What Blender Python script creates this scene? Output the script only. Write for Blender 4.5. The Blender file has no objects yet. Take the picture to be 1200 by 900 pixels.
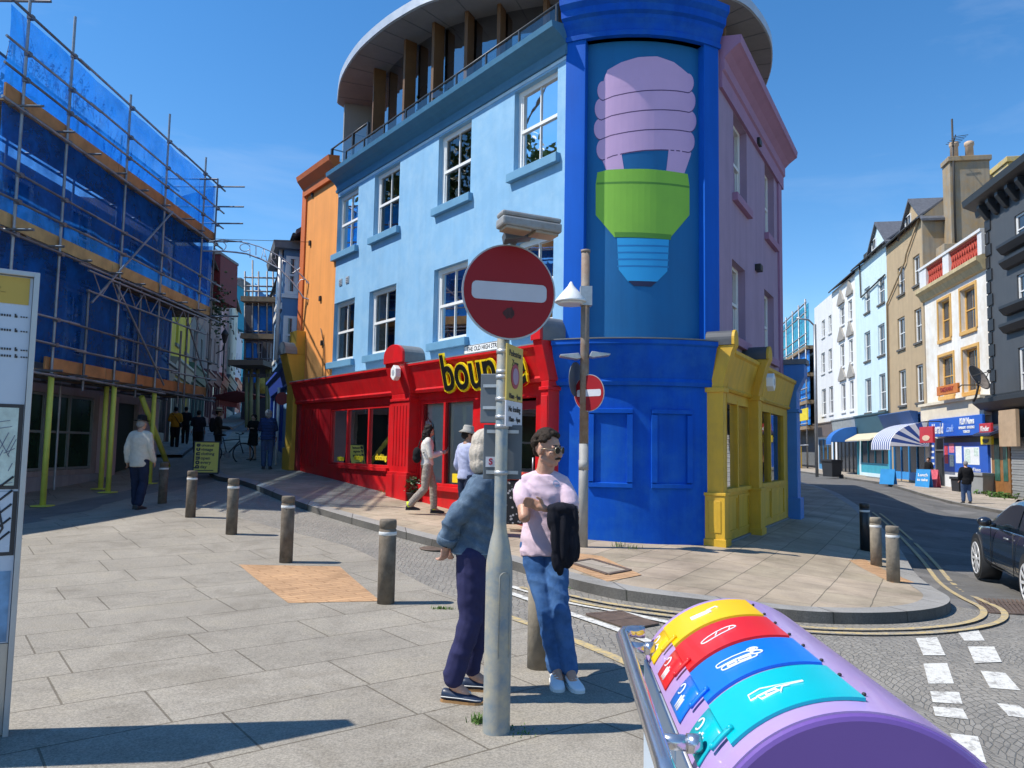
import bpy, bmesh, math, random
from mathutils import Vector, Matrix, noise
random.seed(7)
PI = math.pi
scene = bpy.context.scene
COL = scene.collection
R = math.radians
V = Vector

# ------------------------------------------------------------------ camera geometry (used to turn measurements into metres)
FPX, CXP, CYP, CAMH = 900.0, 600.0, 450.0, 1.6
PITCH, ROLL = math.atan(75 / 900), R(1.0)
_f = V((0, math.cos(PITCH), math.sin(PITCH)))
_u0 = V((0, -math.sin(PITCH), math.cos(PITCH)))
_r0 = V((1, 0, 0))
CR = _r0 * math.cos(ROLL) + _u0 * math.sin(ROLL)
CU = -_r0 * math.sin(ROLL) + _u0 * math.cos(ROLL)


def ray(px, py):
    return _f + CR * ((px - CXP) / FPX) + CU * ((CYP - py) / FPX)


def at(px, py, Y):
    d = ray(px, py)
    t = Y / d.y
    return V((d.x * t, Y, CAMH + d.z * t))


def ss(a, b, x):
    t = min(1, max(0, (x - a) / (b - a)))
    return t * t * (3 - 2 * t)


def G(x, y):
    """height of the ground: the old street climbs to the left, the wide road falls away to the right"""
    s = -.585 * x + .811 * y
    q = s - 9.5
    q = .5 * (q + math.sqrt(q * q + 1.5))
    w = 1 - ss(.0, .3, x / max(y, 1.0))
    n = .873 * x - .487 * y
    return .064 * q * w - .36 * ss(-5.5, -10, x) * (1 - ss(20, 27, y)) * ss(8, 15, y) - .40 * ss(-3.2, .8, n) * ss(6, 13, y) - .03 * ss(1, 4, x)


def gp(px, py, off=0.0):
    """ground point seen at a place in the photograph"""
    d = ray(px, py)
    t = .5
    while t < 250:
        if CAMH + d.z * t < G(d.x * t, d.y * t) + off:
            break
        t += .01 if t < 40 else .05
    return V((d.x * t, d.y * t, G(d.x * t, d.y * t) + off))


# ------------------------------------------------------------------ materials
MATS = {}


def nodes_of(name):
    m = bpy.data.materials.new(name)
    m.use_nodes = True
    nt = m.node_tree
    return m, nt, nt.nodes['Principled BSDF'], nt.nodes, nt.links


def nnoise(nt, vec, scale, detail=4, rough=.6, dist=0):
    n = nt.nodes.new('ShaderNodeTexNoise')
    n.inputs['Scale'].default_value = scale
    n.inputs['Detail'].default_value = detail
    n.inputs['Roughness'].default_value = rough
    n.inputs['Distortion'].default_value = dist
    if vec is not None:
        nt.links.new(vec, n.inputs['Vector'])
    return n


def ramp(nt, fac, stops):
    r = nt.nodes.new('ShaderNodeValToRGB')
    el = r.color_ramp.elements
    while len(el) < len(stops):
        el.new(.5)
    for e, (p, c) in zip(el, stops):
        e.position = p
        e.color = (*c, 1) if len(c) == 3 else c
    nt.links.new(fac, r.inputs['Fac'])
    return r


def mixc(nt, fac, a, b, mode='MIX'):
    n = nt.nodes.new('ShaderNodeMix')
    n.data_type = 'RGBA'
    n.blend_type = mode
    for i, s in ((0, fac), (6, a), (7, b)):
        if isinstance(s, (int, float)):
            n.inputs[i].default_value = s
        elif isinstance(s, tuple):
            n.inputs[i].default_value = (*s, 1) if len(s) == 3 else s
        else:
            nt.links.new(s, n.inputs[i])
    return n.outputs[2]


def mathn(nt, op, a, b=0.0, c=None):
    n = nt.nodes.new('ShaderNodeMath')
    n.operation = op
    for i, s in enumerate((a, b) if c is None else (a, b, c)):
        if isinstance(s, (int, float)):
            n.inputs[i].default_value = s
        else:
            nt.links.new(s, n.inputs[i])
    return n.outputs[0]


def bumpn(nt, bsdf, height, strength=.3, dist=.01):
    b = nt.nodes.new('ShaderNodeBump')
    b.inputs['Strength'].default_value = strength
    b.inputs['Distance'].default_value = dist
    nt.links.new(height, b.inputs['Height'])
    nt.links.new(b.outputs[0], bsdf.inputs['Normal'])
    return b


def clampc(c):
    return tuple(min(1, max(0, x)) for x in c)


def mat(name, col, rough=.6, var=.12, scale=2.5, bump=0.0, bscale=60, metal=0.0, spec=.5, streak=0.0, fine=.0, coat=0.0, stain=None, stainamt=.0, stainscale=1.5):
    """painted / plain surface: broad patches, optional rain streaks, grain and bump, all in world space"""
    if name in MATS:
        return MATS[name]
    m, nt, b, N, L = nodes_of(name)
    geo = N.new('ShaderNodeNewGeometry')
    pos = geo.outputs['Position']
    n1 = nnoise(nt, pos, scale, 5)
    r1 = ramp(nt, n1.outputs['Fac'], [(.3, clampc([c * (1 - var) for c in col])), (.7, clampc([c * (1 + var) for c in col]))])
    c = r1.outputs[0]
    if streak:
        mp = N.new('ShaderNodeMapping')
        mp.inputs['Scale'].default_value = (1, 1, .06)
        L.new(pos, mp.inputs[0])
        n2 = nnoise(nt, mp.outputs[0], 5, 5, .65)
        r2 = ramp(nt, n2.outputs['Fac'], [(.42, (1, 1, 1)), (.72, (1 - streak, 1 - streak, 1 - streak * .9))])
        c = mixc(nt, 1.0, c, r2.outputs[0], 'MULTIPLY')
    if stain:
        n4 = nnoise(nt, pos, stainscale, 6, .7)
        r4 = ramp(nt, n4.outputs['Fac'], [(.55 - stainamt * .2, (0, 0, 0)), (.68, (stainamt,) * 3)])
        c = mixc(nt, r4.outputs[0], c, stain)
    if fine:
        n3 = nnoise(nt, pos, 220, 2)
        r3 = ramp(nt, n3.outputs['Fac'], [(.3, (1 - fine,) * 3), (.7, (1,) * 3)])
        c = mixc(nt, 1.0, c, r3.outputs[0], 'MULTIPLY')
    L.new(c, b.inputs['Base Color'])
    b.inputs['Roughness'].default_value = rough
    b.inputs['Metallic'].default_value = metal
    b.inputs['Specular IOR Level'].default_value = spec
    b.inputs['Coat Weight'].default_value = coat
    if coat:
        b.inputs['Coat Roughness'].default_value = .05
    rr = N.new('ShaderNodeMapRange')
    rr.inputs[3].default_value = max(.03, rough - .08)
    rr.inputs[4].default_value = min(1, rough + .1)
    L.new(n1.outputs['Fac'], rr.inputs[0])
    L.new(rr.outputs[0], b.inputs['Roughness'])
    if bump:
        nb = nnoise(nt, pos, bscale, 4, .65)
        bumpn(nt, b, nb.outputs['Fac'], bump, .012)
    MATS[name] = m
    return m


def glassmat(name, tint=(.75, .8, .8), refl=.12):
    """a window pane one can look through, with a clear reflection"""
    if name in MATS:
        return MATS[name]
    m, nt, b, N, L = nodes_of(name)
    N.remove(b)
    out = N['Material Output']
    tr = N.new('ShaderNodeBsdfTransparent')
    tr.inputs[0].default_value = (*tint, 1)
    gl = N.new('ShaderNodeBsdfGlossy')
    gl.inputs['Roughness'].default_value = .015
    gl.inputs[0].default_value = (.95, .95, .95, 1)
    lw = N.new('ShaderNodeFresnel')
    lw.inputs[0].default_value = 1.5
    f = mathn(nt, 'ADD', lw.outputs[0], refl)
    geo = N.new('ShaderNodeNewGeometry')
    nb = nnoise(nt, geo.outputs['Position'], 1.6, 2)
    bp = N.new('ShaderNodeBump')
    bp.inputs['Strength'].default_value = .05
    bp.inputs['Distance'].default_value = .02
    L.new(nb.outputs['Fac'], bp.inputs['Height'])
    L.new(bp.outputs[0], gl.inputs['Normal'])
    mx = N.new('ShaderNodeMixShader')
    L.new(f, mx.inputs[0])
    L.new(tr.outputs[0], mx.inputs[1])
    L.new(gl.outputs[0], mx.inputs[2])
    L.new(mx.outputs[0], out.inputs[0])
    MATS[name] = m
    return m


def netmat(name, col, dens=.55):
    """debris netting: woven, half see-through, lets coloured light pass"""
    m, nt, b, N, L = nodes_of(name)
    N.remove(b)
    out = N['Material Output']
    geo = N.new('ShaderNodeNewGeometry')
    pos = geo.outputs['Position']
    tr = N.new('ShaderNodeBsdfTransparent')
    tr.inputs[0].default_value = (.55, .75, 1, 1)
    df = N.new('ShaderNodeBsdfDiffuse')
    tl = N.new('ShaderNodeBsdfTranslucent')
    n1 = nnoise(nt, pos, 1.3, 5, .65, .6)
    r1 = ramp(nt, n1.outputs['Fac'], [(.3, tuple(c * .7 for c in col)), (.7, clampc([c * 1.25 for c in col]))])
    L.new(r1.outputs[0], df.inputs[0])
    L.new(r1.outputs[0], tl.inputs[0])
    a = N.new('ShaderNodeMixShader')
    a.inputs[0].default_value = .45
    L.new(df.outputs[0], a.inputs[1])
    L.new(tl.outputs[0], a.inputs[2])
    mx = N.new('ShaderNodeMixShader')
    n2 = nnoise(nt, pos, 2.2, 4, .6)
    f = N.new('ShaderNodeMapRange')
    f.inputs[1].default_value = .3
    f.inputs[2].default_value = .7
    f.inputs[3].default_value = dens - .2
    f.inputs[4].default_value = min(1, dens + .25)
    L.new(n2.outputs['Fac'], f.inputs[0])
    L.new(f.outputs[0], mx.inputs[0])
    L.new(tr.outputs[0], mx.inputs[1])
    L.new(a.outputs[0], mx.inputs[2])
    L.new(mx.outputs[0], out.inputs[0])
    MATS[name] = m
    return m


# ------------------------------------------------------------------ mesh builder
class MB:
    def __init__(s, M=None):
        s.v, s.f, s.mi, s.sm = [], [], [], []
        s.M = M

    def add(s, vs, fs, mi=0, sm=False):
        o = len(s.v)
        s.v += [tuple(s.M @ V(p)) for p in vs] if s.M else [tuple(p) for p in vs]
        for f in fs:
            s.f.append([i + o for i in f])
            s.mi.append(mi)
            s.sm.append(sm)
        return s

    def box(s, x0, x1, y0, y1, z0, z1, mi=0):
        vs = [(x, y, z) for x in (x0, x1) for y in (y0, y1) for z in (z0, z1)]
        return s.add(vs, [(0, 1, 3, 2), (4, 6, 7, 5), (0, 4, 5, 1), (2, 3, 7, 6), (0, 2, 6, 4), (1, 5, 7, 3)], mi)

    def obox(s, c, size, rot=None, mi=0):
        """box by centre, size and a rotation matrix"""
        hx, hy, hz = [q / 2 for q in size]
        vs = [V((x, y, z)) for x in (-hx, hx) for y in (-hy, hy) for z in (-hz, hz)]
        if rot is not None:
            vs = [rot @ p for p in vs]
        return s.add([p + V(c) for p in vs], [(0, 1, 3, 2), (4, 6, 7, 5), (0, 4, 5, 1), (2, 3, 7, 6), (0, 2, 6, 4), (1, 5, 7, 3)], mi)

    def beam(s, p0, p1, w, h, mi=0):
        p0, p1 = V(p0), V(p1)
        d = p1 - p0
        q = d.to_track_quat('X', 'Z').to_matrix()
        return s.obox((p0 + p1) / 2, (d.length, w, h), q, mi)

    def tube(s, pts, r, n=10, mi=0, closed=False, cap=True, sm=True, flat=1.0):
        pts = [V(p) for p in pts]
        rs = r if isinstance(r, (list, tuple)) else [r] * len(pts)
        k = len(pts)
        tang = []
        for i in range(k):
            if closed:
                t = pts[(i + 1) % k] - pts[i - 1]
            else:
                t = pts[min(i + 1, k - 1)] - pts[max(i - 1, 0)]
            tang.append(t.normalized() if t.length > 1e-9 else V((0, 0, 1)))
        ref = V((0, 0, 1)) if abs(tang[0].z) < .9 else V((1, 0, 0))
        a = tang[0].cross(ref).normalized()
        vs = []
        for i in range(k):
            t = tang[i]
            a = (a - t * a.dot(t))
            a = a.normalized() if a.length > 1e-6 else t.orthogonal().normalized()
            b = t.cross(a)
            for j in range(n):
                an = 2 * PI * j / n
                vs.append(pts[i] + (a * math.cos(an) + b * math.sin(an) * flat) * rs[i])
        fs = []
        for i in range(k if closed else k - 1):
            for j in range(n):
                i2 = (i + 1) % k
                fs.append((i * n + j, i * n + (j + 1) % n, i2 * n + (j + 1) % n, i2 * n + j))
        s.add(vs, fs, mi, sm)
        if cap and not closed:
            s.add(vs[:n], [tuple(range(n))[::-1]], mi)
            s.add(vs[-n:], [tuple(range(n))], mi)
        return s

    def cyl(s, p0, p1, r, r2=None, n=16, mi=0):
        return s.tube([p0, p1], [r, r if r2 is None else r2], n, mi)

    def lathe(s, prof, c=(0, 0, 0), n=24, mi=0, sm=True):
        vs = [(c[0] + r * math.cos(2 * PI * j / n), c[1] + r * math.sin(2 * PI * j / n), c[2] + z) for r, z in prof for j in range(n)]
        fs = [(i * n + j, i * n + (j + 1) % n, (i + 1) * n + (j + 1) % n, (i + 1) * n + j) for i in range(len(prof) - 1) for j in range(n)]
        s.add(vs, fs, mi, sm)
        s.add(vs[:n], [tuple(range(n))[::-1]], mi)
        s.add(vs[-n:], [tuple(range(n))], mi)
        return s

    def prism(s, out, a, b, axis='y', mi=0, sm=False):
        """2-D outline extruded from a to b along an axis; outline is (x,z) for y, (y,z) for x, (x,y) for z"""
        def m(p, w):
            return {'y': (p[0], w, p[1]), 'x': (w, p[0], p[1]), 'z': (p[0], p[1], w)}[axis]
        n = len(out)
        vs = [m(p, a) for p in out] + [m(p, b) for p in out]
        s.add(vs, [tuple(range(n)), tuple(range(n, 2 * n))[::-1]], mi)
        s.add(vs, [(i, i + n, (i + 1) % n + n, (i + 1) % n) for i in range(n)], mi, sm)
        return s

    def loft(s, rings, mi=0, sm=True, cap=True, closed=True):
        n = len(rings[0])
        vs = [p for r in rings for p in r]
        m = n if closed else n - 1
        fs = [(i * n + j, i * n + (j + 1) % n, (i + 1) * n + (j + 1) % n, (i + 1) * n + j) for i in range(len(rings) - 1) for j in range(m)]
        s.add(vs, fs, mi, sm)
        if cap and closed:
            s.add(rings[0], [tuple(range(n))[::-1]], mi)
            s.add(rings[-1], [tuple(range(n))], mi)
        return s

    def ell(s, c, rad, rot=None, n=14, m=9, mi=0):
        vs, fs = [], []
        for i in range(m + 1):
            th = PI * i / m
            for j in range(n):
                ph = 2 * PI * j / n
                p = V((rad[0] * math.sin(th) * math.cos(ph), rad[1] * math.sin(th) * math.sin(ph), rad[2] * math.cos(th)))
                if rot is not None:
                    p = rot @ p
                vs.append(p + V(c))
        for i in range(m):
            for j in range(n):
                fs.append((i * n + j, (i + 1) * n + j, (i + 1) * n + (j + 1) % n, i * n + (j + 1) % n))
        return s.add(vs, fs, mi, True)

    def build(s, name, mats, parent=None, bevel=0.0, fix=True, seg=2):
        me = bpy.data.meshes.new(name)
        me.from_pydata(s.v, [], s.f)
        for m in (mats if isinstance(mats, (list, tuple)) else [mats]):
            me.materials.append(m)
        me.polygons.foreach_set('material_index', s.mi)
        me.polygons.foreach_set('use_smooth', s.sm)
        if fix:
            bm = bmesh.new()
            bm.from_mesh(me)
            bmesh.ops.remove_doubles(bm, verts=bm.verts, dist=1e-5)
            bmesh.ops.recalc_face_normals(bm, faces=bm.faces)
            bm.to_mesh(me)
            bm.free()
        me.update()
        o = bpy.data.objects.new(name, me)
        COL.objects.link(o)
        if parent:
            o.parent = parent
        if bevel:
            b = o.modifiers.new('bevel', 'BEVEL')
            b.width = bevel
            b.segments = seg
            b.limit_method = 'ANGLE'
            b.angle_limit = R(40)
            b.harden_normals = False
        return o


def tag(o, label=None, cat=None, group=None, kind=None):
    for k, v in (('label', label), ('category', cat), ('group', group), ('kind', kind)):
        if v:
            o[k] = v
    return o


def thing(name, label, cat, loc=(0, 0, 0), rz=0.0, group=None, M=None):
    o = bpy.data.objects.new(name, None)
    o.empty_display_size = .2
    COL.objects.link(o)
    if M is not None:
        o.matrix_world = M
    else:
        o.location = loc
        o.rotation_euler = (0, 0, rz)
    return tag(o, label, cat, group)


def struct(o):
    o['kind'] = 'structure'
    return o


def copy_tree(o, parent=None):
    c = o.copy()
    COL.objects.link(c)
    if parent:
        c.parent = parent
    for ch in [x for x in o.children]:
        copy_tree(ch, c)
    return c


def text(name, body, m, parent, loc, size, ex=.004, off=0.0, align='CENTER', rz=0.0, ry=0.0, squeeze=1.0, M=None):
    cu = bpy.data.curves.new(name, 'FONT')
    cu.body = body
    cu.size = size
    cu.extrude = ex
    cu.offset = off
    cu.align_x = align
    cu.align_y = 'CENTER'
    cu.resolution_u = 4
    t = bpy.data.objects.new(name, cu)
    COL.objects.link(t)
    dg = bpy.context.evaluated_depsgraph_get()
    me = bpy.data.meshes.new_from_object(t.evaluated_get(dg))
    bpy.data.objects.remove(t)
    T = M if M is not None else Matrix.Translation(loc) @ Matrix.Rotation(rz, 4, 'Z') @ Matrix.Rotation(PI / 2, 4, 'X') @ Matrix.Rotation(ry, 4, 'Z')
    me.transform(T @ Matrix.Diagonal((squeeze, 1, 1, 1)))
    me.materials.clear()
    me.materials.append(m)
    o = bpy.data.objects.new(name, me)
    COL.objects.link(o)
    if parent:
        o.parent = parent
    return o


def frame(A, B, z=0.0):
    """origin at A, X along the front towards B, Y into the building, Z up"""
    d = V((B[0] - A[0], B[1] - A[1], 0))
    w = d.length
    x = d / w
    y = V((-x.y, x.x, 0))
    M = Matrix(((x.x, y.x, 0, A[0]), (x.y, y.y, 0, A[1]), (0, 0, 1, z), (0, 0, 0, 1)))
    return M, w


def onface(M, px, py, y=0.0):
    """(u, z) on the facade of frame M seen at a place in the photograph"""
    Mi = M.inverted()
    o = Mi @ V((0, 0, CAMH))
    d = Mi.to_3x3() @ ray(px, py)
    t = (y - o.y) / d.y
    p = o + d * t
    return p.x, p.z


def pxrect(M, x0, x1, yt, yb, y=0.0):
    xc, yc = (x0 + x1) / 2, (yt + yb) / 2
    return (onface(M, x0, yc, y)[0], onface(M, x1, yc, y)[0], onface(M, xc, yb, y)[1], onface(M, xc, yt, y)[1])


def wall(mb, u0, u1, z0, z1, holes, depth=.2, y=0.0, mi=0, rmi=None):
    """a front face with real openings and their reveals"""
    us = sorted(set([u0, u1] + [min(u1, max(u0, h[i])) for h in holes for i in (0, 1)]))
    zs = sorted(set([z0, z1] + [min(z1, max(z0, h[i])) for h in holes for i in (2, 3)]))
    for i in range(len(us) - 1):
        for j in range(len(zs) - 1):
            cu, cz = (us[i] + us[i + 1]) / 2, (zs[j] + zs[j + 1]) / 2
            if any(h[0] < cu < h[1] and h[2] < cz < h[3] for h in holes):
                continue
            mb.add([(us[i], y, zs[j]), (us[i + 1], y, zs[j]), (us[i + 1], y, zs[j + 1]), (us[i], y, zs[j + 1])], [(0, 1, 2, 3)], mi)
    for a, b, c, d in [h[:4] for h in holes]:
        r = mi if rmi is None else rmi
        for q in (((a, c), (a, d)), ((b, d), (b, c)), ((a, d), (b, d)), ((b, c), (a, c))):
            (p, z), (p2, z2) = q
            mb.add([(p, y, z), (p2, y, z2), (p2, y + depth, z2), (p, y + depth, z)], [(0, 1, 2, 3)], r)
    return mb


def sash(parent, h, y, fm, gm, sillm=None, sillp=.1, bars=1, name='window', fw=.07, silz=.13, sash_mid=True, over=.08):
    """a sash window set in an opening: frame (part) > pane, sill"""
    a, b, c, d = h[:4]
    m = MB()
    m.box(a, a + fw, y, y + .07, c, d).box(b - fw, b, y, y + .07, c, d)
    m.box(a + fw, b - fw, y, y + .07, d - fw, d).box(a + fw, b - fw, y, y + .07, c, c + fw)
    mid = (c + d) / 2
    if sash_mid:
        m.box(a + fw, b - fw, y + .004, y + .075, mid - .03, mid + .03)
        st = .035
        for (lo, hi, yy) in ((mid + .03, d - fw, y + .012), (c + fw, mid - .03, y + .03)):
            m.box(a + fw, a + fw + st, yy, yy + .035, lo, hi).box(b - fw - st, b - fw, yy, yy + .035, lo, hi)
    for k in range(bars):
        u = a + (b - a) * (k + 1) / (bars + 1)
        m.box(u - .013, u + .013, y + .02, y + .055, c + fw, mid - .03 if sash_mid else d - fw)
        if sash_mid:
            m.box(u - .013, u + .013, y + .02, y + .055, mid + .03, d - fw)
    o = m.build(name, fm, parent)
    g = MB().add([(a + .02, y + .045, c + .02), (b - .02, y + .045, c + .02), (b - .02, y + .045, d - .02), (a + .02, y + .045, d - .02)], [(0, 1, 2, 3)])
    g.build('pane', gm, o)
    if sillm:
        MB().box(a - over, b + over, -sillp, .03, c - silz, c - .002).build('sill', sillm, o, bevel=.008)
    return o
# ------------------------------------------------------------------ ground
def groundmat(name, base, rot, bw, rh, mortar, mcol, var, speck=.25, off=.4, patch=.12, bump=.3, warm=None, rough=.85, squash=1.0, msize=1.0, dist=0.0):
    m, nt, b, N, L = nodes_of(name)
    geo = N.new('ShaderNodeNewGeometry')
    mp = N.new('ShaderNodeMapping')
    mp.inputs['Rotation'].default_value = (0, 0, -rot)
    L.new(geo.outputs['Position'], mp.inputs[0])
    vec = mp.outputs[0]
    if dist:
        nz = nnoise(nt, geo.outputs['Position'], 2.2, 3)
        sc = N.new('ShaderNodeVectorMath')
        sc.operation = 'SCALE'
        sc.inputs['Scale'].default_value = dist
        L.new(nz.outputs['Color'], sc.inputs[0])
        ad = N.new('ShaderNodeVectorMath')
        L.new(vec, ad.inputs[0])
        L.new(sc.outputs[0], ad.inputs[1])
        vec = ad.outputs[0]
    br = N.new('ShaderNodeTexBrick')
    br.offset = off
    br.offset_frequency = 2
    br.squash = squash
    br.squash_frequency = 3
    L.new(vec, br.inputs['Vector'])
    br.inputs['Color1'].default_value = (*[c * (1 - var) for c in base], 1)
    c2 = warm or base
    br.inputs['Color2'].default_value = (*[min(1, c * (1 + var)) for c in c2], 1)
    br.inputs['Mortar'].default_value = (*mcol, 1)
    br.inputs['Scale'].default_value = 1
    br.inputs['Mortar Size'].default_value = mortar
    br.inputs['Mortar Smooth'].default_value = .3
    br.inputs['Brick Width'].default_value = bw
    br.inputs['Row Height'].default_value = rh
    n1 = nnoise(nt, geo.outputs['Position'], .7, 6, .65)
    r1 = ramp(nt, n1.outputs['Fac'], [(.3, (1 - patch * 1.6,) * 3), (.6, (1, 1, 1)), (.8, (1 + patch,) * 3)])
    c = mixc(nt, 1.0, br.outputs['Color'], r1.outputs[0], 'MULTIPLY')
    n2 = nnoise(nt, geo.outputs['Position'], 75, 4, .8)
    r2 = ramp(nt, n2.outputs['Fac'], [(.35, (1 - speck,) * 3), (.65, (1 + speck * .5,) * 3)])
    c = mixc(nt, 1.0, c, r2.outputs[0], 'MULTIPLY')
    n3 = nnoise(nt, geo.outputs['Position'], 9, 5, .75)   # small dark spots: gum, drips
    r3 = ramp(nt, n3.outputs['Fac'], [(.66, (1, 1, 1)), (.74, (.78, .76, .74))])
    c = mixc(nt, 1.0, c, r3.outputs[0], 'MULTIPLY')
    vg = N.new('ShaderNodeTexVoronoi')      # trodden gum and spots
    vg.inputs['Scale'].default_value = 3.1
    L.new(geo.outputs['Position'], vg.inputs['Vector'])
    r5 = ramp(nt, vg.outputs['Distance'], [(.035, (.72, .70, .67)), (.06, (1, 1, 1))])
    c = mixc(nt, 1.0, c, r5.outputs[0], 'MULTIPLY')
    n6 = nnoise(nt, geo.outputs['Position'], 1.7, 5, .7, .8)     # damp patches and tracks
    r6 = ramp(nt, n6.outputs['Fac'], [(.36, (.84, .83, .81)), (.5, (1, 1, 1)), (.68, (1.05, 1.04, 1.0))])
    c = mixc(nt, 1.0, c, r6.outputs[0], 'MULTIPLY')
    L.new(c, b.inputs['Base Color'])
    b.inputs['Roughness'].default_value = rough
    b.inputs['Specular IOR Level'].default_value = .3
    hgt = mathn(nt, 'MULTIPLY_ADD', br.outputs['Fac'], -1.0, mathn(nt, 'MULTIPLY', n2.outputs['Fac'], .35))
    bumpn(nt, b, hgt, bump, .012)
    return m


def settsmat():
    """small worn granite setts laid in fans"""
    m, nt, b, N, L = nodes_of('setts')
    geo = N.new('ShaderNodeNewGeometry')
    vo = N.new('ShaderNodeTexVoronoi')
    vo.feature = 'DISTANCE_TO_EDGE'
    vo.inputs['Scale'].default_value = 15.5
    vo.inputs['Randomness'].default_value = .5
    vc = N.new('ShaderNodeTexVoronoi')
    vc.inputs['Scale'].default_value = 15.5
    vc.inputs['Randomness'].default_value = .5
    # fan courses: distance from the centres of overlapping arcs bends the lattice
    sp = N.new('ShaderNodeSeparateXYZ')
    L.new(geo.outputs['Position'], sp.inputs[0])
    fx = mathn(nt, 'SUBTRACT', mathn(nt, 'MODULO', mathn(nt, 'ADD', sp.outputs[0], 100.0), 1.3), .65)
    bend = mathn(nt, 'MULTIPLY', mathn(nt, 'MULTIPLY', fx, fx), 1.1)
    yy = mathn(nt, 'ADD', sp.outputs[1], bend)
    cb = N.new('ShaderNodeCombineXYZ')
    L.new(sp.outputs[0], cb.inputs[0])
    L.new(yy, cb.inputs[1])
    L.new(cb.outputs[0], vo.inputs['Vector'])
    L.new(cb.outputs[0], vc.inputs['Vector'])
    e = ramp(nt, vo.outputs['Distance'], [(.01, (.0, .0, .0)), (.10, (1, 1, 1))])
    cc = ramp(nt, vc.outputs['Color'], [(.0, (.225, .208, .18)), (.5, (.265, .245, .212)), (1, (.31, .287, .25))])
    c = mixc(nt, e.outputs[0], (.185, .17, .146), cc.outputs[0])
    n1 = nnoise(nt, geo.outputs['Position'], .8, 5, .65)
    r1 = ramp(nt, n1.outputs['Fac'], [(.3, (.8, .8, .8)), (.7, (1.12, 1.1, 1.06))])
    c = mixc(nt, 1.0, c, r1.outputs[0], 'MULTIPLY')
    n2 = nnoise(nt, geo.outputs['Position'], 70, 3, .7)
    r2 = ramp(nt, n2.outputs['Fac'], [(.35, (.8, .8, .8)), (.65, (1.1, 1.1, 1.1))])
    c = mixc(nt, 1.0, c, r2.outputs[0], 'MULTIPLY')
    L.new(c, b.inputs['Base Color'])
    b.inputs['Roughness'].default_value = .75
    h = mathn(nt, 'MULTIPLY_ADD', n2.outputs['Fac'], .25, e.outputs[0])
    bumpn(nt, b, h, .55, .018)
    return m


ROT_S = R(37.5)
M_slab = groundmat('granite_paving', (.335, .30, .246), ROT_S, 1.25, .68, .008, (.175, .15, .115), .035, speck=.42, off=.37, squash=.75)
M_york = groundmat('yorkstone_paving', (.44, .365, .262), R(62), .82, .52, .007, (.17, .145, .105), .13, speck=.2, off=.37, warm=(.42, .335, .25), patch=.25, squash=.6, dist=.03)
M_york2 = groundmat('street_paving', (.37, .32, .25), ROT_S + PI / 2, .9, .5, .010, (.16, .14, .115), .10, speck=.15, off=.43, warm=(.40, .34, .28))
M_setts = settsmat()
M_asph = groundmat('asphalt', (.155, .15, .142), 0, 50, 50, .0, (.2, .2, .2), .02, speck=.35, patch=.2, bump=.35)
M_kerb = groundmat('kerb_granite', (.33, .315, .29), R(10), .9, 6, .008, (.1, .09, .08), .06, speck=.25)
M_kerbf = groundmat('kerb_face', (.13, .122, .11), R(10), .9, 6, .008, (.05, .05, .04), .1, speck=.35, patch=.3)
M_tact = groundmat('tactile_tiles', (.52, .315, .17), ROT_S, .4, .1, .008, (.36, .2, .1), .08, speck=.2, off=.5, bump=.6)
M_base = groundmat('road_far', (.20, .19, .18), 0, 50, 50, .0, (.2, .2, .2), .02, speck=.3, patch=.15)


def worn(name, col, under, amt=.42):
    m, nt, b, N, L = nodes_of(name)
    geo = N.new('ShaderNodeNewGeometry')
    n1 = nnoise(nt, geo.outputs['Position'], 14, 6, .8)
    r1 = ramp(nt, n1.outputs['Fac'], [(amt, (1, 1, 1)), (amt + .1, (0, 0, 0))])
    n2 = nnoise(nt, geo.outputs['Position'], 60, 3)
    r2 = ramp(nt, n2.outputs['Fac'], [(.3, tuple(c * .85 for c in col)), (.7, col)])
    L.new(mixc(nt, r1.outputs[0], r2.outputs[0], under), b.inputs['Base Color'])
    b.inputs['Roughness'].default_value = .8
    bumpn(nt, b, n2.outputs['Fac'], .3, .01)
    MATS[name] = m
    return m


M_yline = worn('yellow_paint', (.55, .41, .18), (.28, .25, .2), .43)
M_wline = worn('white_paint', (.66, .64, .58), (.32, .30, .27), .40)


def drape(name, poly, off, m, step=1.0, parent=None, skirt=0.0):
    """a ground polygon cut into a grid and laid on the terrain"""
    bm = bmesh.new()
    vs = [bm.verts.new((p[0], p[1], 0)) for p in poly]
    f = bm.faces.new(vs)
    bmesh.ops.triangulate(bm, faces=[f])
    for ax in (0, 1):
        lo, hi = min(p[ax] for p in poly), max(p[ax] for p in poly)
        k = math.ceil(lo / step)
        while k * step < hi:
            co = V((0, 0, 0))
            co[ax] = k * step
            no = V((0, 0, 0))
            no[ax] = 1
            bmesh.ops.bisect_plane(bm, geom=bm.verts[:] + bm.edges[:] + bm.faces[:], plane_co=co, plane_no=no)
            k += 1
    bmesh.ops.recalc_face_normals(bm, faces=bm.faces)
    for v in bm.verts:
        v.co.z = G(v.co.x, v.co.y) + off
    bm.faces.ensure_lookup_table()
    if bm.faces[0].normal.z < 0 or sum(f.normal.z for f in bm.faces) < 0:
        bmesh.ops.reverse_faces(bm, faces=bm.faces)
    me = bpy.data.meshes.new(name)
    bm.to_mesh(me)
    bm.free()
    for p in me.polygons:
        p.use_smooth = True
    me.materials.append(m)
    o = bpy.data.objects.new(name, me)
    COL.objects.link(o)
    if parent:
        o.parent = parent
    return o


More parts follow.
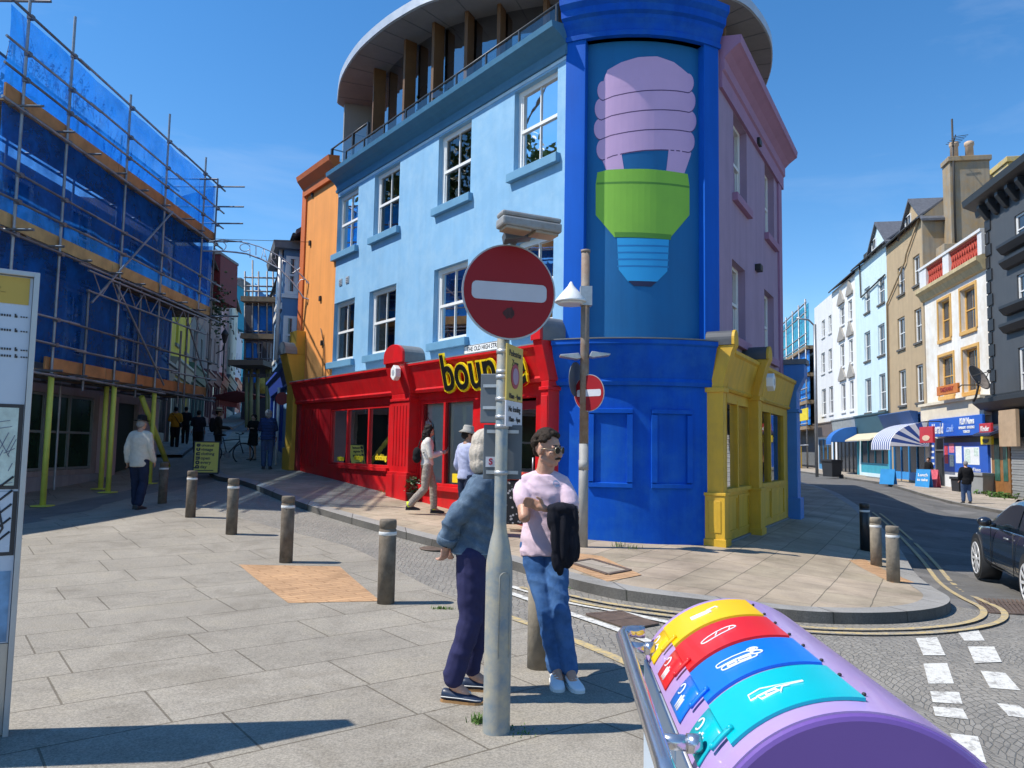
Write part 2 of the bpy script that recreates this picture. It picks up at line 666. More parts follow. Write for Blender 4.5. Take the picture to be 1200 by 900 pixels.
def smooth(pts, n=8):
    pts = [V((p[0], p[1], 0)) for p in pts]
    out = []
    for i in range(len(pts) - 1):
        p0, p1, p2, p3 = pts[max(i - 1, 0)], pts[i], pts[i + 1], pts[min(i + 2, len(pts) - 1)]
        for k in range(n):
            t = k / n
            out.append(.5 * ((2 * p1) + (p2 - p0) * t + (2 * p0 - 5 * p1 + 4 * p2 - p3) * t * t + (3 * p1 - p0 - 3 * p2 + p3) * t ** 3))
    out.append(pts[-1])
    return out


def offset(pts, d):
    out = []
    for i, p in enumerate(pts):
        t = (pts[min(i + 1, len(pts) - 1)] - pts[max(i - 1, 0)])
        t.z = 0
        t.normalize()
        out.append(p + V((-t.y, t.x, 0)) * d)
    return out


def ribbon(name, pts, d0, d1, z, m, side=None, rag=0.0, parent=None):
    """a strip along a line, from offset d0 to d1 (left of its direction), z above ground; side = depth of the outer face at d0"""
    a, b = offset(pts, d0), offset(pts, d1)
    mb = MB()
    n = len(pts)
    A = [(p.x, p.y, G(p.x, p.y) + z) for p in a]
    B = [(p.x, p.y, G(p.x, p.y) + z) for p in b]
    mb.add(A + B, [(i, i + 1, n + i + 1, n + i) for i in range(n - 1)])
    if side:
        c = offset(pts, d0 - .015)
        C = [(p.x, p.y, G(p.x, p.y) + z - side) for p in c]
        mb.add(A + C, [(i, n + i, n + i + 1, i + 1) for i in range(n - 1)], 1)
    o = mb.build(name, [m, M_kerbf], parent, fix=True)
    return o


def g2(px, py, off=0):
    p = gp(px, py, off)
    return (p.x, p.y)


# one wide sheet to the horizon
mb = MB()
XS = [-600, -300, -160, -100] + [-70 + 2.5 * i for i in range(57)] + [100, 160, 300, 600]
YS = [-600, -200, -60, -20, -8] + [-4 + 2 * i for i in range(70)] + [160, 220, 320, 600, 900]
vs = [(x, y, G(x, y) - .03 if abs(x) < 120 and y < 200 else G(max(-120, min(120, x)), min(y, 200)) - .03) for y in YS for x in XS]
nx = len(XS)
mb.add(vs, [(j * nx + i, j * nx + i + 1, (j + 1) * nx + i + 1, (j + 1) * nx + i) for j in range(len(YS) - 1) for i in range(nx - 1)], 0, True)
struct(mb.build('ground', M_base))

# kerb line of the corner pavement, from far up the old street round the nose and down the wide road
KERB = [(-15.5, 42.0), (-9.6, 24.5), (-6.67, 19.2), (-4.38, 15.7), (-2.84, 13.8), (-.99, 11.75), (.0, 10.35), (.60, 9.22), (1.02, 8.62), (1.40, 8.30), (2.22, 7.97), (2.95, 7.72), (3.86, 7.9), (4.65, 8.45), (5.3, 9.4), (5.75, 10.6), (6.35, 12.2), (7.6, 15.2), (9.4, 20.0), (11.4, 26.0), (14.3, 36.0), (19.2, 60.0)]
kl = smooth(KERB, 8)
# plaza edge (flush) on the near side of the old street
PLAZ = [(-12.2, 26.0), (-8.9, 19.6), (-6.2, 15.3), (-3.9, 12.9), (-2.25, 11.4), (-.82, 8.75), tuple(gp(600, 727))[:2], tuple(gp(667, 752))[:2], tuple(gp(745, 788))[:2], (1.75, 4.65), (2.6, 3.4), (3.3, 2.0), (4.0, 0.0)]
pl = smooth(PLAZ, 8)
plaza = [(p.x, p.y) for p in pl] + [(4.6, -3), (-14, -3), (-14, 26)]
struct(drape('plaza', plaza, 0.0, M_slab, 1.0))
struct(ribbon('plaza_kerb', pl[8:], -.32, .0, -.004, M_kerb))

# setts of the junction and the old street
ip = list(reversed([(p.x, p.y) for p in kl if p.y < 44 and not (p.x > 5.0 and p.y > 8)]))
outer = [(p.x, p.y) for p in pl]
sett = [(5.6, -1.5), (4.3, -1.5)] + list(reversed(outer)) + [(-17.5, 42)]
left_side = [(p.x, p.y) for p in kl if p.x < 5.45]
sett = sett + left_side + [(5.55, 9.3), (5.9, 8.6), (5.05, 6.6), (4.0, 4.4), (5.2, 1.0)]
struct(drape('cobbled_street', sett, -.010, M_setts, 1.0))

# wide road
road = [(5.55, -1.5), (5.2, 1.0), (4.0, 4.4), (5.05, 6.6), (5.9, 8.6), (5.55, 9.5)] + [(p.x, p.y) for p in kl if p.x > 5.6] + [(26, 95), (36, 95), (19.6, 36), (16.5, 22), (14.5, 10), (13.5, -1.5)]
struct(drape('asphalt_road', road, -.014, M_asph, 2.0))

# pavement of the corner block
blk = [(p.x, p.y) for p in offset(kl, .28)]
pav = blk + [(14, 60), (9.0, 30), (5, 18), (1.5, 14), (-3.5, 21), (-8, 28), (-13, 42)]
struct(drape('pavement', pav, .10, M_york, 1.0))
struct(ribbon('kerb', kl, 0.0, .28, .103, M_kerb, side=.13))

# far pavement on the right
FK = [(13.0, -2), (14.2, 10), (15.8, 20), (17.6, 27.7), (19.6, 38), (22.2, 52), (25.4, 70), (30, 95)]
fk = smooth(FK, 6)
struct(ribbon('far_pavement', list(reversed(fk)), .22, 8.0, .10, M_york2))
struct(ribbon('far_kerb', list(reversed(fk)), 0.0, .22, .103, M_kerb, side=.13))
# pavement at the foot of the left terrace
LK = [(-10.9, 25.6), (-12.6, 31), (-15.4, 40), (-18.4, 52), (-24, 72), (-31, 98)]
lk = smooth(LK, 6)
struct(ribbon('terrace_pavement', lk, .2, 5.0, .09, M_york2))
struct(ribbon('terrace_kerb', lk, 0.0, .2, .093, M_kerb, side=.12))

# lines: double yellow round the nose
kn = [p for p in kl if p.x > .6 and p.y < 24]
for i, d in enumerate((-.30, -.50)):
    struct(ribbon('yellow_line', kn, d, d - .07, .012, M_yline))
pn = smooth([g2(515, 697), g2(600, 723.5), g2(667, 747.5), g2(745, 781), g2(830, 830)], 8)
struct(ribbon('yellow_line', pn, -.05, .05, -.004, M_yline))
# white give-way lines across the mouth of the cobbled street
WL1 = smooth([g2(598, 695), g2(665, 718), g2(730, 740), g2(800, 768)], 6)
WL2 = smooth([g2(598, 687), g2(663, 705), g2(720, 716), g2(773, 727), g2(850, 744)], 6)
for w_ in (WL1, WL2):
    struct(ribbon('white_line', w_, -.05, .05, .002, M_wline))


def patch(name, quad, z, m, step=.5):
    return struct(drape(name, [g2(*q) for q in quad], z, m, step))


for q in ([(1073, 747), (1098, 746), (1108, 767), (1082, 767)],
          [(1082, 777), (1110, 776), (1118, 800), (1088, 800)],
          [(1090, 809), (1124, 810), (1128, 824), (1093, 822)],
          [(1093, 827), (1128, 829), (1135, 842), (1096, 838)],
          [(1113, 858), (1146, 862), (1156, 893), (1128, 888)],
          [(1120, 737), (1146, 737), (1154, 750), (1130, 750)],
          [(1134, 757), (1165, 757), (1174, 775), (1142, 776)],
          [(1149, 785), (1178, 788), (1196, 808), (1160, 805)],
          [(1168, 823), (1195, 826), (1215, 842), (1182, 838)]):
    patch('road_marking', q, -.006, M_wline)
# tactile tiles
patch('tactile_paving', [(280, 662), (398, 664), (446, 705), (338, 707)], .004, M_tact)
p_ = [g2(672, 648, .1), g2(705, 652, .1), g2(752, 674, .1), g2(712, 682, .1), (g2(664, 664, .1))]
struct(drape('tactile_paving', p_, .104, M_tact, .5))
p_ = [g2(995, 657, .1), g2(1012, 655, .1), g2(1072, 683, .1), g2(1045, 683, .1)]
struct(drape('tactile_paving', p_, .104, M_tact, .5))

# drain covers
M_iron = mat('rusty_iron', (.11, .075, .055), .7, .3, 8, bump=.4, bscale=30)
M_irond = mat('iron_dark', (.03, .028, .026), .6, .2, 8)


def grating(name, quad, off, label, n=9, m=None):
    Q = [V(g2(*q, off)).to_3d() for q in quad]
    for q in Q:
        q.z = G(q.x, q.y) + off
    c = sum(Q, V((0, 0, 0))) / 4
    t = thing(name, label, 'drain cover', c)
    Q = [q - c for q in Q]
    MB().add([q + V((0, 0, .004)) for q in Q], [(0, 1, 2, 3)]).build('pit', M_irond, t)
    mb = MB()
    for i in range(n + 1):
        a, b = Q[0].lerp(Q[1], i / n), Q[3].lerp(Q[2], i / n)
        mb.beam(a + V((0, 0, .01)), b + V((0, 0, .01)), .035, .012)
    mb.beam(Q[0] + V((0, 0, .011)), Q[1] + V((0, 0, .011)), .05, .014).beam(Q[3] + V((0, 0, .011)), Q[2] + V((0, 0, .011)), .05, .014)
    k = (Q[0] + Q[3]) / 2
    mb.beam(k + V((0, 0, .012)), (Q[1] + Q[2]) / 2 + V((0, 0, .012)), .04, .012)
    mb.build('bars', m or M_iron, t)
    return t


grating('drain_grating', [(688, 721), (728, 718), (770, 732), (738, 738)], -.008, 'square rusty iron drain grating between the white lines on the setts', 10)
grating('drain_grating', [(1140, 699), (1215, 701), (1230, 722), (1160, 719)], -.01, 'long brown slotted drain grating in the road beside the dark car', 14)
# inspection cover framed in the pavement by the blue corner
Q = [g2(668, 660, .1), g2(693, 656, .1), g2(738, 669, .1), g2(712, 674, .1)]
Q = [V((x, y, G(x, y) + .104)) for x, y in Q]
c = sum(Q, V((0, 0, 0))) / 4
t = thing('inspection_cover', 'rectangular paved inspection cover with rusty frame in orange tiles by blue corner', 'manhole cover', c)
Q = [q - c for q in Q]
MB().add([q + V((0, 0, .006)) for q in Q], [(0, 1, 2, 3)]).build('cover_plate', M_york2, t)
mb = MB()
for i in range(4):
    mb.beam(Q[i] + V((0, 0, .008)), Q[(i + 1) % 4] + V((0, 0, .008)), .06, .012)
mb.build('rim', M_iron, t)
c = gp(512, 643, -.005)
t = thing('manhole_cover', 'round dark manhole cover in the setts near the denim jacket', 'manhole cover', c)
MB().lathe([(.26, 0), (.26, .012), (.22, .014), (.0, .014)], n=24).build('lid', M_iron, t)
# ------------------------------------------------------------------ colours
M_sky = mat('sky_blue_render', (.205, .42, .63), .75, .05, 1.2, bump=.22, bscale=38, streak=.09, stain=(.30, .50, .66), stainamt=.6, stainscale=2.2)
M_skyd = mat('slate_blue_paint', (.055, .18, .30), .5, .08, 3, streak=.1)
M_sill = mat('sill_blue_paint', (.125, .295, .45), .55, .08, 3)
M_corn = mat('cornflower_paint', (.002, .085, .50), .62, .10, 1.4, bump=.16, bscale=30, streak=.2, spec=.15, stain=(.02, .14, .46), stainamt=.55, stainscale=2.4)
M_pil = mat('bright_blue_paint', (.004, .105, .52), .6, .06, 1.4, bump=.08, streak=.14, spec=.15)
M_teal = mat('deep_teal_paint', (.0, .13, .34), .65, .07, 1.2, bump=.06, streak=.1)
M_purp = mat('mauve_render', (.36, .255, .365), .8, .07, 1.5, bump=.12, streak=.14)
M_purpd = mat('mauve_trim', (.34, .18, .29), .7, .08, 3)
M_red = mat('pillar_red_paint', (.60, .008, .012), .42, .12, 2.5, bump=.12, bscale=35, spec=.4, streak=.2, stain=(.42, .03, .03), stainamt=.5, stainscale=3)
M_redd = mat('deep_red_paint', (.24, .012, .02), .5, .1, 3)
M_yel = mat('mustard_paint', (.66, .385, .022), .5, .10, 2.2, bump=.12, bscale=35, streak=.2, stain=(.50, .30, .04), stainamt=.5, stainscale=3)
M_org = mat('orange_render', (.80, .315, .075), .8, .06, 1.3, bump=.1, streak=.12)
M_orgd = mat('burnt_orange_trim', (.55, .14, .035), .65, .08, 3)
M_white = mat('white_gloss', (.78, .78, .76), .35, .04, 4)
M_lead = mat('lead_sheet', (.16, .17, .18), .6, .15, 6)
M_leadk = mat('dark_lead', (.065, .07, .08), .6, .2, 6)
M_gm = mat('grey_metal', (.28, .29, .30), .4, .1, 5, metal=.6)
M_soff = mat('soffit_grey', (.27, .265, .255), .7, .08, 1.2, streak=.1)
M_zinc = mat('zinc_edge', (.50, .53, .56), .4, .08, 3, metal=.3)
M_bronze = mat('timber_fin', (.13, .062, .022), .6, .15, 4)
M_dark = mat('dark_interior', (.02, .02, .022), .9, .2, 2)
M_greyint = mat('window_backing', (.72, .72, .70), .9, .1, 1)  # pale tone that stands in for the grey reflection in the red shop's panes
M_rail = mat('dark_rail', (.06, .065, .07), .4, .1, 5, metal=.5)
M_glass = glassmat('window_glass', refl=.10)
M_glass2 = glassmat('shop_glass', (.93, .95, .94), .07)
M_glassd = glassmat('tinted_glass', (.28, .33, .38), .30)
M_glassb = glassmat('balustrade_glass', (.80, .87, .88), .05)
M_blind = mat('blind_cream', (.66, .62, .55), .8, .05)
M_curt = mat('curtain_cloth', (.60, .47, .36), .9, .2, 6)

# ------------------------------------------------------------------ the corner building
FB, FA, FC, FE = V((-4.88, 20.7, 0)), V((.87, 13.0, 0)), V((3.54, 13.1, 0)), V((6.45, 18.3, 0))
ML, WL = frame(FB, FA)
MR, WR = frame(FC, FE)
REL = ML.inverted() @ MR
WLD = ML.inverted()
CB = thing('corner_building', 'wedge-shaped corner building, sky blue and mauve, with red shop and glass rooftop storey', 'building', M=ML)


def put(o, M=REL):
    o.matrix_basis = M
    return o


ZC = 8.62      # underside of the main cornice
ups = [(394.7, 419, 224.6, 293), (438.5, 467.7, 197.7, 272), (513.7, 551.7, 151, 235), (602.7, 653, 94, 192.5)]
los = [(389.2, 414.6, 350.5, 421), (432, 463.3, 334, 413), (508, 547.3, 310, 397.5), (603, 648, 286, 386)]
uph = [pxrect(ML, *w) for w in ups]
loh = [pxrect(ML, *w) for w in los]


def level(hs):
    a = sum(h[2] for h in hs) / len(hs)
    b = sum(h[3] for h in hs) / len(hs)
    return [(h[0], h[1], a, b) for h in hs]


uph, loh = level(uph), level(loh)
mb = MB()
wall(mb, 0, WL, 2.6, 9.0, uph + loh, .24)
mb.add([(0, 0, 2.6), (0, 9, 2.6), (0, 9, 9), (0, 0, 9)], [(0, 1, 2, 3)])
mb.build('wall', M_sky, CB)
# rooms behind the windows
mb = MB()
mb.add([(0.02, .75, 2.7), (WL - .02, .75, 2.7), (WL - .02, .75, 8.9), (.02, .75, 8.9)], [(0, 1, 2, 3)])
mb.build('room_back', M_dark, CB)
for i, h in enumerate(uph + loh):
    o = sash(CB, h, .11, M_white, M_glass, M_sill, .11, 1, over=.10, silz=.17, fw=.10)
    a, b, c, d = h
    m2 = MB()
    if i in (6, 7):          # venetian blinds half down
        z = d - .1
        while z > (c + d) / 2 - .05:
            m2.add([(a + .1, .20, z), (b - .1, .20, z), (b - .1, .23, z - .038), (a + .1, .23, z - .038)], [(0, 1, 2, 3)])
            z -= .045
        m2.build('venetian_blind', M_blind, o)
    elif i in (4, 5):
        n = 14
        for (s0, s1) in ((a + .05, a + .58), (b - .45, b - .05)):
            pts = [(s0 + (s1 - s0) * k / n, .22 + .03 * math.sin(k * 1.9)) for k in range(n + 1)]
            m2.add([(x, y, z) for x, y in pts for z in (c, d)], [(2 * k, 2 * k + 2, 2 * k + 3, 2 * k + 1) for k in range(n)], 0, True)
        m2.build('curtain', M_curt, o)
    else:
        zc = (c + d) / 2
        m2.ell((b - .26, .27, zc + .11), (.05, .05, .07)).ell((a + .34, .27, zc + .09), (.045, .04, .06))
        m2.ell((a + .40, .255, c + .35), (.075, .03, .07)).prism([(a + .32, c + .33), (a + .48, c + .33), (a + .40, c + .18)], .235, .275)
        m2.build('ornament', M_white, o)

# cornice along the blue side
prof = [(0, ZC - .10), (-.05, ZC - .10), (-.07, ZC - .03), (-.03, ZC - .03), (-.05, ZC + .08), (-.12, ZC + .16), (-.20, ZC + .22), (-.33, ZC + .29), (-.36, ZC + .30), (-.38, ZC + .40), (0, ZC + .44)]
MB().prism(prof, -.05, WL + .02, 'x').build('cornice', M_skyd, CB)
MB().box(0.0, WL, -.012, .0, ZC - .17, ZC - .11).build('cornice_band', mat('pale_blue_trim', (.50, .68, .80), .6), CB)

# vents and cable clips on the blue wall
mb = MB()
for px in (370 + 29, 370 + 37):
    pass
for (px, py) in ((399.5, 331), (407.5, 328)):
    u, z = onface(ML, px, py)
    mb.box(u - .09, u + .09, -.02, 0, z - .09, z + .09)
    for k in range(3):
        mb.box(u - .07, u + .07, -.032, -.02, z - .06 + k * .05, z - .04 + k * .05)
mb.build('air_vent', M_zinc, CB)

# ---- rounded corner
def arc_of(A, C, s):
    A, C = V(A), V(C)
    ch = C - A
    L_ = ch.length
    r = (L_ * L_ / 4 + s * s) / (2 * s)
    mid = (A + C) / 2
    nrm = V((ch.y, -ch.x, 0)).normalized()      # towards the viewer
    cen = mid + nrm * (s - r)
    a0 = math.atan2(A.y - cen.y, A.x - cen.x)
    a1 = math.atan2(C.y - cen.y, C.x - cen.x)
    return cen, r, a0, a1


def apt(ar, t, off=0.0, z=0.0):
    cen, r, a0, a1 = ar
    a = a0 + (a1 - a0) * t
    return V((cen.x + (r + off) * math.cos(a), cen.y + (r + off) * math.sin(a), z))


UA = arc_of((.87, 13.0, 0), (3.54, 13.1, 0), .36)
LA = arc_of((.78, 12.93, 0), (3.25, 12.74, 0), .27)


def arcband(mb, ar, t0, t1, prof, n=24, mi=0, caps=True):
    """sweep a closed (offset, z) profile along the arc"""
    rings = [[apt(ar, t0 + (t1 - t0) * k / n, o, z) for o, z in prof] for k in range(n + 1)]
    return mb.loft(rings, mi, False)


def rect(o0, o1, z0, z1):
    return [(o0, z0), (o1, z0), (o1, z1), (o0, z1)]


put(arcband(MB(), UA, .12, .90, rect(-.5, -.14, 3.3, 8.7)).build('mural_wall', M_teal, CB), WLD)
mb = MB()
arcband(mb, UA, -.005, .125, rect(-.5, .02, 3.3, 8.76), 5)
arcband(mb, UA, .885, 1.005, rect(-.5, .02, 3.3, 8.76), 5)
put(mb.build('corner_pilaster', M_pil, CB, bevel=.01), WLD)
mb = MB()
arcband(mb, UA, -.015, 1.015, [(-.4, 8.72), (.05, 8.72), (.06, 8.80), (.03, 8.82), (.06, 8.92), (.10, 9.0), (.11, 9.06), (.17, 9.10), (.18, 9.22), (.25, 9.30), (.26, 9.42), (-.4, 9.46)], 30)
put(mb.build('corner_cornice', M_corn, CB), WLD)
# lower storey of the corner
arcp = [(-.6, -.35), (0, -.35), (0, 2.72), (-.6, 2.72)]
put(arcband(MB(), LA, 0, 1, arcp).build('corner_base', M_corn, CB), WLD)
mb = MB()
arcband(mb, LA, -.01, 1.02, [(-.5, 2.66), (.05, 2.66), (.07, 2.72), (.05, 2.78), (.06, 2.80), (.20, 3.30), (.24, 3.33), (.24, 3.40), (-.5, 3.44)], 28)
put(mb.build('corner_fascia', M_corn, CB), WLD)
put(arcband(MB(), LA, -.01, 1.02, [(-.45, 3.405), (.255, 3.405), (.255, 3.425), (-.45, 3.46)], 28).build('lead_flashing', M_lead, CB), WLD)


def arcframe(ar, t0, t1, z0, z1, w, o):
    mb = MB()
    dt = w / (ar[1] * abs(ar[3] - ar[2]))
    for (a, b, c, d) in ((t0, t1, z1 - w, z1), (t0, t1, z0, z0 + w), (t0, t0 + dt, z0 + w, z1 - w), (t1 - dt, t1, z0 + w, z1 - w)):
        arcband(mb, ar, a, b, [(-.02, c), (o, c + .012), (o, d - .012), (-.02, d)], 8)
    return mb


def tofpx(ar, px, Y=12.7):
    x = (px - CXP) / FPX
    best = min(range(401), key=lambda k: abs((lambda p: p.x / p.y)(apt(ar, k / 400)) - x))
    return best / 400


for (p0, p1) in ((691, 742), (764, 811)):
    put(arcframe(LA, tofpx(LA, p0), tofpx(LA, p1), .98, 2.28, .09, .05).build('wall_panel', M_corn, CB), WLD)

# mural: a plain energy-saving bulb
def bulbmap(px, py, ar, off):
    d = ray(px, py)
    cen, r, a0, a1 = ar
    rr = r + off
    # intersect the vertical cylinder
    ox, oy = -cen.x, -cen.y
    a = d.x * d.x + d.y * d.y
    b = 2 * (ox * d.x + oy * d.y)
    c = ox * ox + oy * oy - rr * rr
    t = (-b - math.sqrt(max(0, b * b - 4 * a * c))) / (2 * a)
    return math.atan2(d.y * t - cen.y, d.x * t - cen.x), CAMH + d.z * t


def decal(mb, outline, ar, off, mi):
    pts = [bulbmap(x, y, ar, off) for x, y in outline]
    bm = bmesh.new()
    f = bm.faces.new([bm.verts.new((a * ar[1], 0, z)) for a, z in pts])
    bmesh.ops.triangulate(bm, faces=[f])
    lo, hi = min(a for a, z in pts) * ar[1], max(a for a, z in pts) * ar[1]
    for k in range(1, 16):
        bmesh.ops.bisect_plane(bm, geom=bm.verts[:] + bm.edges[:] + bm.faces[:], plane_co=(lo + (hi - lo) * k / 16, 0, 0), plane_no=(1, 0, 0))
    bm.verts.index_update()
    vs = []
    for v in bm.verts:
        a = v.co.x / ar[1]
        vs.append((ar[0].x + (ar[1] + off) * math.cos(a), ar[0].y + (ar[1] + off) * math.sin(a), v.co.z))
    mb.add(vs, [[v.index for v in f.verts] for f in bm.faces], mi)
    bm.free()


def blob(x0, y0, x1, y1, tilt, n=10, rr=None):
    """a rounded band from x0 to x1 whose ends are half round, sagging across the curve of the wall"""
    r = (y1 - y0) / 2
    out = []
    for k in range(n + 1):
        a = PI / 2 + PI * k / n
        out.append((x0 + r * .62 + r * .62 * math.cos(a), y0 + r - r * math.sin(a) + tilt))
    for k in range(n + 1):
        a = -PI / 2 + PI * k / n
        out.append((x1 - r * .62 + r * .62 * math.cos(a), y0 + r - r * math.sin(a)))
    # bow of the painted coils
    m = [(x0 + (x1 - x0) * k / 6, y1 - 7 * math.sin(PI * k / 6) + tilt * (1 - k / 6)) for k in range(1, 6)]
    t = [(x1 - (x1 - x0) * k / 6, y0 - 7 * math.sin(PI * k / 6) + tilt * k / 6) for k in range(1, 6)]
    return out[:n + 1] + m + out[n + 1:] + t


mb = MB()
MU = -.14
pk = .012
decal(mb, [(708, 92), (712, 82), (728, 73), (748, 67), (770, 66), (790, 73), (805, 85), (811, 93), (800, 98), (760, 98), (715, 104), (706, 102)], UA, MU + 0.0071, 0)
for i, (a, b, c, d) in enumerate(((700, 86, 813, 108), (697, 106, 815, 131), (696, 130, 816, 154), (699, 154, 814, 178))):
    decal(mb, [(x, y + 1.3) for x, y in blob(a, b, c, d, 9)], UA, MU + 0.0060 - .0008 * i, 6)
    decal(mb, blob(a, b, c, d, 9), UA, MU + 0.0063 - .0008 * i, 0)
decal(mb, [(701, 176), (727, 172), (732, 203), (712, 203), (708, 190)], UA, MU + 0.0031, 0)
decal(mb, [(784, 172), (806, 170), (810, 180), (806, 192), (801, 206), (780, 206), (782, 192)], UA, MU + 0.0031, 0)
decal(mb, [(700, 202), (712, 199), (760, 198), (806, 204), (808, 218), (808, 252), (786, 278), (720, 278), (698, 252), (698, 216)], UA, MU + 0.0071, 1)
decal(mb, [(699, 214), (760, 213), (808, 218), (808, 220.5), (760, 215.5), (699, 216.5)], UA, MU + 0.0081, 2)
decal(mb, [(720, 272), (787, 275), (786, 281), (721, 278)], UA, MU + 0.0079, 2)
decal(mb, [(723, 279), (784, 281), (782, 318), (770, 330), (736, 330), (725, 316)], UA, MU + 0.0067, 3)
for k in range(4):
    y = 287 + k * 8
    decal(mb, [(723, y), (784, y + 1), (784, y + 3), (723, y + 2)], UA, MU + 0.0075, 4)
decal(mb, [(736, 329), (770, 330), (763, 336), (743, 335)], UA, MU + 0.0075, 5)
put(mb.build('mural', [mat('mural_pink', (.60, .39, .62), .6, .04), mat('mural_green', (.24, .52, .05), .6, .04), mat('mural_olive', (.09, .27, .03), .6, .04),
                       mat('mural_blue', (.02, .36, .74), .6, .04), mat('mural_blue_line', (.01, .20, .50), .6, .04), mat('mural_navy', (.012, .018, .07), .6, .04), mat('mural_line', (.10, .05, .14), .6, .04)], CB, fix=False), WLD)

# ---- mauve side
rup = [pxrect(MR, 859.5, 875, 137, 231), pxrect(MR, 896.5, 907, 206.5, 284)]
rlo = [pxrect(MR, 858, 873.5, 306, 402), pxrect(MR, 896, 907, 347.5, 416)]
rup, rlo = level(rup), level(rlo)
mb = MB()
wall(mb, 0, WR, 2.6, 9.1, rup + rlo, .24)
mb.add([(WR, 0, -.5), (WR, 6, -.5), (WR, 6, 9.1), (WR, 0, 9.1)], [(0, 1, 2, 3)])
put(mb.build('wall', M_purp, CB))
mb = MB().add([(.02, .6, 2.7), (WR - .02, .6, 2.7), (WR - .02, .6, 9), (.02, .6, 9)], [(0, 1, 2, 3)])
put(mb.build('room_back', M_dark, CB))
for h in rup + rlo:
    put(sash(CB, h, .14, M_white, M_glass, M_purpd, .10, 1, over=.10, silz=.16))
prof = [(0, ZC - .55), (-.06, ZC - .55), (-.06, ZC - .25), (-.10, ZC - .22), (-.10, ZC - .02), (-.2, ZC + .08), (-.34, ZC + .18), (-.38, ZC + .2), (-.40, ZC + .34), (0, ZC + .40)]
put(MB().prism(prof, .12, WR + .25, 'x').build('cornice', M_purpd, CB))
put(MB().box(WR - .35, WR + .02, -.05, .3, 2.7, ZC - .56).build('end_pilaster', M_purpd, CB, bevel=.01))
mb = MB()
for (px, py) in ((885, 168), (886, 315)):
    u, z = onface(MR, px, py)
    put(MB().box(u - .12, u + .12, -.12, 0, z - .06, z + .08).build('wall_light', mat('black_plastic', (.02, .02, .02), .5), CB, bevel=.01))

# yellow shop front on the mauve side (u along the side, y negative towards the street)
ufx = lambda px, y=-.12: onface(MR, px, 520, y)[0]
us = dict(p1=(-.46, -.20), w1=(-.12, ufx(877)), w2=(ufx(899), ufx(917)))
P2 = (us['w1'][1] + .06, us['w1'][1] + .38)
us['w2'] = (us['w1'][1] + .50, ufx(918))


def pier(mb, u0, u1, yf, yb, zb, zt):
    mb.box(u0, u1, yf, yb, zb, zt)
    mb.box(u0 - .035, u1 + .035, yf - .035, yb, zb, zb + 1.28)
    mb.box(u0 - .055, u1 + .055, yf - .055, yb, zb, zb + .58).box(u0 - .05, u1 + .05, yf - .05, yb, zb + 1.28, zb + 1.33)
    mb.box(u0 - .03, u1 + .03, yf - .03, yb, zt - .08, zt)
    mb.box(u0 - .045, u0 - .034, yf + .03, min(yb, .05), zb + .68, zb + 1.2)


for (a, b), yf, yb in ((us['p1'], -.18, .30), (P2, -.30, .02)):
    mb = MB()
    pier(mb, a, b, yf, yb, -.4, 2.66)
    # console bracket leaning out to the top
    mb.prism([(.0, 2.66), (yf, 2.66), (yf - .04, 2.85), (yf - .15, 3.25), (yf - .20, 3.36), (0, 3.36)], a, b, 'x')
    w = b - a
    rd = [(a - .02, 3.362), (b + .02, 3.362), (b + .02, 3.46)] + [((a + b) / 2 + (w + .04) / 2 * math.cos(PI * k / 12), 3.46 + .16 * math.sin(PI * k / 12)) for k in range(1, 12)] + [(a - .02, 3.46)]
    mb.prism(rd, yf - .20, yf - .15, 'y')
    o = put(mb.build('pilaster', M_yel, CB, bevel=.01))
    MB().prism([(x, z - .004 if z > 3.4 else z) for x, z in rd], yf - .148, -.02 + .12, 'y').build('lead_cap', M_leadk, o)
for (a, b) in ((us['p1'][1], P2[0]), (P2[1], WR - .02)):
    put(MB().prism([(0, 2.62), (-.17, 2.62), (-.20, 2.66), (-.17, 2.70), (-.18, 2.74), (-.30, 3.20), (-.34, 3.24), (-.34, 3.30), (0, 3.36)], a + .002, b - .002, 'x').build('fascia', M_yel, CB))
for (a, b), (wa, wb2) in ((us['w1'], (us['p1'][1], P2[0])), (us['w2'], (P2[1], WR - .02))):
    mb = MB()
    wb, wt = .98, 2.50
    wall(mb, wa, wb2, -.4, 2.62, [(a, b, wb, wt)], .10, -.12)
    mid = a + (b - a) * .5
    mb.box(a - .04, b + .04, -.17, .0, wb - .07, wb - .003)
    mb.box(mid - .035, mid + .035, -.14, .0, wb, wt).box(a, a + .05, -.135, 0, wb, wt).box(b - .05, b, -.135, 0, wb, wt).box(a + .05, b - .05, -.132, 0, wt - .06, wt)
    for k in range(2):
        x0 = a + (b - a) * k / 2 + .04
        x1 = a + (b - a) * (k + 1) / 2 - .04
        for (q0, q1, q2, q3) in ((x0, x1, .80, .84), (x0, x1, .22, .26), (x0, x0 + .04, .26, .80), (x1 - .04, x1, .26, .80)):
            mb.box(q0, q1, -.14, -.119, q2, q3)
    o = put(mb.build('shop_window', M_yel, CB))
    MB().add([(a, -.07, wb), (b, -.07, wb), (b, -.07, wt), (a, -.07, wt)], [(0, 1, 2, 3)]).build('pane', M_glass2, o)
    MB().box(a - .1, b + .1, .45, .47, wb - .1, wt + .1).build('window_backing', mat('dim_display', (.22, .19, .15), .9, .6, 5), o)
    MB().box(wa, wb2, -.16, -.119, -.4, -.02 + .12).build('plinth', M_lead, o)
